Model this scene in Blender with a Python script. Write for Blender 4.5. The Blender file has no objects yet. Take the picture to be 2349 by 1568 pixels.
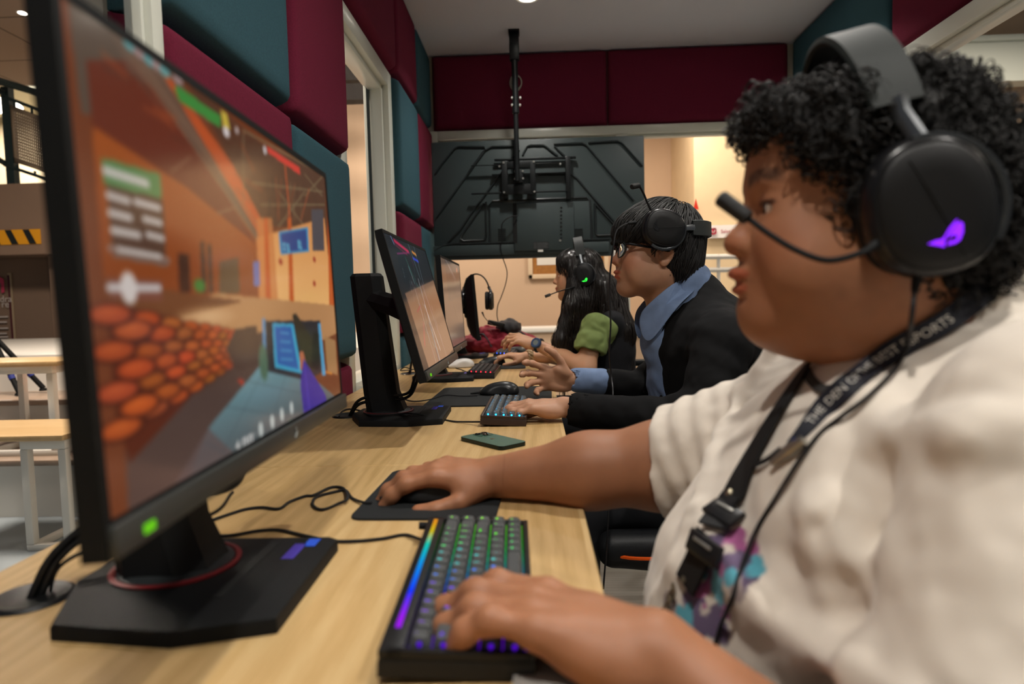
import bpy, bmesh, math, random
import numpy as np
from mathutils import Vector, Matrix, Euler
PI = math.pi
scene = bpy.context.scene
COL = scene.collection
rnd = random.Random(7)
V3 = lambda *a: np.array(a, float)

# ---------------- camera geometry (used to read positions off the photograph) -------------
FPX, IW, IH = 1500.0, 2349, 1568
_Y = np.array([50, 94, -FPX]); _Y /= np.linalg.norm(_Y)
_Z = np.array([-.025, 1, 0.0]); _Z[2] = -(_Z[0]*_Y[0] + _Z[1]*_Y[1]) / _Y[2]; _Z /= np.linalg.norm(_Z)
_X = np.cross(_Y, _Z)
RC = np.array([_X, _Y, _Z])
CAM = np.array([0, 0, 1.05])
def ray(px, py): return RC @ np.array([px - IW/2, IH/2 - py, -FPX])
def P(px, py, y): d = ray(px, py); return CAM + d * (y / d[1])
def PZ(px, py, z): d = ray(px, py); return CAM + d * ((z - CAM[2]) / d[2])
def PX(px, py, x): d = ray(px, py); return CAM + d * (x / d[0])

# ---------------- materials ----------------
MATS = {}
def lin(c):
    return tuple(((v/12.92) if v <= .04045 else ((v+.055)/1.055)**2.4) for v in c)
def hexc(h):
    return lin(tuple(int(h[i:i+2], 16)/255 for i in (0, 2, 4)))
def mat(name, col, rough=.6, metal=0, bump=0, bscale=200, var=0, vscale=8, emit=0, emcol=None, coat=0, sss=0, alpha=None,
        attr=None, sheen=0, spec=.35, trans=0, ior=None):
    if name in MATS: return MATS[name]
    m = bpy.data.materials.new(name); m.use_nodes = True
    nt = m.node_tree; b = nt.nodes['Principled BSDF']
    if isinstance(col, str): col = hexc(col)
    b.inputs['Base Color'].default_value = (*col, 1)
    b.inputs['Roughness'].default_value = rough; b.inputs['Metallic'].default_value = metal
    if spec is not None: b.inputs['Specular IOR Level'].default_value = spec
    if coat: b.inputs['Coat Weight'].default_value = coat; b.inputs['Coat Roughness'].default_value = .08
    if sheen: b.inputs['Sheen Weight'].default_value = sheen
    if trans: b.inputs['Transmission Weight'].default_value = trans
    if ior: b.inputs['IOR'].default_value = ior
    if sss:
        b.inputs['Subsurface Weight'].default_value = sss
        b.inputs['Subsurface Radius'].default_value = (.9, .35, .2); b.inputs['Subsurface Scale'].default_value = .006
    if emit:
        b.inputs['Emission Color'].default_value = (*(emcol or col), 1); b.inputs['Emission Strength'].default_value = emit
    tc = None
    if bump or var:
        tc = nt.nodes.new('ShaderNodeTexCoord')
    src = None
    if attr:
        a = nt.nodes.new('ShaderNodeAttribute'); a.attribute_name = attr
        mx = nt.nodes.new('ShaderNodeMix'); mx.data_type = 'RGBA'; mx.blend_type = 'MULTIPLY'; mx.inputs[0].default_value = 1
        mx.inputs[6].default_value = (*col, 1); nt.links.new(a.outputs['Color'], mx.inputs[7]); src = mx.outputs[2]
        nt.links.new(src, b.inputs['Base Color'])
    if var:
        n = nt.nodes.new('ShaderNodeTexNoise'); n.inputs['Scale'].default_value = vscale; n.inputs['Detail'].default_value = 4
        nt.links.new(tc.outputs['Object'], n.inputs['Vector'])
        mr = nt.nodes.new('ShaderNodeMapRange'); mr.inputs[1].default_value = .3; mr.inputs[2].default_value = .7
        mr.inputs[3].default_value = 1-var; mr.inputs[4].default_value = 1+var
        nt.links.new(n.outputs[0], mr.inputs[0])
        mx = nt.nodes.new('ShaderNodeMix'); mx.data_type = 'RGBA'; mx.blend_type = 'MULTIPLY'; mx.inputs[0].default_value = 1
        if src: nt.links.new(src, mx.inputs[6])
        else: mx.inputs[6].default_value = (*col, 1)
        nt.links.new(mr.outputs[0], mx.inputs[7]); nt.links.new(mx.outputs[2], b.inputs['Base Color'])
    if bump:
        n = nt.nodes.new('ShaderNodeTexNoise'); n.inputs['Scale'].default_value = bscale; n.inputs['Detail'].default_value = 3
        nt.links.new(tc.outputs['Object'], n.inputs['Vector'])
        bp = nt.nodes.new('ShaderNodeBump'); bp.inputs['Strength'].default_value = bump; bp.inputs['Distance'].default_value = .002
        nt.links.new(n.outputs[0], bp.inputs['Height']); nt.links.new(bp.outputs[0], b.inputs['Normal'])
    MATS[name] = m
    return m
def emat(name, col, s):
    if name in MATS: return MATS[name]
    if isinstance(col, str): col = hexc(col)
    m = bpy.data.materials.new(name); m.use_nodes = True; nt = m.node_tree
    nt.nodes.remove(nt.nodes['Principled BSDF'])
    e = nt.nodes.new('ShaderNodeEmission'); e.inputs[0].default_value = (*col, 1); e.inputs[1].default_value = s
    nt.links.new(e.outputs[0], nt.nodes['Material Output'].inputs[0])
    MATS[name] = m
    return m

# ---------------- objects ----------------
def empty(name, loc, rz=0, rot=None):
    o = bpy.data.objects.new(name, None); COL.objects.link(o); o.empty_display_size = .05
    o.location = loc; o.rotation_euler = rot if rot is not None else (0, 0, rz)
    return o
def tag(o, label=None, cat=None, group=None, kind=None):
    if label: o['label'] = label
    if cat: o['category'] = cat
    if group: o['group'] = group
    if kind: o['kind'] = kind
    return o
def thing(name, label, cat, loc=(0, 0, 0), rz=0, group=None, rot=None):
    return tag(empty(name, loc, rz, rot), label, cat, group)
def wmat(o):
    m = o.matrix_basis.copy()
    while o.parent: o = o.parent; m = o.matrix_basis @ m
    return m
def link_mesh(name, me, parent=None, world=False):
    o = bpy.data.objects.new(name, me); COL.objects.link(o)
    if parent is not None:
        o.parent = parent
        if world: me.transform(wmat(parent).inverted())
    return o
def copy_tree(o, parent=None):
    c = o.copy(); COL.objects.link(c); c.parent = parent
    for ch in list(o.children): copy_tree(ch, c)
    return c
def rotm(rx=0, ry=0, rz=0): return np.array(Euler((rx, ry, rz)).to_matrix())
def frame_from(d, up=(0, 0, 1)):
    d = np.array(d, float); d /= np.linalg.norm(d); up = np.array(up, float)
    s = np.cross(up, d)
    if np.linalg.norm(s) < 1e-6: s = np.cross((1, 0, 0), d)
    s /= np.linalg.norm(s); u = np.cross(d, s)
    return np.array([s, d, u]).T   # columns: side, dir, up

class MB:
    def __init__(s): s.bm = bmesh.new(); s.mi = 0; s.mats = []
    def setmat(s, m):
        if m not in s.mats: s.mats.append(m)
        s.mi = s.mats.index(m); return s
    def _verts(s, pts): return [s.bm.verts.new(tuple(p)) for p in pts]
    def _f(s, vs):
        try:
            f = s.bm.faces.new(vs); f.material_index = s.mi; return f
        except ValueError: return None
    def box(s, c, size, rot=None, bevel=0, seg=2):
        h = np.array(size)/2; c = np.array(c, float)
        R = rot if rot is not None else np.eye(3)
        co = [c + R @ (h*np.array(q)) for q in ((-1,-1,-1),(1,-1,-1),(1,1,-1),(-1,1,-1),(-1,-1,1),(1,-1,1),(1,1,1),(-1,1,1))]
        v = s._verts(co)
        fs = [s._f([v[i] for i in q]) for q in ((3,2,1,0),(4,5,6,7),(0,1,5,4),(1,2,6,5),(2,3,7,6),(3,0,4,7))]
        if bevel:
            es = list({e for f in fs for e in f.edges})
            bmesh.ops.bevel(s.bm, geom=es, offset=bevel, segments=seg, affect='EDGES', profile=.5, material=-1)
        return s
    def b(s, x0, x1, y0, y1, z0, z1, bevel=0, seg=2):
        return s.box(((x0+x1)/2, (y0+y1)/2, (z0+z1)/2), (abs(x1-x0), abs(y1-y0), abs(z1-z0)), None, bevel, seg)
    def prism(s, pts, z0, z1, R=None, t=(0, 0, 0), bevel=0, seg=2):
        R = np.eye(3) if R is None else R; t = np.array(t, float); n = len(pts)
        lo = s._verts([t + R @ np.array([p[0], p[1], z0]) for p in pts]); hi = s._verts([t + R @ np.array([p[0], p[1], z1]) for p in pts])
        fs = [s._f(lo[::-1]), s._f(hi)] + [s._f([lo[i], lo[(i+1) % n], hi[(i+1) % n], hi[i]]) for i in range(n)]
        if bevel:
            es = [e for e in fs[1].edges]
            bmesh.ops.bevel(s.bm, geom=es, offset=bevel, segments=seg, affect='EDGES', profile=.5, material=-1)
        return s
    def tube(s, pts, r, n=8, cap=True, flat=None, up=(0, 0, 1)):
        pts = [np.array(p, float) for p in pts]; m = len(pts)
        rs = r if hasattr(r, '__len__') else [r]*m
        rings = []; prev = None
        for i, p in enumerate(pts):
            d = pts[min(i+1, m-1)] - pts[max(i-1, 0)]; d = d/(np.linalg.norm(d)+1e-12)
            if prev is None:
                a = np.array(up, float)
                if abs(a @ d) > .95: a = np.array([1.0, .1, 0])
                a = a - d*(a @ d)
            else: a = prev - d*(prev @ d)
            a /= np.linalg.norm(a); prev = a; bb = np.cross(d, a)
            fl = flat or 1
            rings.append(s._verts([p + rs[i]*(fl*a*math.cos(t) + bb*math.sin(t)) for t in [2*PI*k/n for k in range(n)]]))
        for i in range(m-1):
            for k in range(n): s._f([rings[i][k], rings[i][(k+1) % n], rings[i+1][(k+1) % n], rings[i+1][k]])
        if cap: s._f(rings[0][::-1]); s._f(rings[-1])
        return s
    def loop(s, pts, r, n=6):   # closed tube
        pts = [np.array(p, float) for p in pts]; m = len(pts); rings = []; prev = None
        for i, p in enumerate(pts):
            d = pts[(i+1) % m] - pts[i-1]; d /= np.linalg.norm(d)
            a = np.array((0, 0, 1.0)) if prev is None else prev
            if abs(a @ d) > .97: a = np.array([1.0, 0.1, 0])
            a = a - d*(a @ d); a /= np.linalg.norm(a); prev = a; bb = np.cross(d, a)
            rings.append(s._verts([p + r*(a*math.cos(t) + bb*math.sin(t)) for t in [2*PI*k/n for k in range(n)]]))
        for i in range(m):
            for k in range(n): s._f([rings[i][k], rings[i][(k+1) % n], rings[(i+1) % m][(k+1) % n], rings[(i+1) % m][k]])
        return s
    def lathe(s, prof, n=32, R=None, t=(0, 0, 0), sc=(1, 1)):
        R = np.eye(3) if R is None else R; t = np.array(t, float); rings = []
        for (r, z) in prof:
            if r < 1e-6: rings.append(s._verts([t + R @ np.array([0, 0, z])]))
            else: rings.append(s._verts([t + R @ np.array([sc[0]*r*math.cos(2*PI*k/n), sc[1]*r*math.sin(2*PI*k/n), z]) for k in range(n)]))
        for a, b in zip(rings[:-1], rings[1:]):
            for k in range(n):
                k2 = (k+1) % n
                if len(a) == 1 and len(b) == 1: continue
                if len(a) == 1: s._f([a[0], b[k2], b[k]][::-1])
                elif len(b) == 1: s._f([a[k], a[k2], b[0]])
                else: s._f([a[k], a[k2], b[k2], b[k]])
        return s
    def cyl(s, p0, p1, r, n=20):
        return s.tube([p0, p1], r, n)
    def ball(s, c, r, n=16, R=None):
        r = np.array(r if hasattr(r, '__len__') else (r, r, r), float); R = np.eye(3) if R is None else R; c = np.array(c, float)
        g = bmesh.ops.create_uvsphere(s.bm, u_segments=n, v_segments=max(6, n//2), radius=1)
        for v in g['verts']: v.co = c + R @ (r*np.array(v.co))
        for f in {f for v in g['verts'] for f in v.link_faces}: f.material_index = s.mi
        return s
    def quad(s, pts): s._f(s._verts(pts)); return s
    def build(s, name, m=None, parent=None, world=False, smooth=40, recalc=True):
        if recalc: bmesh.ops.recalc_face_normals(s.bm, faces=s.bm.faces[:])
        me = bpy.data.meshes.new(name); s.bm.to_mesh(me); s.bm.free()
        for mm in (s.mats or [m]): me.materials.append(mm)
        if smooth:
            me.polygons.foreach_set('use_smooth', [True]*len(me.polygons)); me.set_sharp_from_angle(angle=math.radians(smooth))
        return link_mesh(name, me, parent, world)
def crom(pts, n=8):
    """Catmull-Rom through points"""
    pts = [np.array(p, float) for p in pts]; out = []
    q = [2*pts[0]-pts[1]] + pts + [2*pts[-1]-pts[-2]]
    for i in range(1, len(q)-2):
        for k in range(n):
            t = k/n; a, b, c, d = q[i-1], q[i], q[i+1], q[i+2]
            out.append(.5*((2*b) + (c-a)*t + (2*a-5*b+4*c-d)*t*t + (3*b-a-3*c+d)*t**3))
    out.append(pts[-1]); return out
def text_mesh(txt, size, extrude=0):
    """flat text as raw (verts, faces), centred, in its own xy plane"""
    cu = bpy.data.curves.new('t', 'FONT'); cu.body = txt; cu.size = size; cu.align_x = 'CENTER'; cu.align_y = 'CENTER'; cu.resolution_u = 3
    ob = bpy.data.objects.new('t', cu); COL.objects.link(ob)
    dg = bpy.context.evaluated_depsgraph_get(); me = ob.evaluated_get(dg).to_mesh()
    v = np.array([tuple(x.co) for x in me.vertices]) if len(me.vertices) else np.zeros((0, 3)); f = [tuple(p.vertices) for p in me.polygons]
    ob.evaluated_get(dg).to_mesh_clear(); bpy.data.objects.remove(ob); bpy.data.curves.remove(cu)
    return v, f
TXT = {}
def add_text(mb, txt, size, R, t, fn=None):
    key = (txt, size)
    if key not in TXT: TXT[key] = text_mesh(txt, size)
    v, f = TXT[key]; t = np.array(t, float)
    vs = mb._verts([fn(p) if fn else t + R @ p for p in v])
    for q in f: mb._f([vs[i] for i in q])
# ---------------- implicit surfaces: smooth unions meshed with sparse surface nets ----------------
class SDF:
    def __init__(s): s.ops = []; s.R = np.eye(3); s.t = np.zeros(3); s.sc = 1.0
    def frame(s, R=None, t=(0, 0, 0), sc=1.0):
        s.R = np.eye(3) if R is None else np.array(R, float); s.t = np.array(t, float); s.sc = sc; return s
    def W(s, p): return s.t + s.R @ (np.array(p, float)*s.sc)
    def cone(s, a, b, ra, rb, k=.01, op=0):
        s.ops.append(('c', s.W(a), s.W(b), ra*s.sc, rb*s.sc, k*s.sc, op)); return s
    def ell(s, c, r, k=.01, op=0, R=None):
        r = np.array(r if hasattr(r, '__len__') else (r, r, r), float)*s.sc
        RR = s.R if R is None else s.R @ R
        s.ops.append(('e', s.W(c), RR, r, 0, k*s.sc, op)); return s
    def box(s, c, h, rd=.005, k=.005, op=0, R=None):
        RR = s.R if R is None else s.R @ R
        s.ops.append(('b', s.W(c), RR, np.array(h, float)*s.sc, rd*s.sc, k*s.sc, op)); return s
    def plane(s, c, n, k=.002, op=1):     # op 1: remove the side the normal points to
        n = s.R @ np.array(n, float); n /= np.linalg.norm(n)
        s.ops.append(('p', s.W(c), n, 0, 0, k*s.sc, 1 if op == 1 else op)); return s
    @staticmethod
    def dist(o, p):
        t = o[0]
        if t == 'c':
            a, b, ra, rb = o[1:5]; ba = b-a; l = ba@ba; pa = p-a
            h = np.clip((pa@ba)/(l+1e-12), 0, 1)
            q = pa - h[:, None]*ba
            return np.sqrt((q*q).sum(1)) - (ra + (rb-ra)*h)
        if t == 'e':
            q = (p-o[1]) @ o[2]; r = o[3]
            k0 = np.sqrt(((q/r)**2).sum(1)); k1 = np.sqrt(((q/(r*r))**2).sum(1))
            return np.where(k1 > 1e-9, k0*(k0-1)/(k1+1e-12), -r.min())
        if t == 'b':
            q = np.abs((p-o[1]) @ o[2]) - (o[3]-o[4])
            return np.sqrt((np.maximum(q, 0)**2).sum(1)) + np.minimum(q.max(1), 0) - o[4]
        if t == 'p':
            return -((p-o[1]) @ o[2])
    def ev(s, p, ops=None):
        d = np.full(len(p), 1e3)
        for o in (s.ops if ops is None else ops):
            e = s.dist(o, p); k = o[5]
            if o[6] == 0:
                h = np.maximum(k-np.abs(d-e), 0)/k; d = np.minimum(d, e) - h*h*k*.25
            elif o[6] == 1:
                e = -e; h = np.maximum(k-np.abs(d-e), 0)/k; d = np.maximum(d, e) + h*h*k*.25
            else:
                h = np.maximum(k-np.abs(d-e), 0)/k; d = np.maximum(d, e) + h*h*k*.25
        return d
    def mesh(s, vox, disp=None, dmax=.0, bounds=None, off=0):
        lo = np.full(3, 1e9); hi = -lo
        for o in s.ops:
            if o[6] != 0: continue
            if o[0] == 'c':
                for q, r in ((o[1], o[3]), (o[2], o[4])): lo = np.minimum(lo, q-r); hi = np.maximum(hi, q+r)
            elif o[0] == 'e': lo = np.minimum(lo, o[1]-o[3].max()); hi = np.maximum(hi, o[1]+o[3].max())
            else: r = np.linalg.norm(o[3]); lo = np.minimum(lo, o[1]-r); hi = np.maximum(hi, o[1]+r)
        lo = lo - .02 - dmax - off; hi = hi + .02 + dmax + off
        if bounds is not None: lo = np.maximum(lo, bounds[0]); hi = np.minimum(hi, bounds[1])
        B = 14; S = B*vox; nb = np.ceil((hi-lo)/S).astype(int)
        I = np.stack(np.meshgrid(*[np.arange(n) for n in nb], indexing='ij'), -1).reshape(-1, 3)
        cen = lo + (I+.5)*S; hd = S*.87
        D = np.stack([s.dist(o, cen) for o in s.ops]); tot = s.ev(cen) - off
        keep = np.abs(tot) < hd*1.35 + dmax
        G = np.stack(np.meshgrid(*[np.arange(B+1)]*3, indexing='ij'), -1).reshape(-1, 3)
        NX, NY, NZ = (nb*B+2)
        cid, cpos, quads = [], [], []
        stride = np.array([NY*NZ, NZ, 1], dtype=np.int64)
        adds = np.array([o[6] == 0 for o in s.ops]); ks = np.array([o[5] for o in s.ops])
        for bi in np.nonzero(keep)[0]:
            dc = D[:, bi]; m = tot[bi] + off
            use = np.where(adds, dc - hd*1.25 < max(m, 0) + hd*1.25 + ks, dc < ks + 3*hd)
            p = lo + (I[bi]*B + G)*vox
            ops = [o for o, u in zip(s.ops, use) if u]
            if not ops: continue
            f = s.ev(p, ops) - off
            if disp is not None: f = f - disp(p)
            if f.min() > 0 or f.max() < 0: continue
            F = f.reshape(B+1, B+1, B+1); ins = F < 0
            cs = np.zeros((B, B, B), int)
            for dx in (0, 1):
                for dy in (0, 1):
                    for dz in (0, 1): cs += ins[dx:dx+B, dy:dy+B, dz:dz+B]
            act = (cs > 0) & (cs < 8); A = np.argwhere(act)
            if not len(A): continue
            acc = np.zeros((len(A), 3)); cnt = np.zeros(len(A))
            for ax in range(3):
                o1, o2 = [a for a in range(3) if a != ax]
                for u in (0, 1):
                    for w in (0, 1):
                        q = A.copy(); q[:, o1] += u; q[:, o2] += w; r = q.copy(); r[:, ax] += 1
                        fa = F[q[:, 0], q[:, 1], q[:, 2]]; fb = F[r[:, 0], r[:, 1], r[:, 2]]
                        x = (fa < 0) != (fb < 0); tt = np.where(x, fa/(fa-fb+1e-15), 0)
                        pp = q.astype(float); pp[:, ax] += tt; acc += pp*x[:, None]; cnt += x
            cid.append(((A + I[bi]*B)*stride).sum(1)); cpos.append(lo + (acc/cnt[:, None] + I[bi]*B)*vox)
            for ax in range(3):
                o1, o2 = (ax+1) % 3, (ax+2) % 3
                sl = [slice(0, B)]*3; sl2 = list(sl); sl2[ax] = slice(1, B+1)
                a = ins[tuple(sl)]; b = ins[tuple(sl2)]
                for (mask, flip) in ((a & ~b, False), (~a & b, True)):
                    E_ = np.argwhere(mask)
                    if not len(E_): continue
                    g = E_ + I[bi]*B
                    g = g[(g[:, o1] > 0) & (g[:, o2] > 0)]
                    if not len(g): continue
                    base = (g*stride).sum(1); s1, s2 = stride[o1], stride[o2]
                    Q = np.stack([base, base-s1, base-s1-s2, base-s2], 1)
                    quads.append(Q[:, ::-1] if flip else Q)
        cid = np.concatenate(cid); cpos = np.concatenate(cpos); quads = np.concatenate(quads)
        o = np.argsort(cid); cid = cid[o]; cpos = cpos[o]
        ix = np.searchsorted(cid, quads); ix = np.clip(ix, 0, len(cid)-1)
        ok = (cid[ix] == quads).all(1); ix = ix[ok]
        return cpos, ix
def raw_mesh(name, v, q, m, parent=None, world=True, colf=None, smooth_it=0, flipn=False):
    me = bpy.data.meshes.new(name)
    if smooth_it:
        e = np.concatenate([q[:, [0, 1]], q[:, [1, 2]], q[:, [2, 3]], q[:, [3, 0]]]); n = len(v)
        for _ in range(smooth_it):
            a = np.zeros((n, 3)); c = np.zeros(n)
            np.add.at(a, e[:, 0], v[e[:, 1]]); np.add.at(c, e[:, 0], 1); np.add.at(a, e[:, 1], v[e[:, 0]]); np.add.at(c, e[:, 1], 1)
            v = .5*v + .5*a/np.maximum(c, 1)[:, None]
    if flipn: q = q[:, ::-1]
    me.vertices.add(len(v)); me.vertices.foreach_set('co', v.ravel().astype(np.float32))
    k = q.shape[1]
    me.loops.add(len(q)*k); me.loops.foreach_set('vertex_index', q.ravel().astype(np.int32))
    me.polygons.add(len(q)); me.polygons.foreach_set('loop_start', np.arange(0, len(q)*k, k, dtype=np.int32))
    me.polygons.foreach_set('loop_total', np.full(len(q), k, dtype=np.int32)); me.polygons.foreach_set('use_smooth', np.ones(len(q), bool))
    me.update(calc_edges=True); me.validate()
    if colf is not None:
        c = colf(v); ca = me.color_attributes.new('tint', 'FLOAT_COLOR', 'POINT')
        ca.data.foreach_set('color', np.concatenate([c, np.ones((len(v), 1))], 1).ravel().astype(np.float32))
    me.materials.append(m)
    return link_mesh(name, me, parent, world)
def vnoise(p, sc, seed=0):
    """smooth value noise in [-1,1]"""
    q = p*sc + seed*17.3; i = np.floor(q).astype(np.int64); f = q-i; f = f*f*(3-2*f)
    def h(a):
        n = (a[:, 0]*73856093) ^ (a[:, 1]*19349663) ^ (a[:, 2]*83492791) ^ (seed*2654435)
        n = (n ^ (n >> 13))*1274126177 & 0x7fffffff
        return (n % 10007)/5003.5-1
    r = 0
    for dx in (0, 1):
        for dy in (0, 1):
            for dz in (0, 1):
                w = (f[:, 0] if dx else 1-f[:, 0])*(f[:, 1] if dy else 1-f[:, 1])*(f[:, 2] if dz else 1-f[:, 2])
                r = r + w*h(i+np.array([dx, dy, dz]))
    return r
def tubes_mesh(paths, radii, n=5):
    """many small tubes as one raw mesh; paths list of (m,3)"""
    vs, qs, off = [], [], 0; ang = np.arange(n)*2*PI/n; ca, sa = np.cos(ang), np.sin(ang)
    for pts, r in zip(paths, radii):
        m = len(pts); d = np.gradient(pts, axis=0); d /= np.linalg.norm(d, axis=1)[:, None]+1e-12
        a = np.cross(d, [.31, .22, .93]); a /= np.linalg.norm(a, axis=1)[:, None]+1e-9; b = np.cross(d, a)
        rr = (r if hasattr(r, '__len__') else np.full(m, r))[:, None, None]
        ring = pts[:, None, :] + rr*(a[:, None, :]*ca[None, :, None] + b[:, None, :]*sa[None, :, None])
        vs.append(ring.reshape(-1, 3)); i = np.arange(m-1)[:, None]*n; k = np.arange(n)[None, :]; k2 = (k+1) % n
        q = np.stack([i+k, i+k2, i+n+k2, i+n+k], -1).reshape(-1, 4)+off; qs.append(q); off += m*n
    return np.concatenate(vs), np.concatenate(qs)
# ---------------- anatomy built as implicit surfaces ----------------
# head frame: origin between the ears, +x face forward, +y the person's left, +z up
def head_ops(B, R, t, sc=1.0, fat=0.0, lips=1.0, ears=(1, 1), mouth_open=0.0, nose=1.0, lid=.5, prot=0.0):
    B.frame(R, t, sc); pr = prot
    B.ell((-.014, 0, .036), (.097, .077, .084), .02)
    B.ell((.020, 0, .040), (.072, .066, .066), .03)                       # forehead
    B.ell((.026, 0, -.030), (.058+.003*fat, .060+.007*fat, .078), .035)     # mid face
    B.cone((-.012, .044+.006*fat, -.056), (.056, .016+.004*fat, -.096), .026+.008*fat, .019+.006*fat, .03)
    B.cone((-.012, -.044-.006*fat, -.056), (.056, -.016-.004*fat, -.096), .026+.008*fat, .019+.006*fat, .03)
    B.ell((.066, 0, -.098), (.021+.002*fat, .024, .019), .018)             # chin
    for s in (1, -1):
        B.ell((.056, s*.038, -.034), (.030+.004*fat, .026+.004*fat, .028+.004*fat), .025)
        B.ell((.040, s*(.048+.006*fat), -.062), (.032+.004*fat, .018+.008*fat, .030), .025)
    B.cone((.073, -.030, .022), (.073, .030, .022), .013, .013, .018)      # brow
    B.ell((.070+pr*.8, 0, -.062), (.023, .030, .030), .018)                     # maxilla
    B.cone((.078, 0, .010), (.0985*1.0, 0, -.026), .0085*nose, .0095*nose, .012)  # nose bridge
    B.ell((.1005, 0, -.031), (.0115*nose, .0115*nose, .0105*nose), .008)
    for s in (1, -1):
        B.ell((.0915, s*.0125*nose, -.035), (.0105*nose, .0075*nose, .0085*nose), .006)
    for s in (1, -1):
        B.ell((.1, s*.0325, .001), (.020, .018, .0105), .016, 1)         # sockets
        B.ell((.0725, s*.0325, .0), (.0150, .0165, .0150), .008)           # lids ball
        B.ell((.091, s*.0345, -.002), (.016, .0145, .0024+.0026*lid), .0022, 1)
        B.cone((.0835, s*.020, .0075), (.0745, s*.047, .0055), .0028, .0022, .004)  # upper lid fold
        B.ell((.1025, s*.0065*nose, -.0425), (.006, .0034, .0045), .003, 1)
    # lips
    B.ell((.0885+pr, 0, -.0605), (.0120, .0215, .0062*lips), .006)
    B.ell((.0955+pr, .005, -.060), (.0045, .006, .0045*lips), .006); B.ell((.0955+pr, -.005, -.060), (.0045, .006, .0045*lips), .006)
    B.ell((.0875+pr*.8, 0, -.0725-.004*mouth_open), (.0115, .0185, .0068*lips), .006)
    B.ell((.104+pr, 0, -.0665-.002*mouth_open), (.016, .0225, .0011+.0035*mouth_open), .003, 1)
    B.ell((.094, 0, -.0835), (.009, .018, .005), .010, 1)                  # under lip
    for s, e in ((1, ears[0]), (-1, ears[1])):
        if not e: continue
        Re = rotm(0, -.20, -s*.42)
        B.ell((-.008, s*.079, -.006), (.0190, .0052, .0310), .005, 0, Re)
        B.ell((-.004, s*.081, -.028), (.0100, .0050, .0120), .006, 0, Re)
        B.ell((-.004, s*.0845, -.002), (.0115, .0050, .0215), .004, 1, Re)
        B.ell((.0, s*.0820, -.010), (.0075, .0055, .0090), .003, 1, Re)
        B.ell((.0085, s*.0765, -.010), (.0038, .0045, .0070), .004, 0, Re)
        B.cone((-.007, s*.0805, .016), (-.013, s*.0820, -.008), .0028, .0028, .004)
def head_color(p, R, t, sc, lipc=(1.0, .62, .60), brow=1, brow_dark=.18, stub=0, eyesh=.0, blush=.0):
    q = (p - t) @ R / sc; c = np.ones((len(p), 3))
    def bl(cen, r, pw=2.):
        d = (((q-np.array(cen))/np.array(r))**2).sum(1); return np.clip(1.35-d, 0, 1)**pw
    def mixc(w, col):
        nonlocal c
        c = c*(1-w[:, None]) + c*np.array(col)*w[:, None]
    if blush:
        w = np.clip(bl((.062, .045, -.035), (.035, .03, .03), 1)+bl((.062, -.045, -.035), (.035, .03, .03), 1)+bl((.1, 0, -.03), (.02, .02, .016), 1), 0, 1)*blush
        mixc(w, (1.05, .84, .8))
    w = np.clip(bl((.098, 0, -.0605), (.017, .024, .0062), 1)*3, 0, 1)*(q[:, 0] > .07); mixc(w, lipc)
    w = np.clip(bl((.097, 0, -.0735), (.017, .021, .0068), 1)*3, 0, 1)*(q[:, 0] > .07); mixc(w, lipc)
    if brow:
        for s in (1, -1):
            y = q[:, 1]*s; cz = .0255 + .004*np.sin(np.clip((y-.012)/.042, 0, 1)*2.6) - .004*np.clip((y-.04)/.02, 0, 1)
            w = np.clip(1.9-np.abs(q[:, 2]-cz)/.0042, 0, 1)*np.clip((y-.010)/.005, 0, 1)*np.clip((.056-y)/.008, 0, 1)*(q[:, 0] > .04)
            w = w*(.75+.25*vnoise(q, 700, 3)); mixc(np.clip(w, 0, 1)*brow, (brow_dark,)*3)
    if stub:
        w = bl((.092, 0, -.0500), (.014, .025, .007), 1)*.8 + bl((.07, 0, -.103), (.026, .026, .02), 1)*.8 + .5*bl((.0, .055, -.065), (.07, .04, .03), 1) + .5*bl((.0, -.055, -.065), (.07, .04, .03), 1)
        w = np.clip(w*stub*(.6+.6*vnoise(q, 120, 5)), 0, .8); mixc(w, (.5, .5, .52))
    for s in (1, -1):   # lash line
        w = np.clip(bl((.0825, s*.0350, .0036), (.010, .0170, .0024), 1)*2, 0, 1); mixc(w*.9, (.12, .1, .1))
        w = bl((.080, s*.035, -.004), (.014, .021, .014), 1)*.35; mixc(w, (.72, .62, .58))
    return np.clip(c, 0, 1.2)
def eyes(parent, R, t, sc, look=(1, 0, 0)):
    for s in (1, -1):
        m = MB(); c = t + R @ (np.array([.0725, s*.0325, 0])*sc); d = R @ np.array(look, float); F = frame_from(d)
        m.setmat(mat('eye_white', (.75, .70, .66), .15)); m.ball(c, .0131*sc, 20)
        m.setmat(mat('iris', (.03, .016, .01), .1)); m.ball(c + d*.0043*sc, (.0092*sc, .0092*sc, .0092*sc), 16, F)
        m.build('eyeball', None, parent, True)
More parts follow.
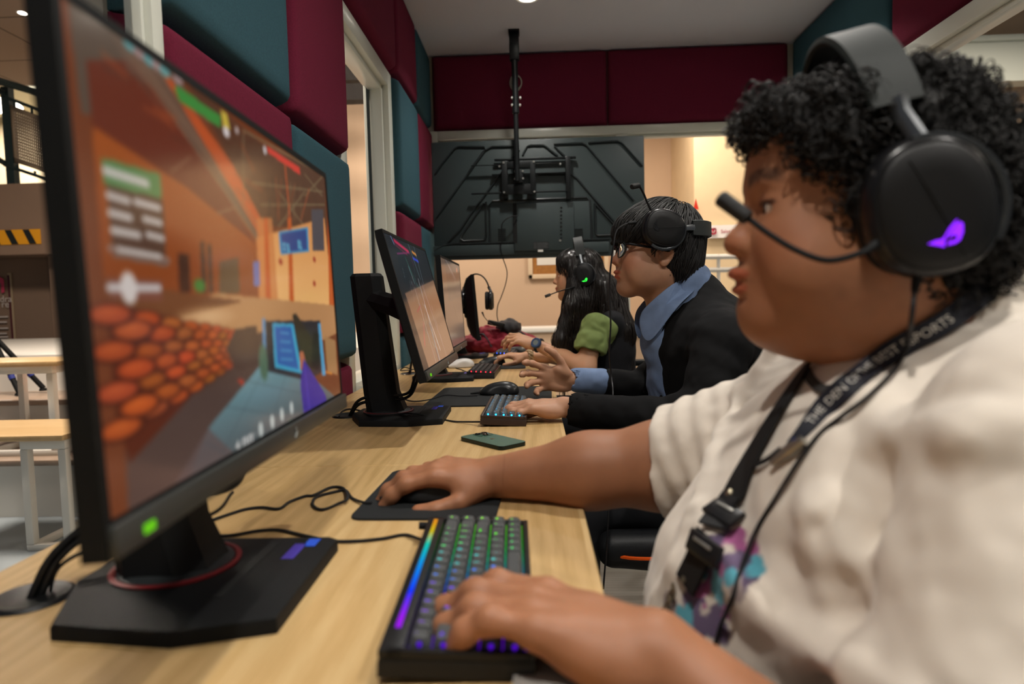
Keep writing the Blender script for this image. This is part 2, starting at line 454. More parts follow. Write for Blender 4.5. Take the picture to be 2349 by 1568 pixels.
# hand frame: origin wrist, +x to the fingers, +y to the thumb, +z back of the hand (det -1 for a left hand when needed)
FING = [(.088, .027, (.044, .027, .021), .0098), (.092, .005, (.048, .031, .022), .0099), (.087, -.016, (.044, .028, .022), .0094), (.077, -.035, (.034, .020, .019), .0084)]
def hand_ops(B, R, t, bend, sc=1.0, fat=1.0, splay=(.10, .02, -.06, -.16), thumb=None, arm=None):
    """bend: 4 x (mcp, pip, dip) ; thumb: list of 3 direction vectors"""
    B.frame(R, t, sc); tips = []
    B.ell((.048, -.003, -.004), (.052, .039*(.5+.5*fat), .0165*fat), .010)
    B.cone((0, .004, -.001), (.05, .014, 0), .0225*fat, .0165*fat, .012)
    B.cone((0, -.008, -.001), (.05, -.016, -.002), .0215*fat, .0155*fat, .012)
    for i, (mx, my, L, r) in enumerate(FING):
        B.cone((.03, my*.55, .001), (mx, my, .001), .011*fat, .0118*fat, .010)
    th = thumb or [(.62, .72, -.32), (.86, .42, -.28), (.95, .22, -.22)]
    B.ell((.034, .024, -.012), (.030, .017*fat, .0165*fat), .010, 0, rotm(0, 0, .45))
    B.ell((.032, -.026, -.010), (.036, .0145*fat, .0155*fat), .010)
    for i, (mx, my, L, r) in enumerate(FING):
        r = r*fat; a = 0; p = np.array([mx, my, .002]); s = splay[i]
        for j in range(3):
            a += bend[i][j]; d = np.array([math.cos(a)*math.cos(s), math.cos(a)*math.sin(s), -math.sin(a)])
            q = p + d*L[j]; r0 = r*(1.10, .99, .90)[j]; r1 = r*(.98, .90, .78)[j]
            B.cone(p, q, r0, r1, .007)
            if j < 2: B.ell(q-V3(0, 0, -.0006), r1*1.02, .006)
            if j == 2: tips.append((B.W(q), B.R @ d, B.R @ np.array([math.sin(a)*math.cos(s), math.sin(a)*math.sin(s), math.cos(a)]), r1*sc))
            p = q
    p = np.array([.020, .022, -.010]); rr = .0135*fat
    for j, L in enumerate((.042, .034, .026)):
        d = np.array(th[j], float); d /= np.linalg.norm(d); q = p + d*L
        B.cone(p, q, rr*(1.15, .92, .86)[j], rr*(.92, .86, .68)[j], .008 if j == 0 else .004); p = q
        if j == 2:
            u = np.array([0, .75, .66]); u = u - d*(u@d); u /= np.linalg.norm(u); tips.append((B.W(q), B.R@d, B.R@u, rr*.7*sc))
    return tips
def nail_color(p, c, tips, sc=1.0):
    for (q, d, u, r) in tips:
        w = p-q; x = w@d; z = w@u; s_ = np.linalg.norm(w - np.outer(x, d) - np.outer(z, u), axis=1)
        k = np.clip(1.5-np.abs(x-.000)/(.0062*sc), 0, 1)*np.clip(1.5-s_/(.0055*sc), 0, 1)*(z > .35*r)
        k = np.clip(k*2, 0, 1); c = c*(1-k[:, None]) + np.array([1.12, 1.05, 1.02])*k[:, None]
    return c
# ---------------- materials with structure ----------------
def wood_mat(name, c1, c2, c3, axis=1, plank=.2, scale=1.0, rough=.38, bumpy=.15, grain=1.0, joints=None):
    """long grain wood, grain running along `axis` in object space"""
    if name in MATS: return MATS[name]
    m = bpy.data.materials.new(name); m.use_nodes = True; nt = m.node_tree; N = nt.nodes; L = nt.links; b = N['Principled BSDF']
    tc = N.new('ShaderNodeTexCoord'); sep = N.new('ShaderNodeSeparateXYZ'); L.new(tc.outputs['Object'], sep.inputs[0])
    along, across = (sep.outputs[1], sep.outputs[0]) if axis == 1 else (sep.outputs[0], sep.outputs[1])
    def math_(op, a, b_=None, c=None):
        n = N.new('ShaderNodeMath'); n.operation = op
        for i, x in enumerate((a, b_, c)):
            if x is None: continue
            if isinstance(x, (int, float)): n.inputs[i].default_value = x
            else: L.new(x, n.inputs[i])
        return n.outputs[0]
    pid = math_('FLOOR', math_('DIVIDE', across, plank))
    wn = N.new('ShaderNodeTexWhiteNoise'); wn.noise_dimensions = '1D'; L.new(pid, wn.inputs['W'])
    comb = N.new('ShaderNodeCombineXYZ')
    L.new(math_('MULTIPLY', across, 1.0*scale), comb.inputs[0]); L.new(math_('ADD', math_('MULTIPLY', along, .11*scale), math_('MULTIPLY', wn.outputs['Value'], 9.0)), comb.inputs[1]); L.new(math_('MULTIPLY', wn.outputs['Value'], 5.0), comb.inputs[2])
    n1 = N.new('ShaderNodeTexNoise'); n1.inputs['Scale'].default_value = 5; n1.inputs['Detail'].default_value = 3; L.new(comb.outputs[0], n1.inputs['Vector'])
    rings = math_('SINE', math_('ADD', math_('MULTIPLY', n1.outputs[0], 60*grain), math_('MULTIPLY', across, 260)))
    comb2 = N.new('ShaderNodeCombineXYZ'); L.new(math_('MULTIPLY', across, 110), comb2.inputs[0]); L.new(math_('MULTIPLY', along, 3.0), comb2.inputs[1]); L.new(pid, comb2.inputs[2])
    n2 = N.new('ShaderNodeTexNoise'); n2.inputs['Scale'].default_value = 4; n2.inputs['Detail'].default_value = 5; n2.inputs['Roughness'].default_value = .7; L.new(comb2.outputs[0], n2.inputs['Vector'])
    f = math_('ADD', math_('MULTIPLY', rings, .06), math_('ADD', math_('MULTIPLY', n2.outputs[0], .5), math_('ADD', .17, math_('MULTIPLY', wn.outputs['Value'], .22))))
    cr = N.new('ShaderNodeValToRGB'); e = cr.color_ramp.elements
    e[0].position = .25; e[0].color = (*hexc(c1), 1); e[1].position = .8; e[1].color = (*hexc(c3), 1)
    x = e.new(.52); x.color = (*hexc(c2), 1); L.new(f, cr.inputs[0]); L.new(cr.outputs[0], b.inputs['Base Color'])
    b.inputs['Roughness'].default_value = rough
    bp = N.new('ShaderNodeBump'); bp.inputs['Strength'].default_value = bumpy; bp.inputs['Distance'].default_value = .001
    L.new(n2.outputs[0], bp.inputs['Height']); L.new(bp.outputs[0], b.inputs['Normal'])
    MATS[name] = m; return m
def fabric_mat(name, col, var=.12):
    if name in MATS: return MATS[name]
    m = mat(name, col, .95, 0, .35, 900, var, 260, spec=.15)
    return m
M_FRAME = mat('white_window_frame', 'dfe1d5', .28, 0, spec=.5)
M_TEAL = fabric_mat('teal_acoustic_fabric', '375761'); M_MAROON = fabric_mat('maroon_acoustic_fabric', '6c2036')
M_CEIL = mat('ceiling_paint', 'd6d8e2', .8, bump=.05, bscale=60)
M_GLASS = mat('window_glass', (1, 1, 1), .0, trans=1, ior=1.02, spec=.35)
M_BEIGE = mat('beige_hall_paint', 'cdb093', .8, var=.03, vscale=2)
M_BROWN = mat('brown_hall_paint', '826a58', .8, var=.04, vscale=2)
M_WHITE = mat('white_paint', 'dcd8cf', .5)
M_BLACK = mat('black_plastic', (.006, .0065, .007), .42, bump=.1, bscale=1500)
M_BLACKM = mat('matte_black_plastic', (.006, .0065, .007), .62, spec=.18, bump=.15, bscale=1200)
M_DGREY = mat('dark_grey_metal', (.03, .034, .036), .45, .3)

def struct(name, mb, m=None, **k):
    o = mb.build(name, m, None, **k); o['kind'] = 'structure'; return o
ZC = 2.60; XR = 1.66; YF = 4.22; XL = -.72; YB = -1.9
# floor : wide grey planks
FL = wood_mat('grey_floor_planks', '6f6a62', '857f75', '9a9488', axis=0, plank=.19, rough=.5, grain=.6)
m = MB(); m.b(XL-.03, XR+.05, YB, YF+.05, -.05, 0); struct('floor', m, FL)
m = MB(); m.b(XL-.05, XR+.1, YB, YF+.1, ZC, ZC+.06); struct('ceiling', m, M_CEIL)
# left wall: solid pier y 1.10-2.27, upper band, far pier 3.12-4.22
m = MB()
m.b(XL-.06, XL, 1.12, 2.27, 0, ZC); m.b(XL-.06, XL, 3.12, YF, 0, ZC); m.b(XL-.06, XL, 2.27, 3.12, 0, .70); m.b(XL-.06, XL, 2.27, 3.12, 2.12, ZC)
struct('wall_left', m, mat('wall_paint', 'b9b4a8', .7))
m = MB(); m.b(-.70, -.615, YB, 1.128, 2.462, ZC); struct('trim_4', m, mat('wall_paint', 'b9b4a8', .7))
m = MB(); m.b(-.70, -.615, YB, 1.128, 0, .099); struct('trim_5', m, mat('wall_paint', 'b9b4a8', .7))
# window in left wall: deep white frame
def frame_rect(m, axis, pos, a0, a1, z0, z1, w=.05, d=.10, mull=(), trans=()):
    def bx(u0, u1, v0, v1, dd=d, bev=.006):
        if axis == 'x': m.b(pos-dd/2, pos+dd/2, u0, u1, v0, v1, bev)
        else: m.b(u0, u1, pos-dd/2, pos+dd/2, v0, v1, bev)
    bx(a0, a0+w, z0, z1); bx(a1-w, a1, z0, z1); bx(a0+w, a1-w, z1-w, z1); bx(a0+w, a1-w, z0, z0+w)
    bx(a0+w, a0+w*1.35, z0+w, z1-w, d*.55); bx(a1-w*1.35, a1-w, z0+w, z1-w, d*.55); bx(a0+w, a1-w, z1-w*1.35, z1-w, d*.55)
    for q in mull: bx(q-w*.7, q+w*.7, z0+w, z1-w)
    for q in trans: bx(a0+w, a1-w, q-w*.5, q+w*.5)
m = MB(); frame_rect(m, 'x', XL+.01, 2.27, 3.14, .70, 2.13, w=.07, d=.12)
struct('window_1', m, M_FRAME)
m = MB(); m.b(XL-.012, XL-.006, 2.33, 3.08, .76, 2.07); g = m.build('glass_pane', M_GLASS, bpy.data.objects['window_1'])
m = MB(); m.b(XL-.028, XL-.016, 3.035, 3.065, .77, 2.06); m.build('seal', mat('dark_seal', '1c2a2c', .5), bpy.data.objects['window_1'])
m = MB(); frame_rect(m, 'x', -.645, YB, 1.128, .10, 2.46, w=.035, d=.05, mull=(-.6,))
struct('window_2', m, M_FRAME)
m = MB(); m.b(-.652, -.647, YB+.03, 1.09, .13, 2.43); m.build('glass_pane', M_GLASS, bpy.data.objects['window_2'])
# far wall
m = MB(); m.b(XL-.06, XR+.06, YF, YF+.08, 2.12, ZC); m.b(XL-.06, XR+.06, YF, YF+.08, 0, .10); m.b(XL-.06, -.63, YF, YF+.08, .1, 2.12)
struct('wall_far', m, mat('wall_paint', 'b9b4a8', .7))
m = MB(); frame_rect(m, 'y', YF+.02, -.64, XR, .10, 2.135, w=.055, d=.10, mull=(.575,)); struct('window_3', m, M_FRAME)
m = MB(); m.b(-.60, XR-.05, YF+.015, YF+.021, .15, 2.08); m.build('glass_pane', M_GLASS, bpy.data.objects['window_3'])
# right wall
m = MB(); m.b(XR, XR+.06, YB, YF, 2.075, ZC); m.b(XR, XR+.06, YB, YF, 0, .10); m.b(XR, XR+.06, 3.3, YF, .10, 2.075)
struct('wall_right', m, mat('wall_paint', 'b9b4a8', .7))
m = MB(); frame_rect(m, 'x', XR-.0, YB, 3.32, .10, 2.09, w=.07, d=.12, mull=(.2,)); struct('window_4', m, M_FRAME)
m = MB(); m.b(XR-.003, XR+.003, YB+.07, 3.25, .17, 2.02); m.build('glass_pane', M_GLASS, bpy.data.objects['window_4'])
m = MB(); m.b(XL-.06, XR+.06, YB-.08, YB, 0, ZC); struct('wall_back', m, mat('wall_paint', 'b9b4a8', .7))

# acoustic panels : puffy padded squares
def panel(cx, c0, c1, z0, z1, th, material, label, axis='x', inner=1):
    """axis x: panel on a wall of constant x (cx = wall face, inner=direction into room); c0,c1 along y"""
    m = MB(); n = 14; w = c1-c0; h = z1-z0; g = .0015
    def prof(u):  # 0..1 -> height factor, rounded edges
        d = min(u, 1-u); return d
    grid = []
    us = [0, .003, .009, .02, .035, .055, .1, .25, .5, .75, .9, .945, .965, .98, .991, .997, 1]
    for a in us:
        row = []
        for b in us:
            da = min(a, 1-a)*w; db = min(b, 1-b)*h
            e = lambda d: 1 - max(0, 1-d/.034)**2.4
            t = th*(e(da)*e(db))**.55 + .005*math.sin(a*PI)*math.sin(b*PI)
            ca = c0+g+a*(w-2*g); zb = z0+g+b*(h-2*g)
            row.append(m.bm.verts.new((cx+inner*t, ca, zb) if axis == 'x' else (ca, cx+inner*t, zb)))
        grid.append(row)
    for i in range(len(us)-1):
        for j in range(len(us)-1): m._f([grid[i][j], grid[i+1][j], grid[i+1][j+1], grid[i][j+1]])
    if axis == 'x': m.b(cx-.001*inner, cx+.006*inner, c0+g, c1-g, z0+g, z1-g)
    else: m.b(c0+g, c1-g, cx-.001*inner, cx+.006*inner, z0+g, z1-g)
    o = m.build('acoustic_panel', material, smooth=60)
    tag(o, label, 'wall panel', 'padded acoustic wall panels'); return o
T, R_ = M_TEAL, M_MAROON
cols = [
 (1.13, 1.745, [(ZC, 2.14, R_, 'maroon padded panel at ceiling height over the leftmost teal panel'), (2.14, 1.565, T, 'large teal padded wall panel above the big monitor at the top of the photo'), (1.565, .88, R_, 'maroon padded wall panel sloping down behind the top edge of the big monitor'), (.88, .30, T, 'teal padded panel low behind the nearest monitor')]),
 (1.745, 2.275, [(ZC, 2.14, T, 'teal padded panel at ceiling height left of the side window'), (2.14, 1.555, R_, 'maroon padded wall panel left of the white-framed window, upper one'), (1.555, .86, T, 'teal padded wall panel beside the right edge of the big monitor'), (.86, .30, R_, 'maroon padded wall panel touching the desk just right of the big monitor')]),
 (3.15, 3.70, [(ZC, 2.14, R_, 'maroon padded panel at the ceiling right of the white window frame'), (2.14, 1.51, T, 'teal padded panel standing beside the white window frame above the tilted monitor'), (1.51, .90, R_, 'maroon padded panel right behind the top of the tilted monitor'), (.90, .40, T, 'teal padded panel behind the desk end of the tilted monitor')]),
 (3.70, 4.21, [(ZC, 2.14, T, 'narrow teal padded panel in the far left corner at the ceiling'), (2.14, 1.51, R_, 'maroon padded panel in the far left corner beside the television'), (1.51, .90, T, 'teal padded panel in the far left corner below television height'), (.90, .40, R_, 'maroon padded panel in the far left corner at desk height')]),
]
for y0, y1, rows in cols:
    for z1, z0, mm, lb in rows: panel(XL+.001, y0, y1, z0, z1, .10 if z0 > .7 or y0 < 1.2 else .082, mm, lb)
panel(XL+.001, 2.27, 3.14, 2.135, ZC, .10, M_MAROON, 'maroon padded panel above the white-framed window in the left wall')
panel(YF-.001, -.61, .49, 2.14, ZC, .05, M_MAROON, 'dark maroon panel on the far wall behind the ceiling pole', 'y', -1)
panel(YF-.001, .49, XR-.055, 2.14, ZC, .05, M_MAROON, 'dark maroon panel on the far wall right of the panel seam', 'y', -1)
panel(XR-.001, 3.05, 4.16, 2.10, ZC, .05, M_TEAL, 'teal panel on the right wall in the far corner by the ceiling', 'x', -1)
panel(XR-.001, 1.9, 3.05, 2.10, ZC, .05, M_MAROON, 'maroon panel on the right wall above the head of the nearest player', 'x', -1)
panel(XR-.001, .75, 1.9, 2.10, ZC, .05, M_TEAL, 'teal panel on the right wall beyond the photo edge', 'x', -1)

# ceiling downlights
def downlight(x, y, z, label, group, col='fff4dd', s=30):
    o = thing('downlight', label, 'ceiling light', (x, y, z), 0, group)
    m = MB(); m.lathe([(.048, -.001), (.060, -.004), (.064, -.001), (.064, 0)], 32); m.build('trim_ring', M_WHITE, o)
    m = MB(); m.lathe([(0, -.002), (.047, -.002), (.047, 0), (0, 0)], 32); m.build('lens', emat('downlight_glow', 'fff6e6', s), o)
    return o
# ---------------- the hall outside the glass ----------------
M_CREAM = mat('cream_wall', 'e2c8a0', .8, var=.03)
M_HFLOOR = mat('blue_grey_hall_floor', '8e979c', .35, var=.08, vscale=3)
M_DGREEN = mat('dark_green_railing', '1f2c2b', .5)
M_BENCH = wood_mat('light_desk_wood', 'b08f62', 'c8a777', 'd8ba8b', axis=0, plank=.3)
M_STEPW = wood_mat('step_wood', '7d6c5e', '94806f', 'a7917e', axis=0, plank=.15, grain=.5)
m = MB(); m.b(-14, XL-.08, -3, 12, -.05, 0); m.b(XR+.07, 14, -3, 14, -.05, 0); m.b(XL-.08, XR+.07, YF+.09, 14, -.05, 0); struct('hall_floor', m, M_HFLOOR)
# far hall wall beyond the glass, with recess and pillar on the right
m = MB(); m.b(-1.5, 3.15, 7.2, 7.4, 0, 4.2); m.b(4.35, 14, 7.0, 7.2, 0, 4.2); m.b(3.15, 3.2, 7.2, 9.0, 0, 4.2); m.b(3.2, 4.4, 9.0, 9.1, 0, 4.2)
struct('hall_wall_far', m, M_BEIGE)
m = MB(); m.b(1.51, 2.60, 6.2, 7.2, 0, 4.2); struct('hall_pillar', m, M_CREAM)
# ceilings : grid tile ceiling
def tile_mat(name, c, line, s=.6):
    m = bpy.data.materials.new(name); m.use_nodes = True; nt = m.node_tree; b = nt.nodes['Principled BSDF']
    tc = nt.nodes.new('ShaderNodeTexCoord'); br = nt.nodes.new('ShaderNodeTexBrick'); br.offset = 0
    br.inputs['Color1'].default_value = (*hexc(c), 1); br.inputs['Color2'].default_value = (*hexc(c), 1); br.inputs['Mortar'].default_value = (*hexc(line), 1)
    br.inputs['Scale'].default_value = 1; br.inputs['Mortar Size'].default_value = .012; br.inputs['Brick Width'].default_value = s; br.inputs['Row Height'].default_value = s
    nt.links.new(tc.outputs['Object'], br.inputs['Vector']); nt.links.new(br.outputs[0], b.inputs['Base Color']); b.inputs['Roughness'].default_value = .85
    MATS[name] = m; return m
m = MB(); m.b(-10, XL-.2, 2.2, 9.3, 4.3, 4.36); struct('hall_ceiling_left', m, tile_mat('brown_ceiling_tiles', 'a08b7c', '4a3d35', 1.2))
m = MB(); m.b(-1.5, 2.35, YF+.2, 9.0, 3.0, 3.06); struct('hall_ceiling_far', m, tile_mat('beige_ceiling_tiles', 'cdb49a', '8a7460', .6))
# mezzanine on the left: slab fascia, hazard tape, column, rail with perforated panel
YM = 7.0
def zz(py, px=60, y=YM): return P(px, py, y)[2]
def xx(px, py=500, y=YM): return P(px, py, y)[0]
m = MB(); m.b(xx(-700), -.9, YM, YM+2.5, zz(583), zz(420)); struct('hall_mezzanine', m, M_BROWN)
m = MB(); m.b(xx(-700), xx(66), YM+.6, YM+.9, 0, zz(583)); m.b(xx(66), -1.0, YM+.25, YM+.9, 0, zz(583)); struct('hall_wall_left', m, M_BROWN)
m = MB(); m.b(xx(-900), -.9, YM+4.8, YM+4.9, 0, 6.5); struct('hall_wall_upper', m, mat('cream_siding', 'e8d9b8', .7))
m = MB()
x0 = xx(-30); x1 = xx(91)
m.setmat(mat('amber_tape', 'e09a1c', .5)); m.b(x0, x1, YM-.012, YM-.001, zz(560), zz(526))
m.setmat(mat('black_tape', '1d211f', .5)); z0, z1 = zz(559.5), zz(526.5)
for k in range(3):
    a = x1 - .12 - k*.20; m.prism([(a, z1), (a-.07, z1), (a-.0, z0), (a+.075, z0)], 0, .004, np.array([[1, 0, 0], [0, 0, 1], [0, 1, 0]]).T @ np.eye(3), (0, YM-.017, 0))
tag(m.build('hazard_tape'), 'amber and black diagonal hazard tape on the mezzanine edge', 'tape')
rail = thing('railing', 'dark green steel railing with perforated plate above the mezzanine', 'railing', (xx(60), YM+.05, zz(420)))
yR = YM+.08
m = MB()
for px in (17, 128, 232): m.b(xx(px)-.045, xx(px)+.045, yR, yR+.08, zz(430), zz(190))
m.build('post', M_DGREEN, rail, True)
m = MB(); pa = P(-120, 150, yR-.6); pb = P(250, 262, yR+.9)
m.tube([pa, pb], .04, 8); m.tube([P(10, 222, yR), P(220, 300, yR)], .018, 8); m.tube([P(10, 378, yR), P(220, 448, yR)], .018, 8)
m.tube([P(-60, 330, yR), P(12, 375, yR)], .03, 8); m.tube([P(-60, 180, yR), P(12, 215, yR)], .03, 8)
for px, pu, pd in ((33, 232, 246), (73, 247, 260), (110, 262, 272), (40, 380, 392), (80, 392, 405), (118, 405, 416)): m.tube([P(px, pu, yR), P(px+1, pd, yR)], .014, 6)
m.build('handrail', M_DGREEN, rail, True)
# perforated plate: real holes through a grid of small quads
m = MB(); A, Bq, Cq, Dq = P(24, 240, yR+.02), P(120, 276, yR+.02), P(125, 402, yR+.02), P(33, 372, yR+.02)
n = 16; fr = []
def bil(u, v): return (1-v)*((1-u)*A+u*Bq) + v*((1-u)*Dq+u*Cq)
for i in range(n):
    for j in range(n):
        u0, u1, v0, v1 = .08+.84*i/n, .08+.84*(i+1)/n, .08+.84*j/n, .08+.84*(j+1)/n; h = .27
        du = (u1-u0)*h; dv = (v1-v0)*h
        o_ = [bil(u0, v0), bil(u1, v0), bil(u1, v1), bil(u0, v1)]; i_ = [bil(u0+du, v0+dv), bil(u1-du, v0+dv), bil(u1-du, v1-dv), bil(u0+du, v1-dv)]
        ov = m._verts(o_); iv = m._verts(i_)
        for k in range(4): m._f([ov[k], ov[(k+1) % 4], iv[(k+1) % 4], iv[k]])
for u0, u1, v0, v1 in ((0, 1, 0, .08), (0, 1, .92, 1), (0, .08, .08, .92), (.92, 1, .08, .92)): m.quad([bil(u0, v0), bil(u1, v0), bil(u1, v1), bil(u0, v1)])
pl = m.build('perforated_plate', mat('taupe_plate', '85735f', .6), rail, True)
md = pl.modifiers.new('s', 'SOLIDIFY'); md.thickness = .01
# lit strip ceiling behind the railing
m = MB(); m.b(xx(-900), -1, YM+2.6, YM+4.8, 4.6, 4.65); struct('hall_ceiling_upper', m, mat('pale_ceiling', 'efe6c8', .7))
def tube_light(x, y, z, lb):
    o = thing('light_panel', lb, 'ceiling light', (x, y, z), 0, 'light panels above the mezzanine')
    m = MB(); m.b(-.7, .7, -.3, .3, -.02, 0, .004); m.build('housing', M_WHITE, o)
    m = MB(); m.b(-.66, .66, -.26, .26, -.026, -.019); m.build('diffuser', emat('panel_glow', 'fff3d0', 2.5), o)
for k in range(3): tube_light(-7.3+1.9*k, YM+3.4, 4.595, 'glowing rectangular light panel on the ceiling above the mezzanine')
# poster
ps = thing('poster', 'maroon information poster on the brown hall wall at the left edge', 'poster', (xx(-20), YM-.02+.6, zz(720)))
yp = YM+.58
m = MB(); m.b(xx(-90), P(30, 700, yp)[0], yp, yp+.012, zz(812), zz(617)); m.build('backing', mat('poster_frame', 'a89478', .5), ps, True)
m = MB(); m.b(xx(-90), P(26, 700, yp)[0], yp-.006, yp, zz(808), zz(622)); m.build('sheet', mat('poster_maroon', '4e1420', .4), ps, True)
m = MB(); m.setmat(mat('poster_pink', 'c8405f', .4)); RT = np.array([[1, 0, 0], [0, 0, -1], [0, 1, 0]]).astype(float)
m.prism([tuple(P(px, py, yp)[[0, 2]]) for px, py in ((-6, 630), (10, 640), (12, 670), (5, 672), (4, 650), (-6, 645))], 0, .003, np.array([[1,0,0],[0,0,1],[0,1,0]]).T, (0, yp-.012, 0))
m.setmat(mat('poster_white', 'c9bdb4', .4))
add_text(m, 'ndra', .11, RT, P(8, 686, yp-.012)); add_text(m, 're', .11, RT, P(12, 698, yp-.012))
for k, py in enumerate((726, 738, 752, 764, 772)): m.b(P(-20, py, yp)[0], P(20-3*(k % 2), py, yp)[0], yp-.012, yp-.008, P(0, py+2, yp)[2], P(0, py-1, yp)[2])
m.build('lettering', None, ps, True)
# stepped seating platforms
m = MB()
for z0, z1, y0 in ((0, .30, 3.24), (.0, .545, 3.71), (.0, .81, 4.14)): m.b(-6, -1.0, y0, 6.9, z0, z1-.03)
struct('hall_steps', m, M_WHITE)
m = MB()
for z1, y0, y1 in ((.30, 3.22, 3.71), (.545, 3.69, 4.14)): m.b(-6, -.99, y0, y1, z1-.03, z1, .004)
tag(struct('trim_1', m, M_STEPW))
def mat_pad(x0, x1, y0, y1, z, lb, col='ff6a14'):
    m = MB(); m.b(x0, x1, y0, y1, z, z+.03, .01); tag(m.build('floor_mat', mat('orange_mat', 'ff6a14', .6)), lb, 'mat')
mat_pad(-2.75, -2.2, 3.80, 4.10, .546, 'orange mat on the step between the white table legs and the big monitor')
mat_pad(-1.55, -1.02, 3.4, 3.68, .301, 'orange mat seen low through the white-framed side window')
# two small white tables
def stool_table(lx, x0, x1, y0, y1, z0, zt, lb):
    o = thing('side_table', lb, 'table', ((x0+x1)/2, (y0+y1)/2, z0), 0, 'small white-legged tables outside the glass')
    m = MB(); m.b(x0, x1, y0, y1, zt-.025, zt, .004); m.build('table_top', M_BENCH, o, True)
    m = MB(); e = .035
    for y in (y0+.02, y1-.02-e):
        m.b(lx[0], lx[1]+e, y, y+e, zt-.065, zt-.0255, .004)
    for x in lx: m.b(x, x+e, y0+.02+e, y1-.02-e, zt-.065, zt-.0255, .004)
    m.build('frame', M_WHITE, o, True)
    m = MB()
    for y in (y0+.02, y1-.02-e): m.b(lx[0], lx[1]+e, y, y+e, z0+.0, z0+.03, .004)
    for x in lx: m.b(x, x+e, y0+.02+e, y1-.02-e, z0, z0+.03, .004)
    m.build('foot_frame', M_WHITE, o, True)
    for x in lx:
        for y in (y0+.02, y1-.02-e):
            m = MB(); m.b(x, x+e, y, y+e, z0+.03, zt-.0655, .003); m.build('leg', M_WHITE, o, True)
stool_table([-2.27, -2.10], -2.70, -2.06, 2.74, 3.17, 0, .52, 'white-legged wooden table standing on the hall floor at the left edge')
stool_table([-2.95, -2.56], -3.15, -2.48, 3.30, 3.66, .30, .80, 'white-legged wooden table standing up on the first step')
# tripod legs of a stand on the steps
tp = thing('tripod', 'black tripod with blue bands standing on the wooden step', 'tripod', tuple(P(-10, 900, 3.9)))
ap = P(-25, 760, 3.95)
for px, py in ((45, 907), (100, 890), (-40, 900)):
    q = P(px, py, 3.9 if px != 100 else 4.05); q[2] = max(q[2], .565)
    m = MB(); m.setmat(M_BLACKM); m.tube([ap, q], .016, 10); m.tube([q, q+V3(0, 0, -.015)], [.022, .026], 10)
    m.setmat(mat('blue_band', '27327a', .5)); dd = (q-ap); m.tube([ap+dd*.72, ap+dd*.78], .0185, 10)
    m.build('leg', None, tp, True)
m = MB(); m.tube([ap+V3(0, 0, -.05), ap+V3(0, 0, .5)], .02, 10); m.ball(ap+V3(0, 0, .5), .05); m.build('column', M_BLACKM, tp, True)
m = MB(); m.tube([ap+V3(0,0,-.04), P(12, 835, 3.95)], .012, 8); m.build('brace', M_BLACKM, tp, True)
# beams seen at the top through the side window
m = MB()
for k, z in enumerate((2.55, 2.78, 3.0)): m.b(-2.9, -1.0, 5.0+.25*k, 5.12+.25*k, z+.05, z+.17)
struct('trim_2', m, mat('dark_beam', '2a2420', .7))
m = MB(); m.b(-2.9, -1.55, 6.6, 6.7, 0.0, 4.25); struct('hall_wall_side', m, M_BEIGE)

# bulletin board, bench and rails beyond the far glass
yb = 7.18
bb = thing('notice_board', 'cork notice board in a pale frame low on the beige hall wall', 'board', tuple(P(1290, 620, yb)))
a = P(1212, 640, yb); b_ = P(1395, 560, yb)
m = MB()
for q in ((a[0], b_[0], a[2], a[2]+.05), (a[0], b_[0], b_[2]-.05, b_[2]), (a[0], a[0]+.05, a[2], b_[2]), (b_[0]-.05, b_[0], a[2], b_[2])): m.b(q[0], q[1], yb-.03, yb+.015, q[2], q[3], .006)
m.build('frame', mat('pale_frame', 'd9c2a2', .5), bb, True)
m = MB(); m.b(a[0]+.04, b_[0]-.04, yb-.01, yb+.01, a[2]+.04, b_[2]-.04); m.build('cork', mat('cork', '9c6a35', .9, var=.15, vscale=60), bb, True)
m = MB(); p1 = P(1232, 608, yb); p2 = P(1275, 585, yb); m.b(p1[0], p2[0], yb-.014, yb-.0105, p1[2], p2[2]); m.setmat(M_WHITE); m.build('paper_note', mat('paper', 'e6dccd', .6), bb, True)
def hall_bench(px0, px1, y, pz, lb):
    a, b_ = P(px0, pz, y), P(px1, pz, y); o = thing('bench', lb, 'bench', ((a[0]+b_[0])/2, y, 0))
    m = MB(); m.b(a[0], b_[0], y, y+.4, a[2]-.05, a[2], .008); m.build('seat', M_WHITE, o, True)
    m = MB(); m.b(a[0]+.05, b_[0]-.05, y+.03, y+.37, 0, a[2]-.0505); m.build('base', M_BEIGE, o, True)
hall_bench(1172, 1330, 6.4, 752, 'white-topped low bench under the notice board')
hall_bench(1432, 1700, 5.72, 760, 'white-topped low bench seen between the two seated men')
rl = thing('white_railing', 'white pipe railing in front of the cream hall pillar', 'railing', tuple(P(1700, 700, 5.6)))
m = MB()
for py in (592, 622): m.tube([P(1440, py, 5.6), P(2700, py-20, 5.6)], .022, 8)
m.build('rail', M_WHITE, rl, True)
for px in (1648, 1760, 1850, 2010, 2170, 2330, 2480):
    m = MB(); p = P(px, 600, 5.6); m.tube([(p[0], 5.6, 0), (p[0], 5.6, p[2]+.06)], .016, 8); m.build('post', M_WHITE, rl, True)
sg = thing('wall_sign', 'white sign strip with a small red square icon beside the pillar', 'sign', tuple(P(1690, 530, 6.15)))
a, b_ = P(1622, 546, 6.15), P(1790, 512, 6.15)
m = MB(); m.b(a[0], b_[0], 6.15, 6.18, a[2], b_[2]); m.build('board', mat('sign_white', 'f2ece6', .5), sg, True)
m = MB(); p = P(1636, 530, 6.14); m.box(p, (.056, .006, .056), None, .012); m.build('icon', mat('icon_red', 'b8324a', .5), sg, True)
m = MB(); m.setmat(mat('icon_red', 'b8324a', .5))
RTX = np.array([[1, 0, 0], [0, 0, -1], [0, 1, 0]]).astype(float)
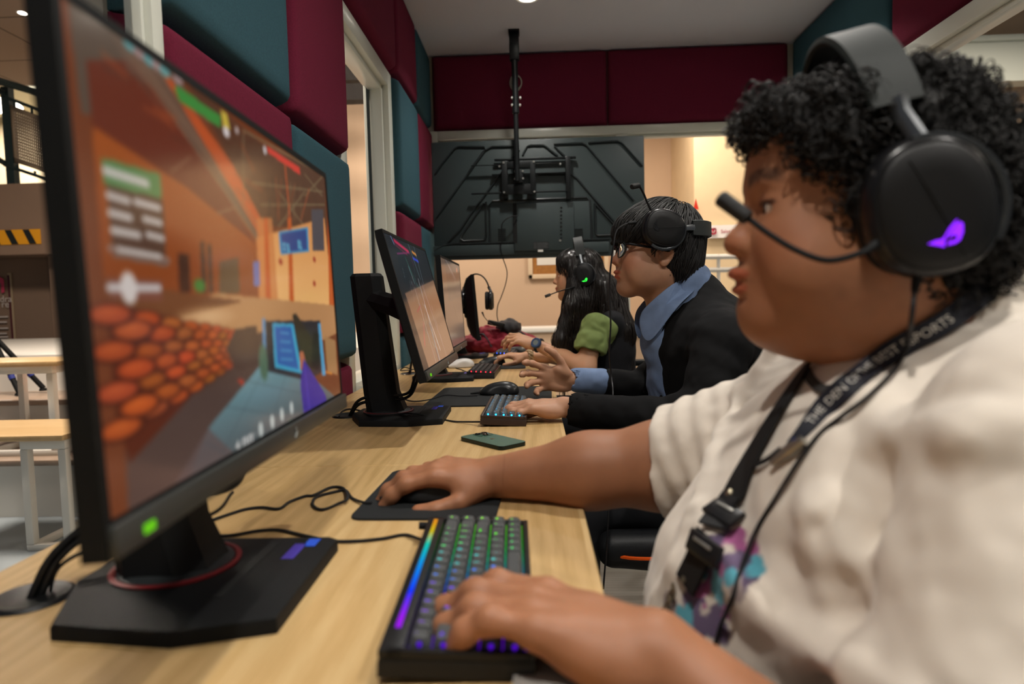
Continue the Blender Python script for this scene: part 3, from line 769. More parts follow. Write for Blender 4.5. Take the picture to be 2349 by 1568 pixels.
add_text(m, 'Sales Archive', .045, RTX, P(1684, 530, 6.146)); m.build('lettering', None, sg, True)
m = MB(); p = P(1636, 530, 6.135); m.tube([p+V3(-.015, 0, .012), p+V3(-.015, 0, -.004), p+V3(0, 0, -.014), p+V3(.015, 0, -.004), p+V3(.015, 0, .012)], .003, 6); m.build('icon_mark', M_WHITE, sg, True)
ex = thing('fire_box', 'small red cabinet on the narrow face beside the pillar', 'cabinet', tuple(P(1592, 500, 6.1)))
a, b_ = P(1584, 512, 6.1), P(1600, 490, 6.1)
m = MB(); m.b(a[0], b_[0], 6.1, 6.2, a[2], b_[2], .006); m.build('cabinet', mat('fire_red', 'c8301e', .4), ex, True)
m = MB(); p = P(1594, 468, 6.19); m.prism([(p[0]-.02, p[2]-.05), (p[0]+.03, p[2]-.05), (p[0]+.005, p[2]+.05)], 0, .004, np.array([[1,0,0],[0,0,1],[0,1,0]]).T, (0, 6.17, 0)); m.build('arrow', mat('fire_red', 'c8301e', .4), ex, True)
nb = thing('display_board', 'framed board with a yellow strip in the recess behind the seated man', 'board', tuple(P(1540, 470, 8.9)))
a, b_ = P(1500, 520, 8.9), P(1582, 445, 8.9)
m = MB(); m.b(a[0], b_[0], 8.9, 8.95, a[2], b_[2]); m.build('panel', mat('brown_board', '6e553f', .6), nb, True)
m = MB(); a, b_ = P(1516, 458, 8.88), P(1562, 448, 8.88); m.b(a[0], b_[0], 8.88, 8.9, a[2], b_[2]); m.build('strip', mat('yellow_strip', 'c8a83a', .6), nb, True)
# right hand side: white steel roof, beam
m = MB()
for k in range(14): m.b(2.2, 14, 4.6+.42*k, 4.6+.42*k+.38, 3.62+.10*k, 3.66+.10*k)
struct('hall_roof_right', m, mat('white_roof', 'c9cdc8', .6))
m = MB(); m.b(2.2, 14, 6.6, 6.8, 3.05, 3.42); m.b(2.2, 14, 6.55, 6.85, 3.42, 3.47); struct('trim_3', m, mat('pale_beam', 'b9bdb2', .5))
# ---------------- the row of desks ----------------
ZD = .75
DX0, DX1 = -.632, .065
M_OAK = wood_mat('pale_ash_desk_wood', 'a88752', 'c6a470', 'dbbf8c', axis=1, plank=.17, rough=.33)
seams = [-.35, .21, 1.20, 2.20, 3.18, 4.18]
names = ['nearest desk section running out of the photo at the bottom', 'wooden desk section carrying the big near monitor and the purple-lit keyboard', 'wooden desk section with the green phone and the tilted monitor', 'wooden desk section with the red-lit keyboard in front of the girl', 'farthest wooden desk section carrying the maroon bag']
GROM = [None, (-.537, .655), (-.515, 1.75), (-.542, 2.79), (-.50, 3.75)]
for i in range(5):
    y0, y1 = seams[i]+.0008, seams[i+1]-.0008
    d = thing('desk', names[i], 'desk', ((DX0+DX1)/2, (y0+y1)/2, 0), 0, 'row of wooden desk sections')
    m = MB(); m.b(DX0, DX1, y0, y1, ZD-.025, ZD, .0015, 1); m.build('desk_top', M_OAK, d, True)
    for x in (DX0+.03, DX1-.24):
        for y in (y0+.03, y1-.07):
            m = MB(); m.b(x, x+.04, y, y+.04, 0, ZD-.026, .003); m.build('leg', M_WHITE, d, True)
    m = MB(); m.b(DX0+.07, DX1-.21, y0+.035, y0+.065, ZD-.07, ZD-.026); m.b(DX0+.07, DX1-.21, y1-.065, y1-.035, ZD-.07, ZD-.026); m.build('crossbar', M_WHITE, d, True)
    if GROM[i]:
        gx, gy = GROM[i]; gy = max(y0+.05, min(gy, y1-.05))
        m = MB(); m.lathe([(0, .0012), (.024, .0012), (.026, .002), (.036, .0045), (.040, .002), (.041, .0005)], 32, None, (gx, gy, ZD)); m.build('grommet', M_BLACK, d, True)

# ---------------- screens: emissive picture stored on a fine grid ----------------
def screen_material():
    if 'screen_picture' in MATS: return MATS['screen_picture']
    m = bpy.data.materials.new('screen_picture'); m.use_nodes = True; nt = m.node_tree; b = nt.nodes['Principled BSDF']
    a = nt.nodes.new('ShaderNodeAttribute'); a.attribute_name = 'picture'
    nt.links.new(a.outputs['Color'], b.inputs['Emission Color']); b.inputs['Emission Strength'].default_value = .68
    b.inputs['Base Color'].default_value = (.01, .01, .012, 1); b.inputs['Roughness'].default_value = .13; b.inputs['Specular IOR Level'].default_value = .5
    MATS['screen_picture'] = m; return m
class Paint:
    def __init__(s, nu, nv, base, suv):
        s.nu, s.nv, s.suv = nu, nv, suv
        s.U, s.V = np.meshgrid((np.arange(nu)+.5)/nu, (np.arange(nv)+.5)/nv, indexing='ij'); s.I = np.zeros((nu, nv, 3)) + np.array(base)/255.
    def uv(s, pts): return np.array([s.suv(*p) for p in pts])
    def mask(s, P_):
        ins = np.zeros_like(s.U, bool); n = len(P_)
        for i in range(n):
            (x0, y0), (x1, y1) = P_[i], P_[(i+1) % n]
            c = ((y0 > s.V) != (y1 > s.V)) & (s.U < (x1-x0)*(s.V-y0)/((y1-y0) or 1e-9)+x0); ins ^= c
        return ins
    def poly(s, pts, col, a=1.0, col2=None, px=True):
        P_ = s.uv(pts) if px else np.array(pts); k = s.mask(P_)
        c = np.array(col)/255.
        if col2 is not None:
            t = ((s.V-P_[:, 1].min())/(np.ptp(P_[:, 1])+1e-9)).clip(0, 1)[..., None]; c = (np.array(col2)/255.)*(1-t)+c*t; s.I[k] = s.I[k]*(1-a)+c[k]*a
        else: s.I[k] = s.I[k]*(1-a)+c*a
    def line(s, p, q, w, col, a=1.0):
        (x0, y0), (x1, y1) = s.uv([p, q]); asp = s.nu/s.nv
        dx, dy = (x1-x0)*asp, y1-y0; L = dx*dx+dy*dy+1e-12; t = (((s.U-x0)*asp*dx+(s.V-y0)*dy)/L).clip(0, 1)
        d = np.hypot((s.U-x0)*asp-t*dx, (s.V-y0)-t*dy); k = np.clip(1.5-d/(w*.42), 0, 1)[..., None]*a
        s.I = s.I*(1-k)+np.array(col)/255.*k
    def blob(s, c, r, col, a=1.0, soft=1.0):
        (x, y), = s.uv([c]); d = np.hypot((s.U-x)/r[0], (s.V-y)/r[1]); k = np.clip((1.15-d)*3/soft, 0, 1)[..., None]*a
        s.I = s.I*(1-k)+np.array(col)/255.*k
    def blur(s, n):
        for _ in range(n):
            p = np.pad(s.I, ((1, 1), (1, 1), (0, 0)), 'edge'); s.I = (p[1:-1, 1:-1]*2+p[2:, 1:-1]+p[:-2, 1:-1]+p[1:-1, 2:]+p[1:-1, :-2])/6
    def digits(s, txt, x, y, h, col):
        D = {'0': '757', '1': '', }
        G = {'0': ('111', '101', '101', '101', '111'), '1': ('010', '110', '010', '010', '111'), '7': ('111', '001', '010', '010', '010'), '5': ('111', '100', '111', '001', '111'), '8': ('111', '101', '111', '101', '111'), ':': ('0', '1', '0', '1', '0')}
        w = h/5*(s.nv/s.nu)*1.0; cx = x
        for ch in txt:
            g = G[ch]
            for r_, row in enumerate(g):
                for c_, b_ in enumerate(row):
                    if b_ == '1':
                        u0 = cx+c_*w; v0 = y-r_*h/5; s.poly([(u0, v0), (u0+w, v0), (u0+w, v0-h/5), (u0, v0-h/5)], col, 1, None, False)
            cx += w*(len(g[0])+.8)
class Panel:
    """monitor panel geometry: centre c, yaw, tilt"""
    def __init__(s, c, yaw, tilt, w=.555, h=.335):
        s.c = np.array(c); s.n = np.array([math.cos(tilt)*math.cos(yaw), math.cos(tilt)*math.sin(yaw), math.sin(tilt)])
        s.a = np.array([-math.sin(yaw), math.cos(yaw), 0]); s.u = np.cross(s.n, s.a); s.w, s.h = w, h
        s.R = np.array([s.n, s.a, s.u]).T
        s.s0, s.s1, s.t0, s.t1 = -w/2+.0075, w/2-.0075, -h/2+.024, h/2-.0075
    def pt(s, x, y, z): return s.c + s.R @ np.array([x, y, z])
    def suv(s, px, py):
        d = ray(px, py); t = ((s.c-CAM)@s.n)/(d@s.n); q = CAM+d*t-s.c
        return ((q@s.a-s.s0)/(s.s1-s.s0), (q@s.u-s.t0)/(s.t1-s.t0))
def monitor(base, panel_, paint, label, lean=0.0, seam=None, sticker=True, led='8aff2a'):
    o = thing('monitor', label, 'monitor', (base[0], base[1], ZD), 0, 'black gaming monitors along the desk')
    b = V3(base[0], base[1], ZD); p = panel_
    m = MB(); m.prism([(.162, -.125), (.158, .076), (.146, .084), (-.03, .084), (-.085, .052), (-.088, -.04), (-.045, -.135), (.075, -.150)], .0, .016, None, b, .004)
    ba = m.build('base', M_BLACKM, o, True)
    m = MB(); m.b(b[0]+.080, b[0]+.092, b[1]-.085, b[1]+.060, b[2]+.0155, b[2]+.0168); m.build('phone_slot', mat('slot_black', (.003, .003, .003), .8), ba, True)
    m = MB(); m.lathe([(.066, .016), (.067, .0185), (.062, .0195), (.060, .017)], 40, None, b); m.build('red_ring', mat('ring_red', (.16, .012, .014), .45), ba, True)
    m = MB(); m.lathe([(.0595, .016), (.059, .019), (.052, .021), (.045, .022)], 40, None, b); m.build('collar', M_DGREY, ba, True)
    if sticker:
        m = MB(); m.setmat(mat('sticker_violet', '4a3fa8', .3)); m.b(b[0]+.112, b[0]+.126, b[1]+.012, b[1]+.058, b[2]+.016, b[2]+.0163)
        m.setmat(mat('sticker_blue', '2b55c9', .3)); m.b(b[0]+.124, b[0]+.138, b[1]+.050, b[1]+.074, b[2]+.016, b[2]+.0163); m.build('sticker', None, ba, True)
    # stand post: faceted column leaning slightly, arm to the panel
    top = V3(b[0]-.045, b[1]+.0, 1.125)
    rings = []; m = MB()
    for (cx, cy, z, hw, hd) in ((b[0]-.002, b[1], ZD+.018, .046, .050), (b[0]-.016, b[1], ZD+.07, .038, .044), (top[0], top[1], top[2], .031, .040), (top[0], top[1], top[2]+.008, .025, .034)):
        rings.append(m._verts([(cx+hd*sx, cy+hw*sy, z) for sx, sy in ((1, -.55), (1, .55), (.45, 1), (-.6, 1), (-1, .6), (-1, -.6), (-.6, -1), (.45, -1))]))
    for r0, r1 in zip(rings[:-1], rings[1:]):
        for k in range(8): m._f([r0[k], r0[(k+1) % 8], r1[(k+1) % 8], r1[k]])
    m._f(rings[0][::-1]); m._f(rings[-1]); po = m.build('stand_post', M_BLACKM, o, True, smooth=20)
    m = MB(); pb = p.pt(-.045, 0, -.0); a0 = V3(top[0]+.01, top[1], min(pb[2]+.03, 1.10))
    m.tube([a0, (a0+pb)/2, pb], [.030, .028, .036], 8); m.box(pb, (.02, .11, .11), p.R, .006); m.build('arm', M_BLACKM, o, True)
    # housing : box with bevelled back bulge
    m = MB(); rings = []
    for (x, f) in ((-.046, .30), (-.040, .62), (-.022, .93), (-.016, 1.0), (.0, 1.0)):
        rings.append(m._verts([p.pt(x, sy*p.w/2*f, sz*p.h/2*f) for sy, sz in ((-1, -1), (1, -1), (1, 1), (-1, 1))]))
    for r0, r1 in zip(rings[:-1], rings[1:]):
        for k in range(4): m._f([r0[k], r0[(k+1) % 4], r1[(k+1) % 4], r1[k]])
    m._f(rings[0][::-1])
    iv = m._verts([p.pt(0, y, z) for y, z in ((p.s0, p.t0), (p.s1, p.t0), (p.s1, p.t1), (p.s0, p.t1))])
    for k in range(4): m._f([rings[-1][k], rings[-1][(k+1) % 4], iv[(k+1) % 4], iv[k]])
    hs = m.build('housing', M_BLACKM, o, True, smooth=25)
    m = MB(); m.box(p.pt(.003, 0, -p.h/2+.0115), (.006, p.w-.002, .020), p.R, .0015); m.build('chin_strip', mat('chin_grey', (.035, .038, .036), .35), o, True)
    m = MB(); m.box(p.pt(.0068, -p.w/2+.035, -p.h/2+.010), (.0012, .012, .006), p.R); m.build('power_light', emat('led_'+led, led, .55), o, True)
    m = MB(); m.tube([p.pt(.0065, .045, -p.h/2+.006), p.pt(.0065, .052, -p.h/2+.012), p.pt(.0065, .049, -p.h/2+.016)], .0012, 5); m.build('logo_mark', mat('logo_grey', (.2, .21, .2), .4), o, True)
    # screen grid
    I = paint(p).I if paint else np.full((8, 8, 3), .01)
    nu, nv = I.shape[:2]; us = np.linspace(p.s0, p.s1, nu); vs = np.linspace(p.t0, p.t1, nv)
    Pn = p.c + us[:, None, None]*p.a + vs[None, :, None]*p.u - .0006*p.n; idx = np.arange(nu*nv).reshape(nu, nv)
    q = np.stack([idx[:-1, :-1], idx[1:, :-1], idx[1:, 1:], idx[:-1, 1:]], -1).reshape(-1, 4)
    L_ = np.where(I <= .04045, I/12.92, ((I+.055)/1.055)**2.4).reshape(-1, 3)
    me = bpy.data.meshes.new('screen'); me.from_pydata([], [], [])
    ob = raw_mesh('screen', Pn.reshape(-1, 3), q, screen_material(), o, True)
    ca = ob.data.color_attributes.new('picture', 'FLOAT_COLOR', 'POINT'); ca.data.foreach_set('color', np.concatenate([L_, np.ones((len(L_), 1))], 1).ravel().astype(np.float32))
    return o
def paint1(p):
    S = Paint(460, 270, (120, 62, 32), p.suv); r = random.Random(3)
    S.poly([(150, -60), (420, 60), (420, 330), (190, 260)], (96, 78, 64), 1); S.poly([(215, 290), (430, 330), (600, 560), (600, 700), (240, 640)], (172, 86, 30), 1, (140, 66, 22))
    S.poly([(200, 140), (330, 140), (590, 560), (430, 430), (215, 290)], (110, 48, 28)); S.poly([(250, 60), (420, 180), (440, 260), (300, 170)], (112, 88, 72), .7)
    S.poly([(300, 120), (350, 120), (620, 540), (595, 560)], (112, 84, 66)); S.poly([(350, 130), (400, 190), (600, 470), (625, 560), (600, 545)], (196, 86, 38)); S.poly([(420, 170), (600, 330), (745, 400), (750, 520), (610, 520), (520, 350)], (92, 58, 38))
    for a, b_ in (((300, 130), (590, 545)), ((395, 395), (440, 360)), ((500, 490), (545, 475)), ((330, 150), (610, 540))): S.line(a, b_, .006, (150, 112, 84))
    for a, b_ in (((560, 300), (560, 470)), ((560, 300), (740, 400)), ((580, 420), (740, 440)), ((600, 470), (745, 470)), ((640, 440), (700, 520)), ((700, 440), (640, 520)), ((700, 400), (740, 450)), ((745, 400), (700, 450))): S.line(a, b_, .007, (134, 116, 84))
    S.line((655, 380), (668, 520), .014, (214, 88, 36))
    for k in range(34):
        x = 230+r.random()*330; y = 90+r.random()*.9*(x-150); S.line((x, y), (x+r.uniform(20, 60), y+r.uniform(18, 60)), r.uniform(.006, .02), r.choice([(88, 52, 36), (150, 70, 38), (120, 92, 74), (70, 48, 38), (176, 84, 40)]), .35)
    for k in range(16): x = 600+r.random()*135; S.line((x, 395+.35*(x-600)), (x+r.uniform(-20, 25), 505), .006, r.choice([(60, 46, 34), (150, 126, 92), (196, 84, 40)]), .6)
    S.poly([(590, 545), (745, 500), (765, 705), (598, 700)], (232, 152, 84), 1, (250, 190, 118)); S.poly([(590, 500), (625, 500), (640, 700), (595, 700)], (214, 128, 66), .8)
    for x0, x1 in ((607, 616), (661, 668), (752, 760)): S.poly([(x0, 500), (x0+8, 500), (x1+8, 703), (x0+4, 703)], (206, 92, 32))
    S.poly([(582, 600), (596, 598), (598, 655), (584, 657)], (120, 120, 176)); S.poly([(715, 480), (742, 480), (745, 575), (718, 575)], (86, 78, 82))
    for c in ((645, 600), (722, 595), (722, 650)): S.blob(c, (.012, .012), (176, 66, 40))
    S.poly([(640, 532), (707, 521), (710, 577), (645, 584)], (66, 150, 196)); S.poly([(645, 536), (703, 526), (706, 572), (649, 579)], (48, 74, 140))
    u, v = p.suv(650, 556); S.digits('075', u, v, .030, (120, 220, 236)); u, v = p.suv(684, 550); S.digits('01', u, v, .032, (120, 220, 236))
    S.poly([(410, 580), (436, 585), (440, 672), (414, 670)], (70, 36, 20)); S.poly([(462, 555), (470, 555), (476, 672), (466, 672)], (66, 48, 34)); S.poly([(478, 560), (486, 560), (490, 672), (482, 672)], (66, 48, 34)); S.poly([(505, 600), (548, 590), (552, 672), (505, 672)], (98, 72, 44)); S.blob((460, 655), (.018, .018), (70, 130, 50))
    S.poly([(380, 700), (500, 672), (770, 700), (780, 760), (700, 800), (560, 800), (430, 790)], (196, 142, 92)); S.poly([(250, 640), (420, 670), (560, 690), (400, 730), (255, 700)], (120, 70, 36)); S.blob((480, 725), (.10, .03), (236, 190, 140), .8, 3)
    # floor
    S.poly([(290, 1010), (470, 830), (600, 760), (700, 830), (560, 1010), (300, 1230)], (78, 58, 50), 1, (96, 74, 66)); S.poly([(300, 1240), (560, 1010), (790, 925), (785, 960)], (92, 66, 58))
    S.poly([(600, 835), (700, 850), (790, 925), (560, 1060), (420, 1130), (480, 980)], (118, 168, 178), .95, (84, 84, 86)); S.poly([(330, 1230), (480, 980), (560, 1060)], (104, 86, 84), .8)
    for a, b_ in (((560, 870), (690, 900)), ((520, 930), (690, 960)), ((470, 1010), (560, 1060)), ((610, 840), (500, 1060)), ((660, 850), (600, 1040))): S.line(a, b_, .003, (70, 84, 92), .7)
    # sandbags
    S.poly([(250, 690), (440, 740), (560, 765), (500, 840), (420, 930), (300, 1060), (270, 950)], (96, 40, 18))
    (uL, vLt), (_, vLb), (uR, vRt), (_, vRb) = p.suv(262, 700), p.suv(285, 1000), p.suv(550, 758), p.suv(548, 828)
    sv = S.suv; S.suv = lambda x, y: (x, y)
    u = uR; n_ = 7
    while u > uL-.05:
        t = (u-uL)/(uR-uL); w = .040*(1-t)+.012*t
        for row in range(n_-1, -1, -1):
            top = vLt*(1-t)+vRt*t; bot = vLb*(1-t)+vRb*t; h = (top-bot)/n_; y = top-h*(row+.5)+r.uniform(-.1, .1)*h; x = u+(w if row % 2 else 0)
            c = (r.randint(160, 200), r.randint(72, 92), r.randint(26, 40))
            S.blob((x, y), (w*1.14, h*.64), (62, 24, 12), .95, .8); S.blob((x, y+h*.03), (w*1.0, h*.53), c, 1, 1.1); S.blob((x-w*.1, y+h*.14), (w*.6, h*.20), (min(c[0]+30, 255), c[1]+24, c[2]+12), .6, 2)
        u -= w*2.0
    S.suv = sv
    S.poly([(540, 755), (590, 745), (600, 830), (545, 850), (520, 800)], (74, 52, 44))
    # blue door, prop and purple sleeve
    S.poly([(603, 730), (609, 730), (614, 850), (606, 850)], (92, 150, 196)); S.poly([(610, 735), (735, 735), (745, 850), (700, 870), (615, 850)], (38, 40, 48)); S.poly([(626, 740), (674, 742), (694, 856), (632, 842)], (60, 176, 214)); S.poly([(631, 748), (669, 748), (686, 846), (637, 834)], (42, 100, 178))
    for k in range(4): S.line((645, 762+20*k), (664+3*k, 764+20*k), .006, (110, 190, 226), .8)
    S.poly([(730, 740), (736, 740), (748, 860), (740, 860)], (80, 168, 214)); S.poly([(745, 770), (770, 780), (775, 860), (752, 850)], (176, 130, 84)); S.line((748, 852), (762, 856), .01, (240, 150, 50))
    S.poly([(671, 722), (680, 718), (720, 780), (735, 835), (712, 860), (690, 800)], (50, 44, 34)); S.poly([(718, 760), (733, 765), (732, 850), (715, 840)], (22, 24, 30)); S.poly([(688, 806), (696, 804), (704, 835), (690, 850)], (196, 108, 76)); S.poly([(697, 822), (712, 845), (748, 905), (752, 930), (700, 968), (690, 880)], (62, 46, 156)); S.line((700, 840), (712, 950), .012, (96, 74, 200), .8)
    S.blob((606, 830), (.022, .06), (76, 110, 88)); S.poly([(545, 870), (560, 868), (560, 885)], (190, 60, 40))
    # HUD
    S.poly([(236, 362), (370, 400), (374, 458), (243, 424)], (92, 136, 80)); S.poly([(246, 424), (376, 458), (384, 598), (262, 572)], (88, 58, 42)); S.poly([(250, 560), (390, 590), (392, 604), (252, 576)], (150, 120, 108)); S.poly([(262, 572), (388, 598), (388, 612), (264, 590)], (124, 96, 82))
    for (a, b_, w) in (((245, 392), (340, 422), .022), ((252, 448), (298, 462), .019), ((314, 463), (368, 478), .019), ((256, 488), (302, 500), .019), ((334, 502), (371, 512), .018), ((262, 528), (322, 540), .019), ((342, 538), (376, 547), .018), ((276, 572), (370, 588), .014)):
        S.line(a, b_, w, (216, 208, 202)); 
        for k in range(7):
            t = (k+.5)/7; x = a[0]+(b_[0]-a[0])*t; y = a[1]+(b_[1]-a[1])*t; S.line((x, y-9), (x, y+9), .0032, (150, 120, 100), .45)
    S.poly([(250, 634), (374, 642), (376, 690), (256, 686)], (128, 74, 56)); S.line((254, 659), (368, 660), .020, (210, 202, 200)); S.blob((299, 660), (.017, .035), (224, 212, 206))
    S.poly([(402, 200), (412, 200), (508, 268), (508, 294), (414, 234)], (66, 146, 62)); S.poly([(508, 254), (522, 262), (530, 300), (514, 292)], (214, 186, 70)); S.blob((521, 304), (.012, .016), (232, 220, 220)); S.poly([(612, 334), (688, 384), (690, 402), (617, 352)], (226, 62, 48)); S.blob((609, 345), (.008, .016), (220, 210, 210)); S.blob((545, 300), (.007, .012), (200, 180, 176))
    for k, (x, y) in enumerate(((300, 105), (322, 122), (345, 140), (362, 150), (380, 165), (410, 182))): S.blob((x, y), (.014, .014), ((96, 176, 180), (180, 150, 150))[k % 2], .8)
    u, v = p.suv(543, 1010); S.digits('100', u, v, .055, (222, 220, 216))
    for x, y in ((602, 1013), (628, 995), (650, 979), (672, 964)): S.line((x-8, y+3), (x+8, y-4), .009, (74, 204, 120)); S.blob((x-2, y-30), (.010, .024), (206, 214, 210))
    u, v = p.suv(700, 947); S.digits('8', u, v, .04, (220, 220, 226)); S.blob((687, 972), (.012, .02), (30, 90, 190)); S.line((575, 1000), (590, 992), .003, (200, 200, 200))
    S.blur(2); return S
def paint2(p):
    S = Paint(240, 150, (28, 32, 38), p.suv); r = random.Random(5)
    S.poly([(930, 672), (1000, 640), (1040, 800), (990, 860)], (132, 100, 80), 1, (160, 124, 98)); S.poly([(905, 560), (925, 560), (942, 650), (935, 670)], (20, 30, 38))
    S.line((905, 552), (938, 578), .035, (206, 40, 86)); S.line((908, 562), (935, 585), .014, (120, 30, 60)); S.line((896, 540), (905, 560), .02, (130, 140, 190)); S.line((912, 582), (940, 580), .012, (150, 40, 110)); S.line((940, 580), (950, 610), .010, (120, 40, 110))
    S.line((946, 578), (955, 585), .03, (232, 150, 60)); S.line((948, 592), (960, 600), .03, (48, 70, 214))
    for (a, b_, w, c) in (((935, 555), (965, 640), .009, (150, 200, 214)), ((949, 563), (972, 650), .008, (160, 196, 216)), ((930, 590), (960, 660), .009, (66, 170, 140)), ((938, 612), (952, 650), .02, (110, 150, 150)), ((960, 640), (1015, 845), .016, (190, 200, 210)), ((952, 660), (1005, 845), .012, (206, 176, 176)), ((968, 650), (1020, 800), .009, (196, 170, 200)), ((975, 700), (1010, 800), .022, (226, 216, 214)), ((985, 740), (1010, 830), .014, (120, 160, 180)), ((990, 700), (1026, 820), .004, (220, 200, 190)), ((958, 715), (965, 700), .008, (200, 60, 90)), ((972, 740), (975, 790), .03, (190, 96, 90)), ((1000, 800), (1008, 830), .02, (70, 50, 80))):
        S.line(a, b_, w, c, .9)
    for k in range(70):
        t = r.random(); x = 938+t*75+r.gauss(0, 7); y = 600+t*235+r.gauss(0, 12); S.line((x, y), (x+r.uniform(3, 9), y+r.uniform(10, 30)), .004, r.choice([(210, 220, 226), (196, 120, 130), (90, 160, 170), (60, 60, 90), (170, 110, 80)]), .8)
    S.line((990, 848), (1034, 812), .016, (196, 150, 122)); S.blur(1); return S
def paint3(p):
    S = Paint(160, 100, (112, 92, 80), p.suv); r = random.Random(9)
    S.poly([(1020, 590), (1052, 605), (1060, 680), (1030, 690)], (96, 84, 78)); S.line((1022, 595), (1045, 640), .01, (170, 160, 165)); S.line((1025, 600), (1050, 660), .006, (160, 150, 150))
    for k in range(26):
        x = 1020+r.random()*36; y = 600+r.random()*180; S.line((x, y), (x+r.uniform(-3, 5), y+r.uniform(5, 30)), .006, r.choice([(140, 120, 104), (84, 66, 56), (120, 104, 96), (70, 60, 54)]), .7)
    S.blob((1048, 620), (.03, .03), (206, 120, 90)); S.line((1040, 700), (1053, 740), .008, (70, 54, 46)); S.blur(1); return S
pan1 = Panel((-.2722, .6496, 1.0697), .0449, .0337, .565, .336)
pan2 = Panel((-.272, 1.64, 1.047), math.radians(0), math.radians(14.5), .545, .335)
pan3 = Panel((-.292, 2.40, 1.040), math.radians(0), math.radians(3), .545, .335)
pan4 = Panel((-.325, 3.55, 1.025), math.radians(8.5), math.radians(4), .545, .335)
monitor((-.405, .702), pan1, paint1, 'large black monitor in the left foreground showing an orange warehouse game scene')
monitor((-.395, 1.725), pan2, paint2, 'black monitor tilted far back with pink and white streaks on its screen')
monitor((-.40, 2.60), pan3, paint3, 'black upright monitor with a dim brown screen just beyond the tilted one')
monitor((-.42, 3.60), pan4, None, 'black monitor seen edge-on at the far end with a headset hung over it', led='303030')

# ---------------- keyboards ----------------
ROWS = [[('`', 1)]+[(c, 1) for c in '1234567890-=']+[('<-', 2), ('Ins', 1)],
        [('Tab', 1.5)]+[(c, 1) for c in 'QWERTYUIOP[]']+[('\\', 1.5), ('Del', 1)],
        [('Caps', 1.75)]+[(c, 1) for c in "ASDFGHJKL;'"]+[('Enter', 2.25), ('PgU', 1)],
        [('Shift', 2.25)]+[(c, 1) for c in 'ZXCVBNM,./']+[('Shift', 1.75), ('^', 1), ('PgD', 1)],
        [('Ctrl', 1.25), ('Win', 1.25), ('Alt', 1.25), ('', 6.25), ('Alt', 1), ('Fn', 1), ('Ctl', 1), ('<', 1), ('v', 1), ('>', 1)]]
KEYM = {}
def key_mesh(w, legend, em, capm, lit=True):
    k = (w, legend, em, capm.name, lit)
    if k in KEYM: return KEYM[k]
    U = .019; m = MB(); W_, D = U*w-.0012, U-.0012; r0, r1, r2 = [], [], []
    m.setmat(capm)
    def ring(hx, hy, z, dy=0, c=.002):
        return m._verts([(-hx+c, -hy+dy, z), (hx-c, -hy+dy, z), (hx, -hy+c+dy, z), (hx, hy-c+dy, z), (hx-c, hy+dy, z), (-hx+c, hy+dy, z), (-hx, hy-c+dy, z), (-hx, -hy+c+dy, z)])
    a = [ring(W_/2, D/2, 0), ring(W_/2-.0006, D/2-.0006, .003), ring(W_/2-.0022, D/2-.0024, .0078, .0006), ring(W_/2-.0034, D/2-.0036, .0088, .0006)]
    for p, q in zip(a[:-1], a[1:]):
        for i in range(8): m._f([p[i], p[(i+1) % 8], q[(i+1) % 8], q[i]])
    m._f(a[-1]); m._f(a[0][::-1])
    if lit and legend:
        m.setmat(em); add_text(m, legend, .0062 if len(legend) < 2 else .0042, np.eye(3), (-(W_/2-.0062) if w > 1.2 else -.0018, .0022, .00895))
    bmesh.ops.recalc_face_normals(m.bm, faces=m.bm.faces[:])
    me = bpy.data.meshes.new('keycap'); m.bm.to_mesh(me); m.bm.free()
    for mm in m.mats: me.materials.append(mm)
    KEYM[k] = me; return me
def ramp_emission(name, stops, strength, axis=0, lo=-.16, hi=.16):
    m = bpy.data.materials.new(name); m.use_nodes = True; nt = m.node_tree; nt.nodes.remove(nt.nodes['Principled BSDF'])
    tc = nt.nodes.new('ShaderNodeTexCoord'); sp = nt.nodes.new('ShaderNodeSeparateXYZ'); nt.links.new(tc.outputs['Object'], sp.inputs[0])
    mr = nt.nodes.new('ShaderNodeMapRange'); mr.inputs[1].default_value = lo; mr.inputs[2].default_value = hi; nt.links.new(sp.outputs[axis], mr.inputs[0])
    cr = nt.nodes.new('ShaderNodeValToRGB'); el = cr.color_ramp.elements
    for i, (p, c) in enumerate(stops):
        e = el[i] if i < 2 else el.new(p); e.position = p; e.color = (*hexc(c), 1)
    nt.links.new(mr.outputs[0], cr.inputs[0]); e = nt.nodes.new('ShaderNodeEmission'); e.inputs[1].default_value = strength
    nt.links.new(cr.outputs[0], e.inputs[0]); nt.links.new(e.outputs[0], nt.nodes['Material Output'].inputs[0]); return m
RAIN = [(0, '5a10d8'), (.22, '8a18e0'), (.36, '2030ff'), (.5, '10a0e8'), (.62, '10d8a0'), (.75, '20e030'), (1, '80e020')]
def lerp_stops(stops, t):
    for (a, ca), (b_, cb) in zip(stops[:-1], stops[1:]):
        if t <= b_: k = (t-a)/(b_-a); x, y = hexc(ca), hexc(cb); return tuple(x[i]*(1-k)+y[i]*k for i in range(3))
    return hexc(stops[-1][1])
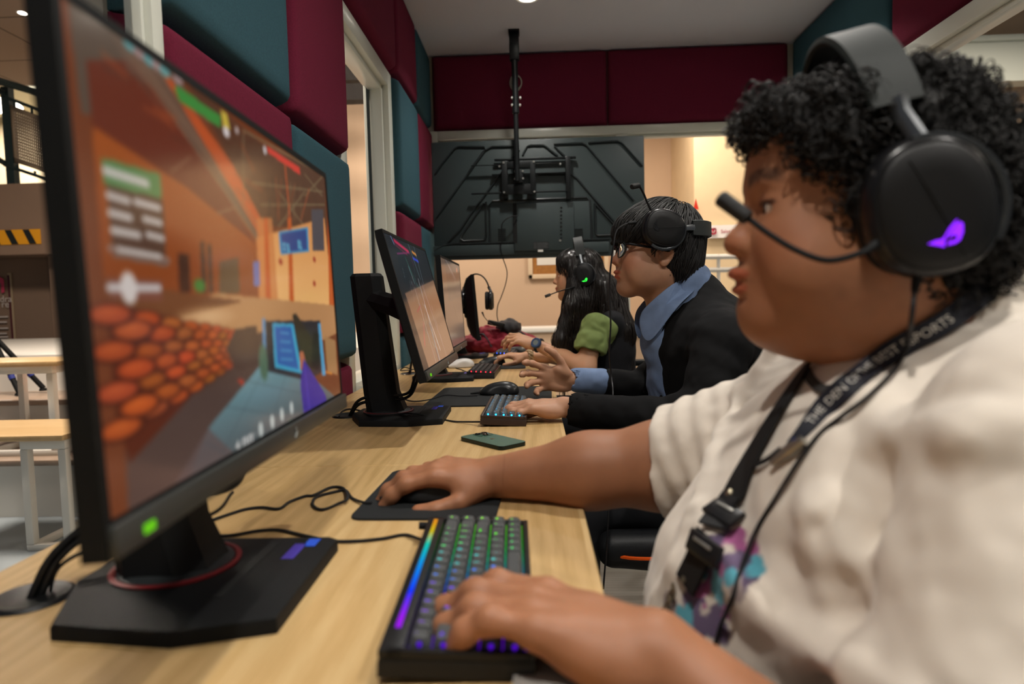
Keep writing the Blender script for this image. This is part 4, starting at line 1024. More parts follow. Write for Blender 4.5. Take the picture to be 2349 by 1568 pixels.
def keyboard(x, y, rz, label, stops, case_m, cap_m, side, detail=True, bar=False, glow=.5, kx=None):
    o = thing('keyboard', label, 'keyboard', (x, y, ZD+.0035), 0, 'compact mechanical keyboards', rot=(math.radians(3.2), 0, rz))
    L, D = 16*.019+.014, .095+(.030 if bar else .016); y0 = -.0555
    m = MB(); m.prism([(-L/2, y0), (L/2, y0), (L/2, y0+D), (-L/2, y0+D)], 0, .016, None, (0, 0, 0), .003)
    cs = m.build('case', case_m, o)
    m = MB()   # raised rim
    for q in ((-L/2, L/2, y0, y0+.006), (-L/2, L/2, y0+D-(.02 if bar else .007), y0+D), (-L/2, -L/2+.006, y0+.006, y0+D-.006), (L/2-.006, L/2, y0+.006, y0+D-.006)): m.b(*q, .0155, .0225, .0012)
    m.build('rim', case_m, cs)
    m = MB(); m.b(-L/2+.007, L/2-.007, y0+.007, y0+.007+.096, .0161, .0172); m.build('backlight_plate', ramp_emission('backlight_'+side, stops, glow), cs)
    for p, lx in ((-1, -L/2+.02), (1, L/2-.02)):
        for yy in (y0+.012, y0+D-.02): pass
    m = MB()
    for lx in (-L/2+.02, L/2-.03): m.b(lx, lx+.02, y0+D-.016, y0+D-.008, -.0085, .0005)
    m.build('feet', M_BLACKM, cs)
    for ri, row in enumerate(ROWS):
        cx = -8*.019; cy = y0+.007+.0005+.019*(4-ri)+.0095
        for (lg, w) in row:
            kx_ = cx+w*.019/2; t = (kx_+.16)/.32
            if detail: tq = round(t*7)/7; em = emat('legend_%s_%d' % (side, round(tq*7)), tuple(.25*a+.03 for a in lerp_stops(stops, tq)) if False else lerp_stops(stops, tq), 2.4)
            else: em = None
            ob = bpy.data.objects.new('keycap', key_mesh(w, lg, em, cap_m, detail)); COL.objects.link(ob); ob.parent = o; ob.location = (kx_, cy, .0205)
            ob.rotation_euler = ((-3+ri*1.6)*PI/180*-1, 0, 0)
            cx += w*.019
        m = MB(); m.ball((-L/2+.0062, cy, .0245), .0021, 10); m.build('side_light', emat('side_led_'+side, stops[0][1], 5 if side != 'p' else .8), o)
    if bar:
        m = MB(); n = 30; z = .0228
        m.b(-L/2+.035, L/2-.012, y0+D-.0125, y0+D-.0078, z, z+.0012)
        m.build('light_bar', ramp_emission('light_bar_ramp', [(0, 'a020f0'), (.16, 'a020f0'), (.32, '1838ff'), (.52, '1590e8'), (.70, '18c8b0'), (.82, 'c8b820'), (.93, 'e09020')], .95), o)
        m = MB(); m.tube([(L/2-.004, y0+D-.012, .012), (L/2-.004, y0+D+.012, .012)], .005, 10); m.build('plug', M_BLACKM, o)
    return o
CAPG = mat('grey_keycap', (.06, .064, .066), .5); CAPB = mat('black_keycap', (.008, .008, .009), .5)
CASE2 = mat('bronze_keyboard_case', (.045, .028, .022), .4, .3)
keyboard(-.066, .655, math.radians(91.8), 'near keyboard glowing purple to green under the hand of the man in white', RAIN, M_BLACK, CAPG, 'p', True, True, .45)
keyboard(-.078, 1.715, math.radians(89.0), 'compact keyboard with cyan lights under the hand of the man in black', [(0, '20b0f0'), (1, '18a8e8')], CASE2, CAPG, 'c', True, False, .22)
keyboard(-.212, 2.705, math.radians(88.5), 'black keyboard with a row of red side lights on the third desk', [(0, 'ff2030'), (1, 'ff2030')], M_BLACK, CAPB, 'r', False, False, .08)
keyboard(-.160, 3.60, math.radians(88.0), 'far black keyboard with blue side lights near the maroon bag', [(0, '2050ff'), (1, '2050ff')], M_BLACK, CAPB, 'b', False, False, .10)

# ---------------- mice, pads ----------------
def mouse(x, y, rz, label, bodym, led=None, z=ZD+.003, group='computer mice'):
    o = thing('computer_mouse', label, 'mouse', (x, y, z), rz, group)      # front of the mouse = local -x
    B = SDF(); B.ell((.008, 0, .012), (.052, .0325, .0285), .01); B.ell((-.030, 0, .008), (.034, .0285, .0165), .02); B.ell((.03, 0, .010), (.030, .031, .022), .02)
    for s in (1, -1): B.ell((-.005, s*.047, .018), (.035, .0165, .018), .012, 1)
    B.cone((-.064, 0, .030), (-.012, 0, .041), .0012, .0010, .0015, 1)
    B.plane((0, 0, .0015), (0, 0, -1), .002)
    v, q = B.mesh(.0018); raw_mesh('body', v, q, bodym, o, False, smooth_it=1)
    m = MB(); m.tube([(-.030, -.004, .0215), (-.030, .004, .0215)], .0075, 14); m.build('scroll_wheel', mat('wheel_rubber', (.02, .02, .02), .7), o)
    if led: m = MB(); m.ball((-.040, .018, .0185), (.006, .0028, .003), 8); m.build('light', emat('mouse_'+led, led, 3), o)
    m = MB(); m.tube([(-.060, 0, .008), (-.080, 0, .006), (-.092, 0, .005)], [.004, .0035, .0025], 8); m.build('cable_relief', M_BLACKM, o)
    return o
M_MBLK = mat('mouse_black', (.012, .013, .014), .32); M_MWHT = mat('mouse_white', (.62, .60, .57), .4)
ms1 = mouse(-.150, .985, math.radians(12), 'black mouse held by the man in white on the near mousepad', M_MBLK)
mouse(-.118, 2.085, math.radians(4), 'black mouse with a green light lying free on the large mousepad', M_MBLK, '20ff40', ZD+.004)
mouse(-.345, 3.02, math.radians(30), 'white mouse beyond the base of the brown-screened monitor', M_MWHT, None, ZD+.0005)
mouse(-.205, 3.08, math.radians(8), 'black mouse with a blue light under the hand of the girl', M_MBLK, '3040ff')
mouse(-.115, 3.76, math.radians(5), 'dark mouse behind the far blue-lit keyboard', M_MBLK, None, ZD+.0005)
def pad(x0, x1, y0, y1, label, rz=0, th=.003):
    cx, cy = (x0+x1)/2, (y0+y1)/2; o = []; r = .018
    pts = []
    for (sx, sy, a0) in ((1, 1, 0), (-1, 1, 90), (-1, -1, 180), (1, -1, 270)):
        for k in range(7): a = math.radians(a0+15*k); pts.append((sx*((x1-x0)/2-r)+r*math.cos(a), sy*((y1-y0)/2-r)+r*math.sin(a)))
    m = MB(); m.prism(pts, 0, th, rotm(0, 0, rz), (0, 0, 0), .001, 1)
    ob = m.build('mousepad', mat('pad_cloth', (.010, .012, .013), .85, bump=.4, bscale=2500)); ob.location = (cx, cy, ZD+.0003)
    tag(ob, label, 'mousepad', 'black cloth mousepads'); return ob
p1 = pad(-.262, -.055, .885, 1.150, 'small black mousepad under the mouse hand of the man in white', math.radians(-2))
pad(-.325, .050, 1.865, 2.27, 'large black mousepad with the green-lit mouse in front of the man in black', math.radians(-1.5), .004)
pad(-.255, -.045, 2.90, 3.17, 'black mousepad under the girl\'s mouse hand')
m = MB(); m.tube([(-.0505+.02*math.cos(a), .05*math.sin(a)*.6, .0033) for a in np.linspace(.4, 2.6, 12)], .0006, 5)
o = m.build('logo_mark', mat('pad_teal', (.02, .09, .09), .5), p1)

# phone
ph = thing('smartphone', 'dark green smartphone lying face down on the desk', 'phone', (-.095, 1.379, ZD+.0005), math.atan2(-.111, .10))
def rrect(w, h, r, n=6):
    pts = []
    for (sx, sy, a0) in ((1, 1, 0), (-1, 1, 90), (-1, -1, 180), (1, -1, 270)):
        for k in range(n+1): a = math.radians(a0+90*k/n); pts.append((sx*(w/2-r)+r*math.cos(a), sy*(h/2-r)+r*math.sin(a)))
    return pts
m = MB(); m.prism(rrect(.147, .0715, .012), 0, .0078, None, (0, 0, 0), .0007); m.build('frame', mat('phone_frame', (.025, .035, .03), .22, .7), ph)
m = MB(); m.prism(rrect(.1452, .0697, .011), .0075, .0082); m.build('back_glass', mat('phone_green', '4d6a5c', .30, .1), ph)
m = MB(); m.prism(rrect(.037, .037, .008), .0080, .0090, None, (-.050, .0135, 0), .0005); cb = m.build('camera_plate', mat('phone_green2', '3c5548', .15), ph)
for (x, y) in ((-.058, .022), (-.058, .005), (-.042, .0135)):
    m = MB(); m.lathe([(0, .0100), (.005, .0100), (.0055, .0108), (.0068, .0108), (.0070, .0090), (.0, .0090)], 20, None, (x, y, 0)); m.build('lens', mat('lens_black', (.005, .005, .006), .08), cb)
m = MB(); m.setmat(mat('phone_mark', (.02, .04, .034), .1))
ap = []
for k in range(28):
    a = 2*PI*k/28; r_ = .0058*(1 - .10*math.cos(2*a)*0 - (.16 if abs(a-PI/2) < .35 else 0) - (.1 if abs(a-3*PI/2) < .25 else 0))
    x_, y_ = r_*math.cos(a), r_*1.05*math.sin(a)
    if math.hypot(x_-.0070, y_-.0012) < .0030: d = math.hypot(x_-.0070, y_-.0012); x_, y_ = .0070+(x_-.0070)/d*.0030, .0012+(y_-.0012)/d*.0030
    ap.append((-y_+.0, x_))
m.prism(ap, .0083, .0084, None, (0, 0, 0)); m.ball((-.0080, .0008, .0083), (.0018, .0009, .0001), 8); m.build('mark', None, ph)
m = MB()
for x in (-.03, -.018): m.b(x, x+.009, -.0362, -.0356, .003, .0048)
m.b(.01, .024, -.0362, -.0356, .003, .0048); m.build('side_buttons', M_DGREY, ph)
sl = MB(); a = PZ(1250, 1530, ZD); sl.prism(rrect(.05, .07, .006), 0, .006, None, (0, 0, 0), .001)
so = sl.build('cleaning_cloth', mat('pale_grey_cloth', '8f8a84', .8, bump=.3)); so.location = (a[0], a[1]-.01, ZD+.0005); tag(so, 'small pale grey folded cloth on the desk beside the near keyboard', 'cloth')

# cables lying on the desk
def cable(label, px=None, pts=None, r=.0022, z=ZD+.0026, mt=None, cat='cable', n=6, lift=None):
    if px:
        pts = []
        for i, q in enumerate(px):
            zz_ = z + (q[2] if len(q) > 2 else 0); pts.append(PZ(q[0], q[1], zz_))
    m = MB(); m.tube(crom(pts, n), r, 7); return tag(m.build('cable', mt or mat('braided_cable', (.010, .010, .011), .7, bump=.6, bscale=3000)), label, cat)
cable('black braided cable running from the near keyboard to the big monitor base', [(1003, 1216, .008), (975, 1238, .004), (930, 1226), (880, 1234), (820, 1240), (760, 1240), (700, 1228), (640, 1215), (590, 1217), (520, 1228), (440, 1225), (330, 1215)])
cable('black twisted mouse cable looping on the desk behind the near mousepad', [(852, 1153, .003), (835, 1152, .002), (808, 1142), (792, 1124), (765, 1128), (725, 1140), (718, 1158), (740, 1168), (775, 1155), (797, 1143, .004), (788, 1120), (760, 1117), (720, 1135), (700, 1137), (665, 1150), (640, 1166), (600, 1163), (560, 1168), (510, 1184), (460, 1200), (400, 1205)])
cable('black cable from the cyan-lit keyboard across the base of the tilted monitor', [(1100, 967, .008), (1075, 967, .003), (1040, 966), (1000, 958), (965, 950, .017), (930, 948, .018), (880, 951, .018), (845, 950, .018), (825, 941), (800, 938), (785, 943), (778, 955)])
cable('black cable from the green-lit mouse to the tilted monitor', [(1095, 907, .006), (1060, 908, .006), (1020, 906, .006), (985, 916, .003), (950, 920), (925, 913), (905, 895)], r=.0019)
cable('thin black cables of the third desk tangled around the white mouse', [(1115, 840, .003), (1090, 841), (1070, 834), (1040, 836), (1020, 842), (985, 840), (960, 842)], r=.002)
cable('black cable of the red-lit keyboard running behind the third monitor base', [(1085, 858, .006), (1060, 848), (1045, 842), (1060, 830), (1068, 815)], r=.002)
cable('thin cable of the far keyboard', [(1136, 812, .003), (1115, 806), (1095, 804), (1075, 808)], r=.002)
def aircable(label, pts, r=.0035):
    m = MB(); m.tube(crom(pts, 8), r, 8); return tag(m.build('cable', mat('smooth_cable', (.008, .008, .009), .38)), label, 'cable')
G1 = V3(-.537, .655, ZD+.002)
for k, (a, b_) in enumerate((((-.385, .80, .845), (-.45, .74, .845)), ((-.39, .79, .825), (-.47, .72, .82)), ((-.40, .77, .80), (-.475, .73, .79)))):
    aircable(('thick black cable arching from the big monitor down into the round desk hole', 'second black cable arching beside it into the round desk hole', 'lowest thin black cable dropping into the near round desk hole')[k],
             [V3(a[0], a[1]+.06, a[2]+.01), V3(*a), V3(*b_), V3(-.515, .675, .80-.01*k), G1+V3(.006*k-.004, .008*k-.004, -.01)], .0042 if k < 2 else .0022)
G2 = V3(-.515, 1.755, ZD+.002)
pb2 = pan2.pt(-.03, -.02, -.12)
for k in range(2):
    aircable(('black cable drooping from behind the tilted monitor, upper strand', 'black cable drooping from behind the tilted monitor, lower strand')[k],
             [pb2+V3(-.01, .01+.03*k, -.01), pb2+V3(-.03, .03*k, -.055-.012*k), V3(-.34, 1.70, .815-.01*k), V3(-.42, 1.69, .812-.012*k), V3(-.475, 1.715, .795-.01*k), G2+V3(.004*k, .006*k, -.012)], .0040)
G3 = V3(-.542, 2.79, ZD+.002)
aircable('thick black cable rising from the third desk hole', [G3+V3(0, 0, -.01), V3(-.53, 2.78, .80), V3(-.50, 2.75, .85), V3(-.44, 2.66, .92)], .005)
aircable('curly black cable tangle beside the third desk hole', [V3(-.545, 2.77, .756), V3(-.53, 2.74, .775), V3(-.55, 2.72, .785), V3(-.57, 2.74, .770), V3(-.53, 2.79, .768), V3(-.50, 2.80, .775), V3(-.46, 2.78, .772), V3(-.42, 2.74, .80)], .0022)
# ---------------- ceiling television seen from behind ----------------
YT = 3.98
A_, B_ = P(990, 328, YT), P(1479, 308, YT); zt, zb = 2.017, 1.310; xl, xr = -.597, .678
tv = thing('television', 'large black television hung from the ceiling, seen from its ribbed back', 'television', ((xl+xr)/2, YT, (zt+zb)/2))
M_TV = mat('tv_back', (.036, .050, .051), .42, bump=.15, bscale=1200); M_TVR = mat('tv_rib', (.012, .016, .017), .35)
m = MB(); m.b(xl, xr, YT, YT+.028, zb, zt, .008); m.build('housing', M_TV, tv, True)
m = MB(); m.b(xl+.004, xr-.004, YT+.0275, YT+.031, zb+.004, zt-.004); m.build('screen', mat('screen_off', (.005, .005, .006), .1), tv, True)
def c3(x, y, yy=YT-.004): return P(780+x/2.529, y/2.529, yy)
for pl, rr in (([(555, 1005), (590, 955), (665, 862), (690, 850), (835, 852), (846, 868), (560, 1262)], 1), ([(625, 1405), (700, 1330), (760, 1240), (935, 1005), (960, 960), (1040, 870)], 1), ([(745, 1000), (830, 880), (880, 850), (1035, 848)], 1),
           ([(1060, 900), (1085, 850), (1105, 842), (1180, 842), (1200, 855), (1262, 905)], 1), ([(1300, 905), (1245, 850), (1240, 836), (1405, 830), (1430, 845), (1705, 1165)], 1), ([(1440, 828), (1610, 818), (1635, 830), (1755, 962)], 1),
           ([(1150, 1012), (1340, 1010), (1375, 1035), (1590, 1285)], 1), ([(870, 1410), (868, 1190), (885, 1165), (1430, 1145), (1448, 1160), (1462, 1388)], 1), ([(846, 1170), (848, 1375), (835, 1392), (715, 1398), (700, 1385), (705, 1365), (835, 1180)], 1), ([(1478, 1180), (1482, 1355), (1495, 1368), (1600, 1362)], 1), ([(1478, 1180), (1600, 1312)], 1), ([(545, 1455), (600, 1425), (660, 1412), (870, 1410), (1570, 1385)], 1)):
    m = MB(); m.tube([c3(*p) for p in pl], .0075, 6, flat=.8); m.build('rib', M_TVR, tv, True)
m = MB(); a, b_ = c3(1010, 1410), c3(1355, 1170); m.b(a[0], b_[0], YT-.02, YT, a[2]-.05, b_[2], .004); a, b_ = c3(875, 1410), c3(1450, 1165); m.b(a[0], b_[0], YT-.008, YT, a[2], b_[2], .004)
a, b_ = c3(545, 1505), c3(1560, 1400); m.b(a[0], b_[0], YT-.010, YT, a[2]+.015, b_[2], .004); m.build('cover_panel', M_TV, tv, True)
m = MB(); a, b_ = c3(1008, 1410), c3(1024, 1180); m.b(a[0], b_[0], YT-.022, YT-.019, a[2], b_[2])
for x0, x1 in ((918, 960), (1352, 1408)):
    a, b_ = c3(x0, 1395), c3(x1, 1320)
    for k in range(7): z = a[2]+(b_[2]-a[2])*k/7; m.b(a[0], b_[0], YT-.0105, YT-.0075, z, z+.004)
for k in range(9): a = c3(1282, 1205+22*k); m.b(a[0]-.006, a[0]+.006, YT-.023, YT-.019, a[2]-.004, a[2]+.004)
m.build('vent', mat('slot_black', (.003, .003, .003), .8), tv, True)
m = MB(); a, b_ = c3(1122, 1445), c3(1210, 1402); m.b(a[0], b_[0], YT-.0215, YT-.0201, a[2], b_[2]); lb = m.build('label', mat('label_dark', (.02, .022, .022), .4), tv, True)
m = MB(); m.setmat(mat('label_grey', (.16, .17, .17), .5))
for k in range(5):
    z = a[2]+.004+(b_[2]-a[2]-.006)*k/5; m.b(a[0]+.003, a[0]+.018+.004*(k % 2), YT-.0222, YT-.0216, z, z+.0014); m.b(a[0]+.024, b_[0]-.003-.005*(k % 3), YT-.0222, YT-.0216, z, z+.0014)
m.build('print', None, lb, True)
m = MB(); a, b_ = c3(1148, 1462), c3(1178, 1448); m.b(a[0], b_[0], YT-.0222, YT-.0205, a[2], b_[2]); m.build('white_sticker', M_WHITE, tv, True)
m = MB(); a = c3(1277, 1396); m.lathe([(0, .003), (.006, .003), (.007, 0)], 14, rotm(PI/2, 0, 0), (a[0], YT-.0200, a[2])); m.build('screw', mat('bright_steel', (.6, .6, .58), .3, 1), tv, True)
# bracket
br = thing('ceiling_mount', 'black steel ceiling pole and bracket carrying the television', 'mount', (.0, 3.87, ZC))
M_BR = mat('bracket_black', (.012, .014, .015), .4, .4)
def rect(name, x0, y0, x1, y1, ya, yb, mt=M_BR, bev=.002):
    a, b2 = c3(x0, y1, ya), c3(x1, y0, ya); m = MB(); m.b(a[0], b2[0], min(ya, yb), max(ya, yb), a[2], b2[2], bev); return m.build(name, mt, br, True)
for (x0, y0, x1, y1) in ((895, 905, 1368, 932), (880, 998, 1310, 1012)): rect('rail', x0, y0, x1, y1, YT-.035, YT-.012)
for (x0, y0, x1, y1) in ((757, 940, 1310, 962), (762, 1102, 1320, 1128)): rect('rail', x0, y0, x1, y1, YT-.050, YT-.036)
for (x0, y0, x1, y1) in ((945, 960, 972, 1150), (1312, 905, 1336, 1155), (1085, 1100, 1115, 1155), (935, 1100, 950, 1160)): rect('upright', x0, y0, x1, y1, YT-.045, YT-.011)
for (x0, y0, x1, y1) in ((940, 932, 968, 1128), (1105, 932, 1132, 1128), (968, 932, 1105, 975), (968, 1065, 1105, 1128)): rect('plate', x0, y0, x1, y1, YT-.062, YT-.051)
rect('hinge_block', 1015, 985, 1060, 1060, YT-.085, YT-.051)
yp_ = YT-.105
a = P(1178, 130, yp_); b2 = P(1189, 415, yp_); xm = (a[0]+b2[0])/2
m = MB(); m.tube([(xm, yp_, ZC-.02), (xm, yp_, 2.20)], .018, 16); m.build('upper_tube', M_BR, br, True)
m = MB(); m.tube([(xm, yp_, 2.26), (xm, yp_, b2[2])], .0145, 16); m.tube([(xm, yp_, 2.205), (xm, yp_, 2.14)], .020, 16); m.build('pole', M_BR, br, True)
m = MB(); m.b(xm-.032, xm+.032, yp_-.05, yp_+.05, ZC-.008, ZC-.0005, .002); m.b(xm-.028, xm+.028, yp_-.022, yp_+.022, ZC-.16, ZC-.008, .003); m.build('ceiling_bracket', M_BR, br, True)
m = MB(); m.b(xm-.012, xm+.012, yp_+.012, YT-.06, b2[2], b2[2]+.09, .003); m.build('link', M_BR, br, True)
for (x, y) in ((998, 565), (1045, 565), (998, 607), (1044, 607), (948, 943), (1124, 938), (925, 964), (1278, 950), (1016, 992), (1060, 992), (1016, 1036), (1062, 1034), (952, 1115), (1128, 1111)):
    a = c3(x, y, yp_-.01 if y < 700 else (YT-.088 if 990 < x < 1070 else YT-.064)); m = MB(); m.lathe([(0, .003), (.0055, .003), (.0065, 0), (.0065, -.014)], 10, rotm(PI/2, 0, 0), a); m.build('bolt', mat('bright_steel', (.6, .6, .58), .3, 1), br, True)
# coiled cable on the panel behind the pole
m = MB()
for k in range(4):
    r_ = .040-.004*k; c = P(1183+1.5*k, 190, YF-.062); m.loop([c+V3(r_*math.cos(a)*.9, .004*math.sin(3*a)-.004*k, 1.25*r_*math.sin(a)) for a in np.linspace(0, 2*PI, 26)[:-1]], .0032, 6)
tag(m.build('cable_coil', mat('white_cable', 'b9b5a8', .5)), 'coil of pale cable hanging on the maroon panel behind the ceiling pole', 'cable')
pw = YT-.03
aircable('thin black power cable hanging from the television down to the maroon bag', [c3(1030, 1252, pw), c3(985, 1258, pw-.03), c3(945, 1290, pw-.03), c3(938, 1330, pw-.02), c3(945, 1380, pw-.02), c3(930, 1440, pw-.02), P(1153, 590, pw), P(1163, 622, pw), P(1160, 650, pw), P(1150, 680, pw), P(1142, 700, pw), P(1140, 722, pw), P(1143, 738, pw)], .003)
# ---------------- bag and small things at the far end ----------------
bag = thing('backpack', 'maroon and black backpack slumped at the far end of the desks', 'bag', (-.25, 3.98, ZD))
B = SDF(); c0 = P(1130, 780, 3.98)
B.ell((-.33, 3.95, .80), (.15, .14, .06), .05); B.ell((-.20, 3.98, .81), (.15, .13, .075), .05); B.ell((-.10, 3.98, .79), (.13, .12, .055), .05); B.ell((-.29, 3.94, .85), (.06, .10, .055), .04)
B.plane((0, 0, ZD+.002), (0, 0, -1), .01)
f_ = lambda p: .010*vnoise(p, 22, 1)+.006*vnoise(p*[1, 1, 2.5], 45, 2)
v, q = B.mesh(.006, f_, .016); raw_mesh('body', v, q, mat('bag_maroon', '7c1226', .75, bump=.3, bscale=400, var=.15, vscale=12), bag)
B = SDF(); B.ell(P(1168, 752, 3.96), (.075, .09, .055), .03); B.cone(P(1150, 765, 3.93), P(1196, 790, 3.9), .022, .018, .03); B.cone(P(1155, 748, 3.95), P(1165, 738, 3.97), .03, .015, .02)
v, q = B.mesh(.006, lambda p: .008*vnoise(p, 40, 4), .01); raw_mesh('top_flap', v, q, mat('bag_black', (.018, .016, .018), .7, bump=.3, bscale=500), bag)
m = MB(); m.tube(crom([P(1098, 772, 3.86), P(1108, 765, 3.84), P(1120, 780, 3.83), P(1128, 795, 3.83)], 5), .012, 8, flat=.4); m.tube(crom([P(1190, 760, 3.85), P(1203, 768, 3.84), P(1207, 778, 3.84)], 5), .008, 8); m.build('strap', mat('bag_black', (.018, .016, .018), .7), bag, True)
m = MB(); c = P(1138, 742, 3.86); m.box(c, (.10, .05, .028), rotm(0, math.radians(13), 0), .006); tag(m.build('power_adapter', M_BLACK), 'black power adapter lying on top of the maroon bag', 'adapter')
# ---------------- helpers for figures ----------------
def head_frame(yaw, pitch, roll=0):
    """facing -x; yaw>0 turns towards the camera side (-y), pitch>0 lifts the chin"""
    y, p = math.radians(yaw), math.radians(pitch)
    f = V3(-math.cos(y)*math.cos(p), -math.sin(y)*math.cos(p), math.sin(p))
    l = np.cross((0, 0, 1), f); l /= np.linalg.norm(l); u = np.cross(f, l)
    r = math.radians(roll); l2 = l*math.cos(r)+u*math.sin(r); u = np.cross(f, l2)
    return np.array([f, l2, u]).T
def hand_frame(x, z, left):
    x = np.array(x, float); x /= np.linalg.norm(x); z = np.array(z, float); z = z-x*(z@x); z /= np.linalg.norm(z)
    y = np.cross(z, x)
    return np.array([x, -y if left else y, z]).T
def hit(sdfs, px, py, off=0.0, t0=.2, t1=5):
    d = ray(px, py); d = d/np.linalg.norm(d); t = t0; best = (9, None)
    for _ in range(300):
        p = CAM+d*t; e = min(float(B.ev(p[None])[0]) for B in sdfs)-off
        if e < best[0]: best = (e, p)
        if e < .0004: break
        t += max(e*.8, .0005)
        if t > t1: p = best[1]; break
    n = np.zeros(3)
    for a in range(3):
        h = np.zeros(3); h[a] = .002
        n[a] = min(float(B.ev((p+h)[None])[0]) for B in sdfs)-min(float(B.ev((p-h)[None])[0]) for B in sdfs)
    return p, n/np.linalg.norm(n)
def ribbon(m, pts, nrm, w, th=.0016, lift=.001):
    pts = crom(pts, 6); nrm = crom(nrm, 6); n = len(pts); rows = []
    ws = crom([(x,) for x in w], 6) if hasattr(w, '__len__') else [(w,)]*n
    for i in range(n):
        t = pts[min(i+1, n-1)]-pts[max(i-1, 0)]; t /= np.linalg.norm(t); nn = nrm[i]/np.linalg.norm(nrm[i]); s = np.cross(t, nn); s /= np.linalg.norm(s)
        ww = float(ws[i][0])/2; p = pts[i]+nn*lift
        rows.append(m._verts([p-s*ww, p+s*ww, p+s*ww+nn*th, p-s*ww+nn*th]))
    for a, b in zip(rows[:-1], rows[1:]):
        for k in range(4): m._f([a[k], a[(k+1) % 4], b[(k+1) % 4], b[k]])
    m._f(rows[0][::-1]); m._f(rows[-1])
    return pts, nrm
def grad(B, p, h=.002):
    g = np.stack([B.ev(p+np.eye(3)[a]*h)-B.ev(p-np.eye(3)[a]*h) for a in range(3)], 1)
    return g/(np.linalg.norm(g, axis=1)[:, None]+1e-9)
def strands(B, seeds, vfun, steps, h, off, r0, seed=0, jitter=.002):
    rg = np.random.default_rng(seed); p = seeds.copy(); path = [p.copy()]; o = off+jitter*rg.random(len(p))
    wob = rg.normal(0, .25, (len(p), 3))
    for k in range(steps):
        g = grad(B, p); v = vfun(p)+wob*.5; v = v-g*(v*g).sum(1)[:, None]*.9; v /= np.linalg.norm(v, axis=1)[:, None]+1e-9
        p = p+v*h; d = B.ev(p); g = grad(B, p); kk = np.where(d > .02, .25, 1.0)*np.where(g[:, 2] < -.35, .2, 1.0); p = p-g*((d-o)*kk)[:, None]
        path.append(p.copy())
    A = np.stack(path, 1); tp = np.sin(np.linspace(.5, PI-.15, steps+1))
    return [A[i] for i in range(len(A))], [r0*tp for _ in range(len(A))]
SKIN1 = mat('skin_warm_brown', (.345, .150, .076), .50, attr='tint', sss=.15, bump=.12, bscale=900, var=.07, vscale=26)
SKIN2 = mat('skin_tan', (.43, .225, .135), .50, attr='tint', sss=.15, bump=.08, bscale=1100, var=.05, vscale=26)
SKIN3 = mat('skin_light_brown', (.50, .265, .150), .50, attr='tint', sss=.15)
HAIRM = mat('black_hair', (.008, .007, .0065), .55, spec=.4)
HAIRM3 = mat('black_brown_hair', (.014, .010, .008), .33, spec=.5)

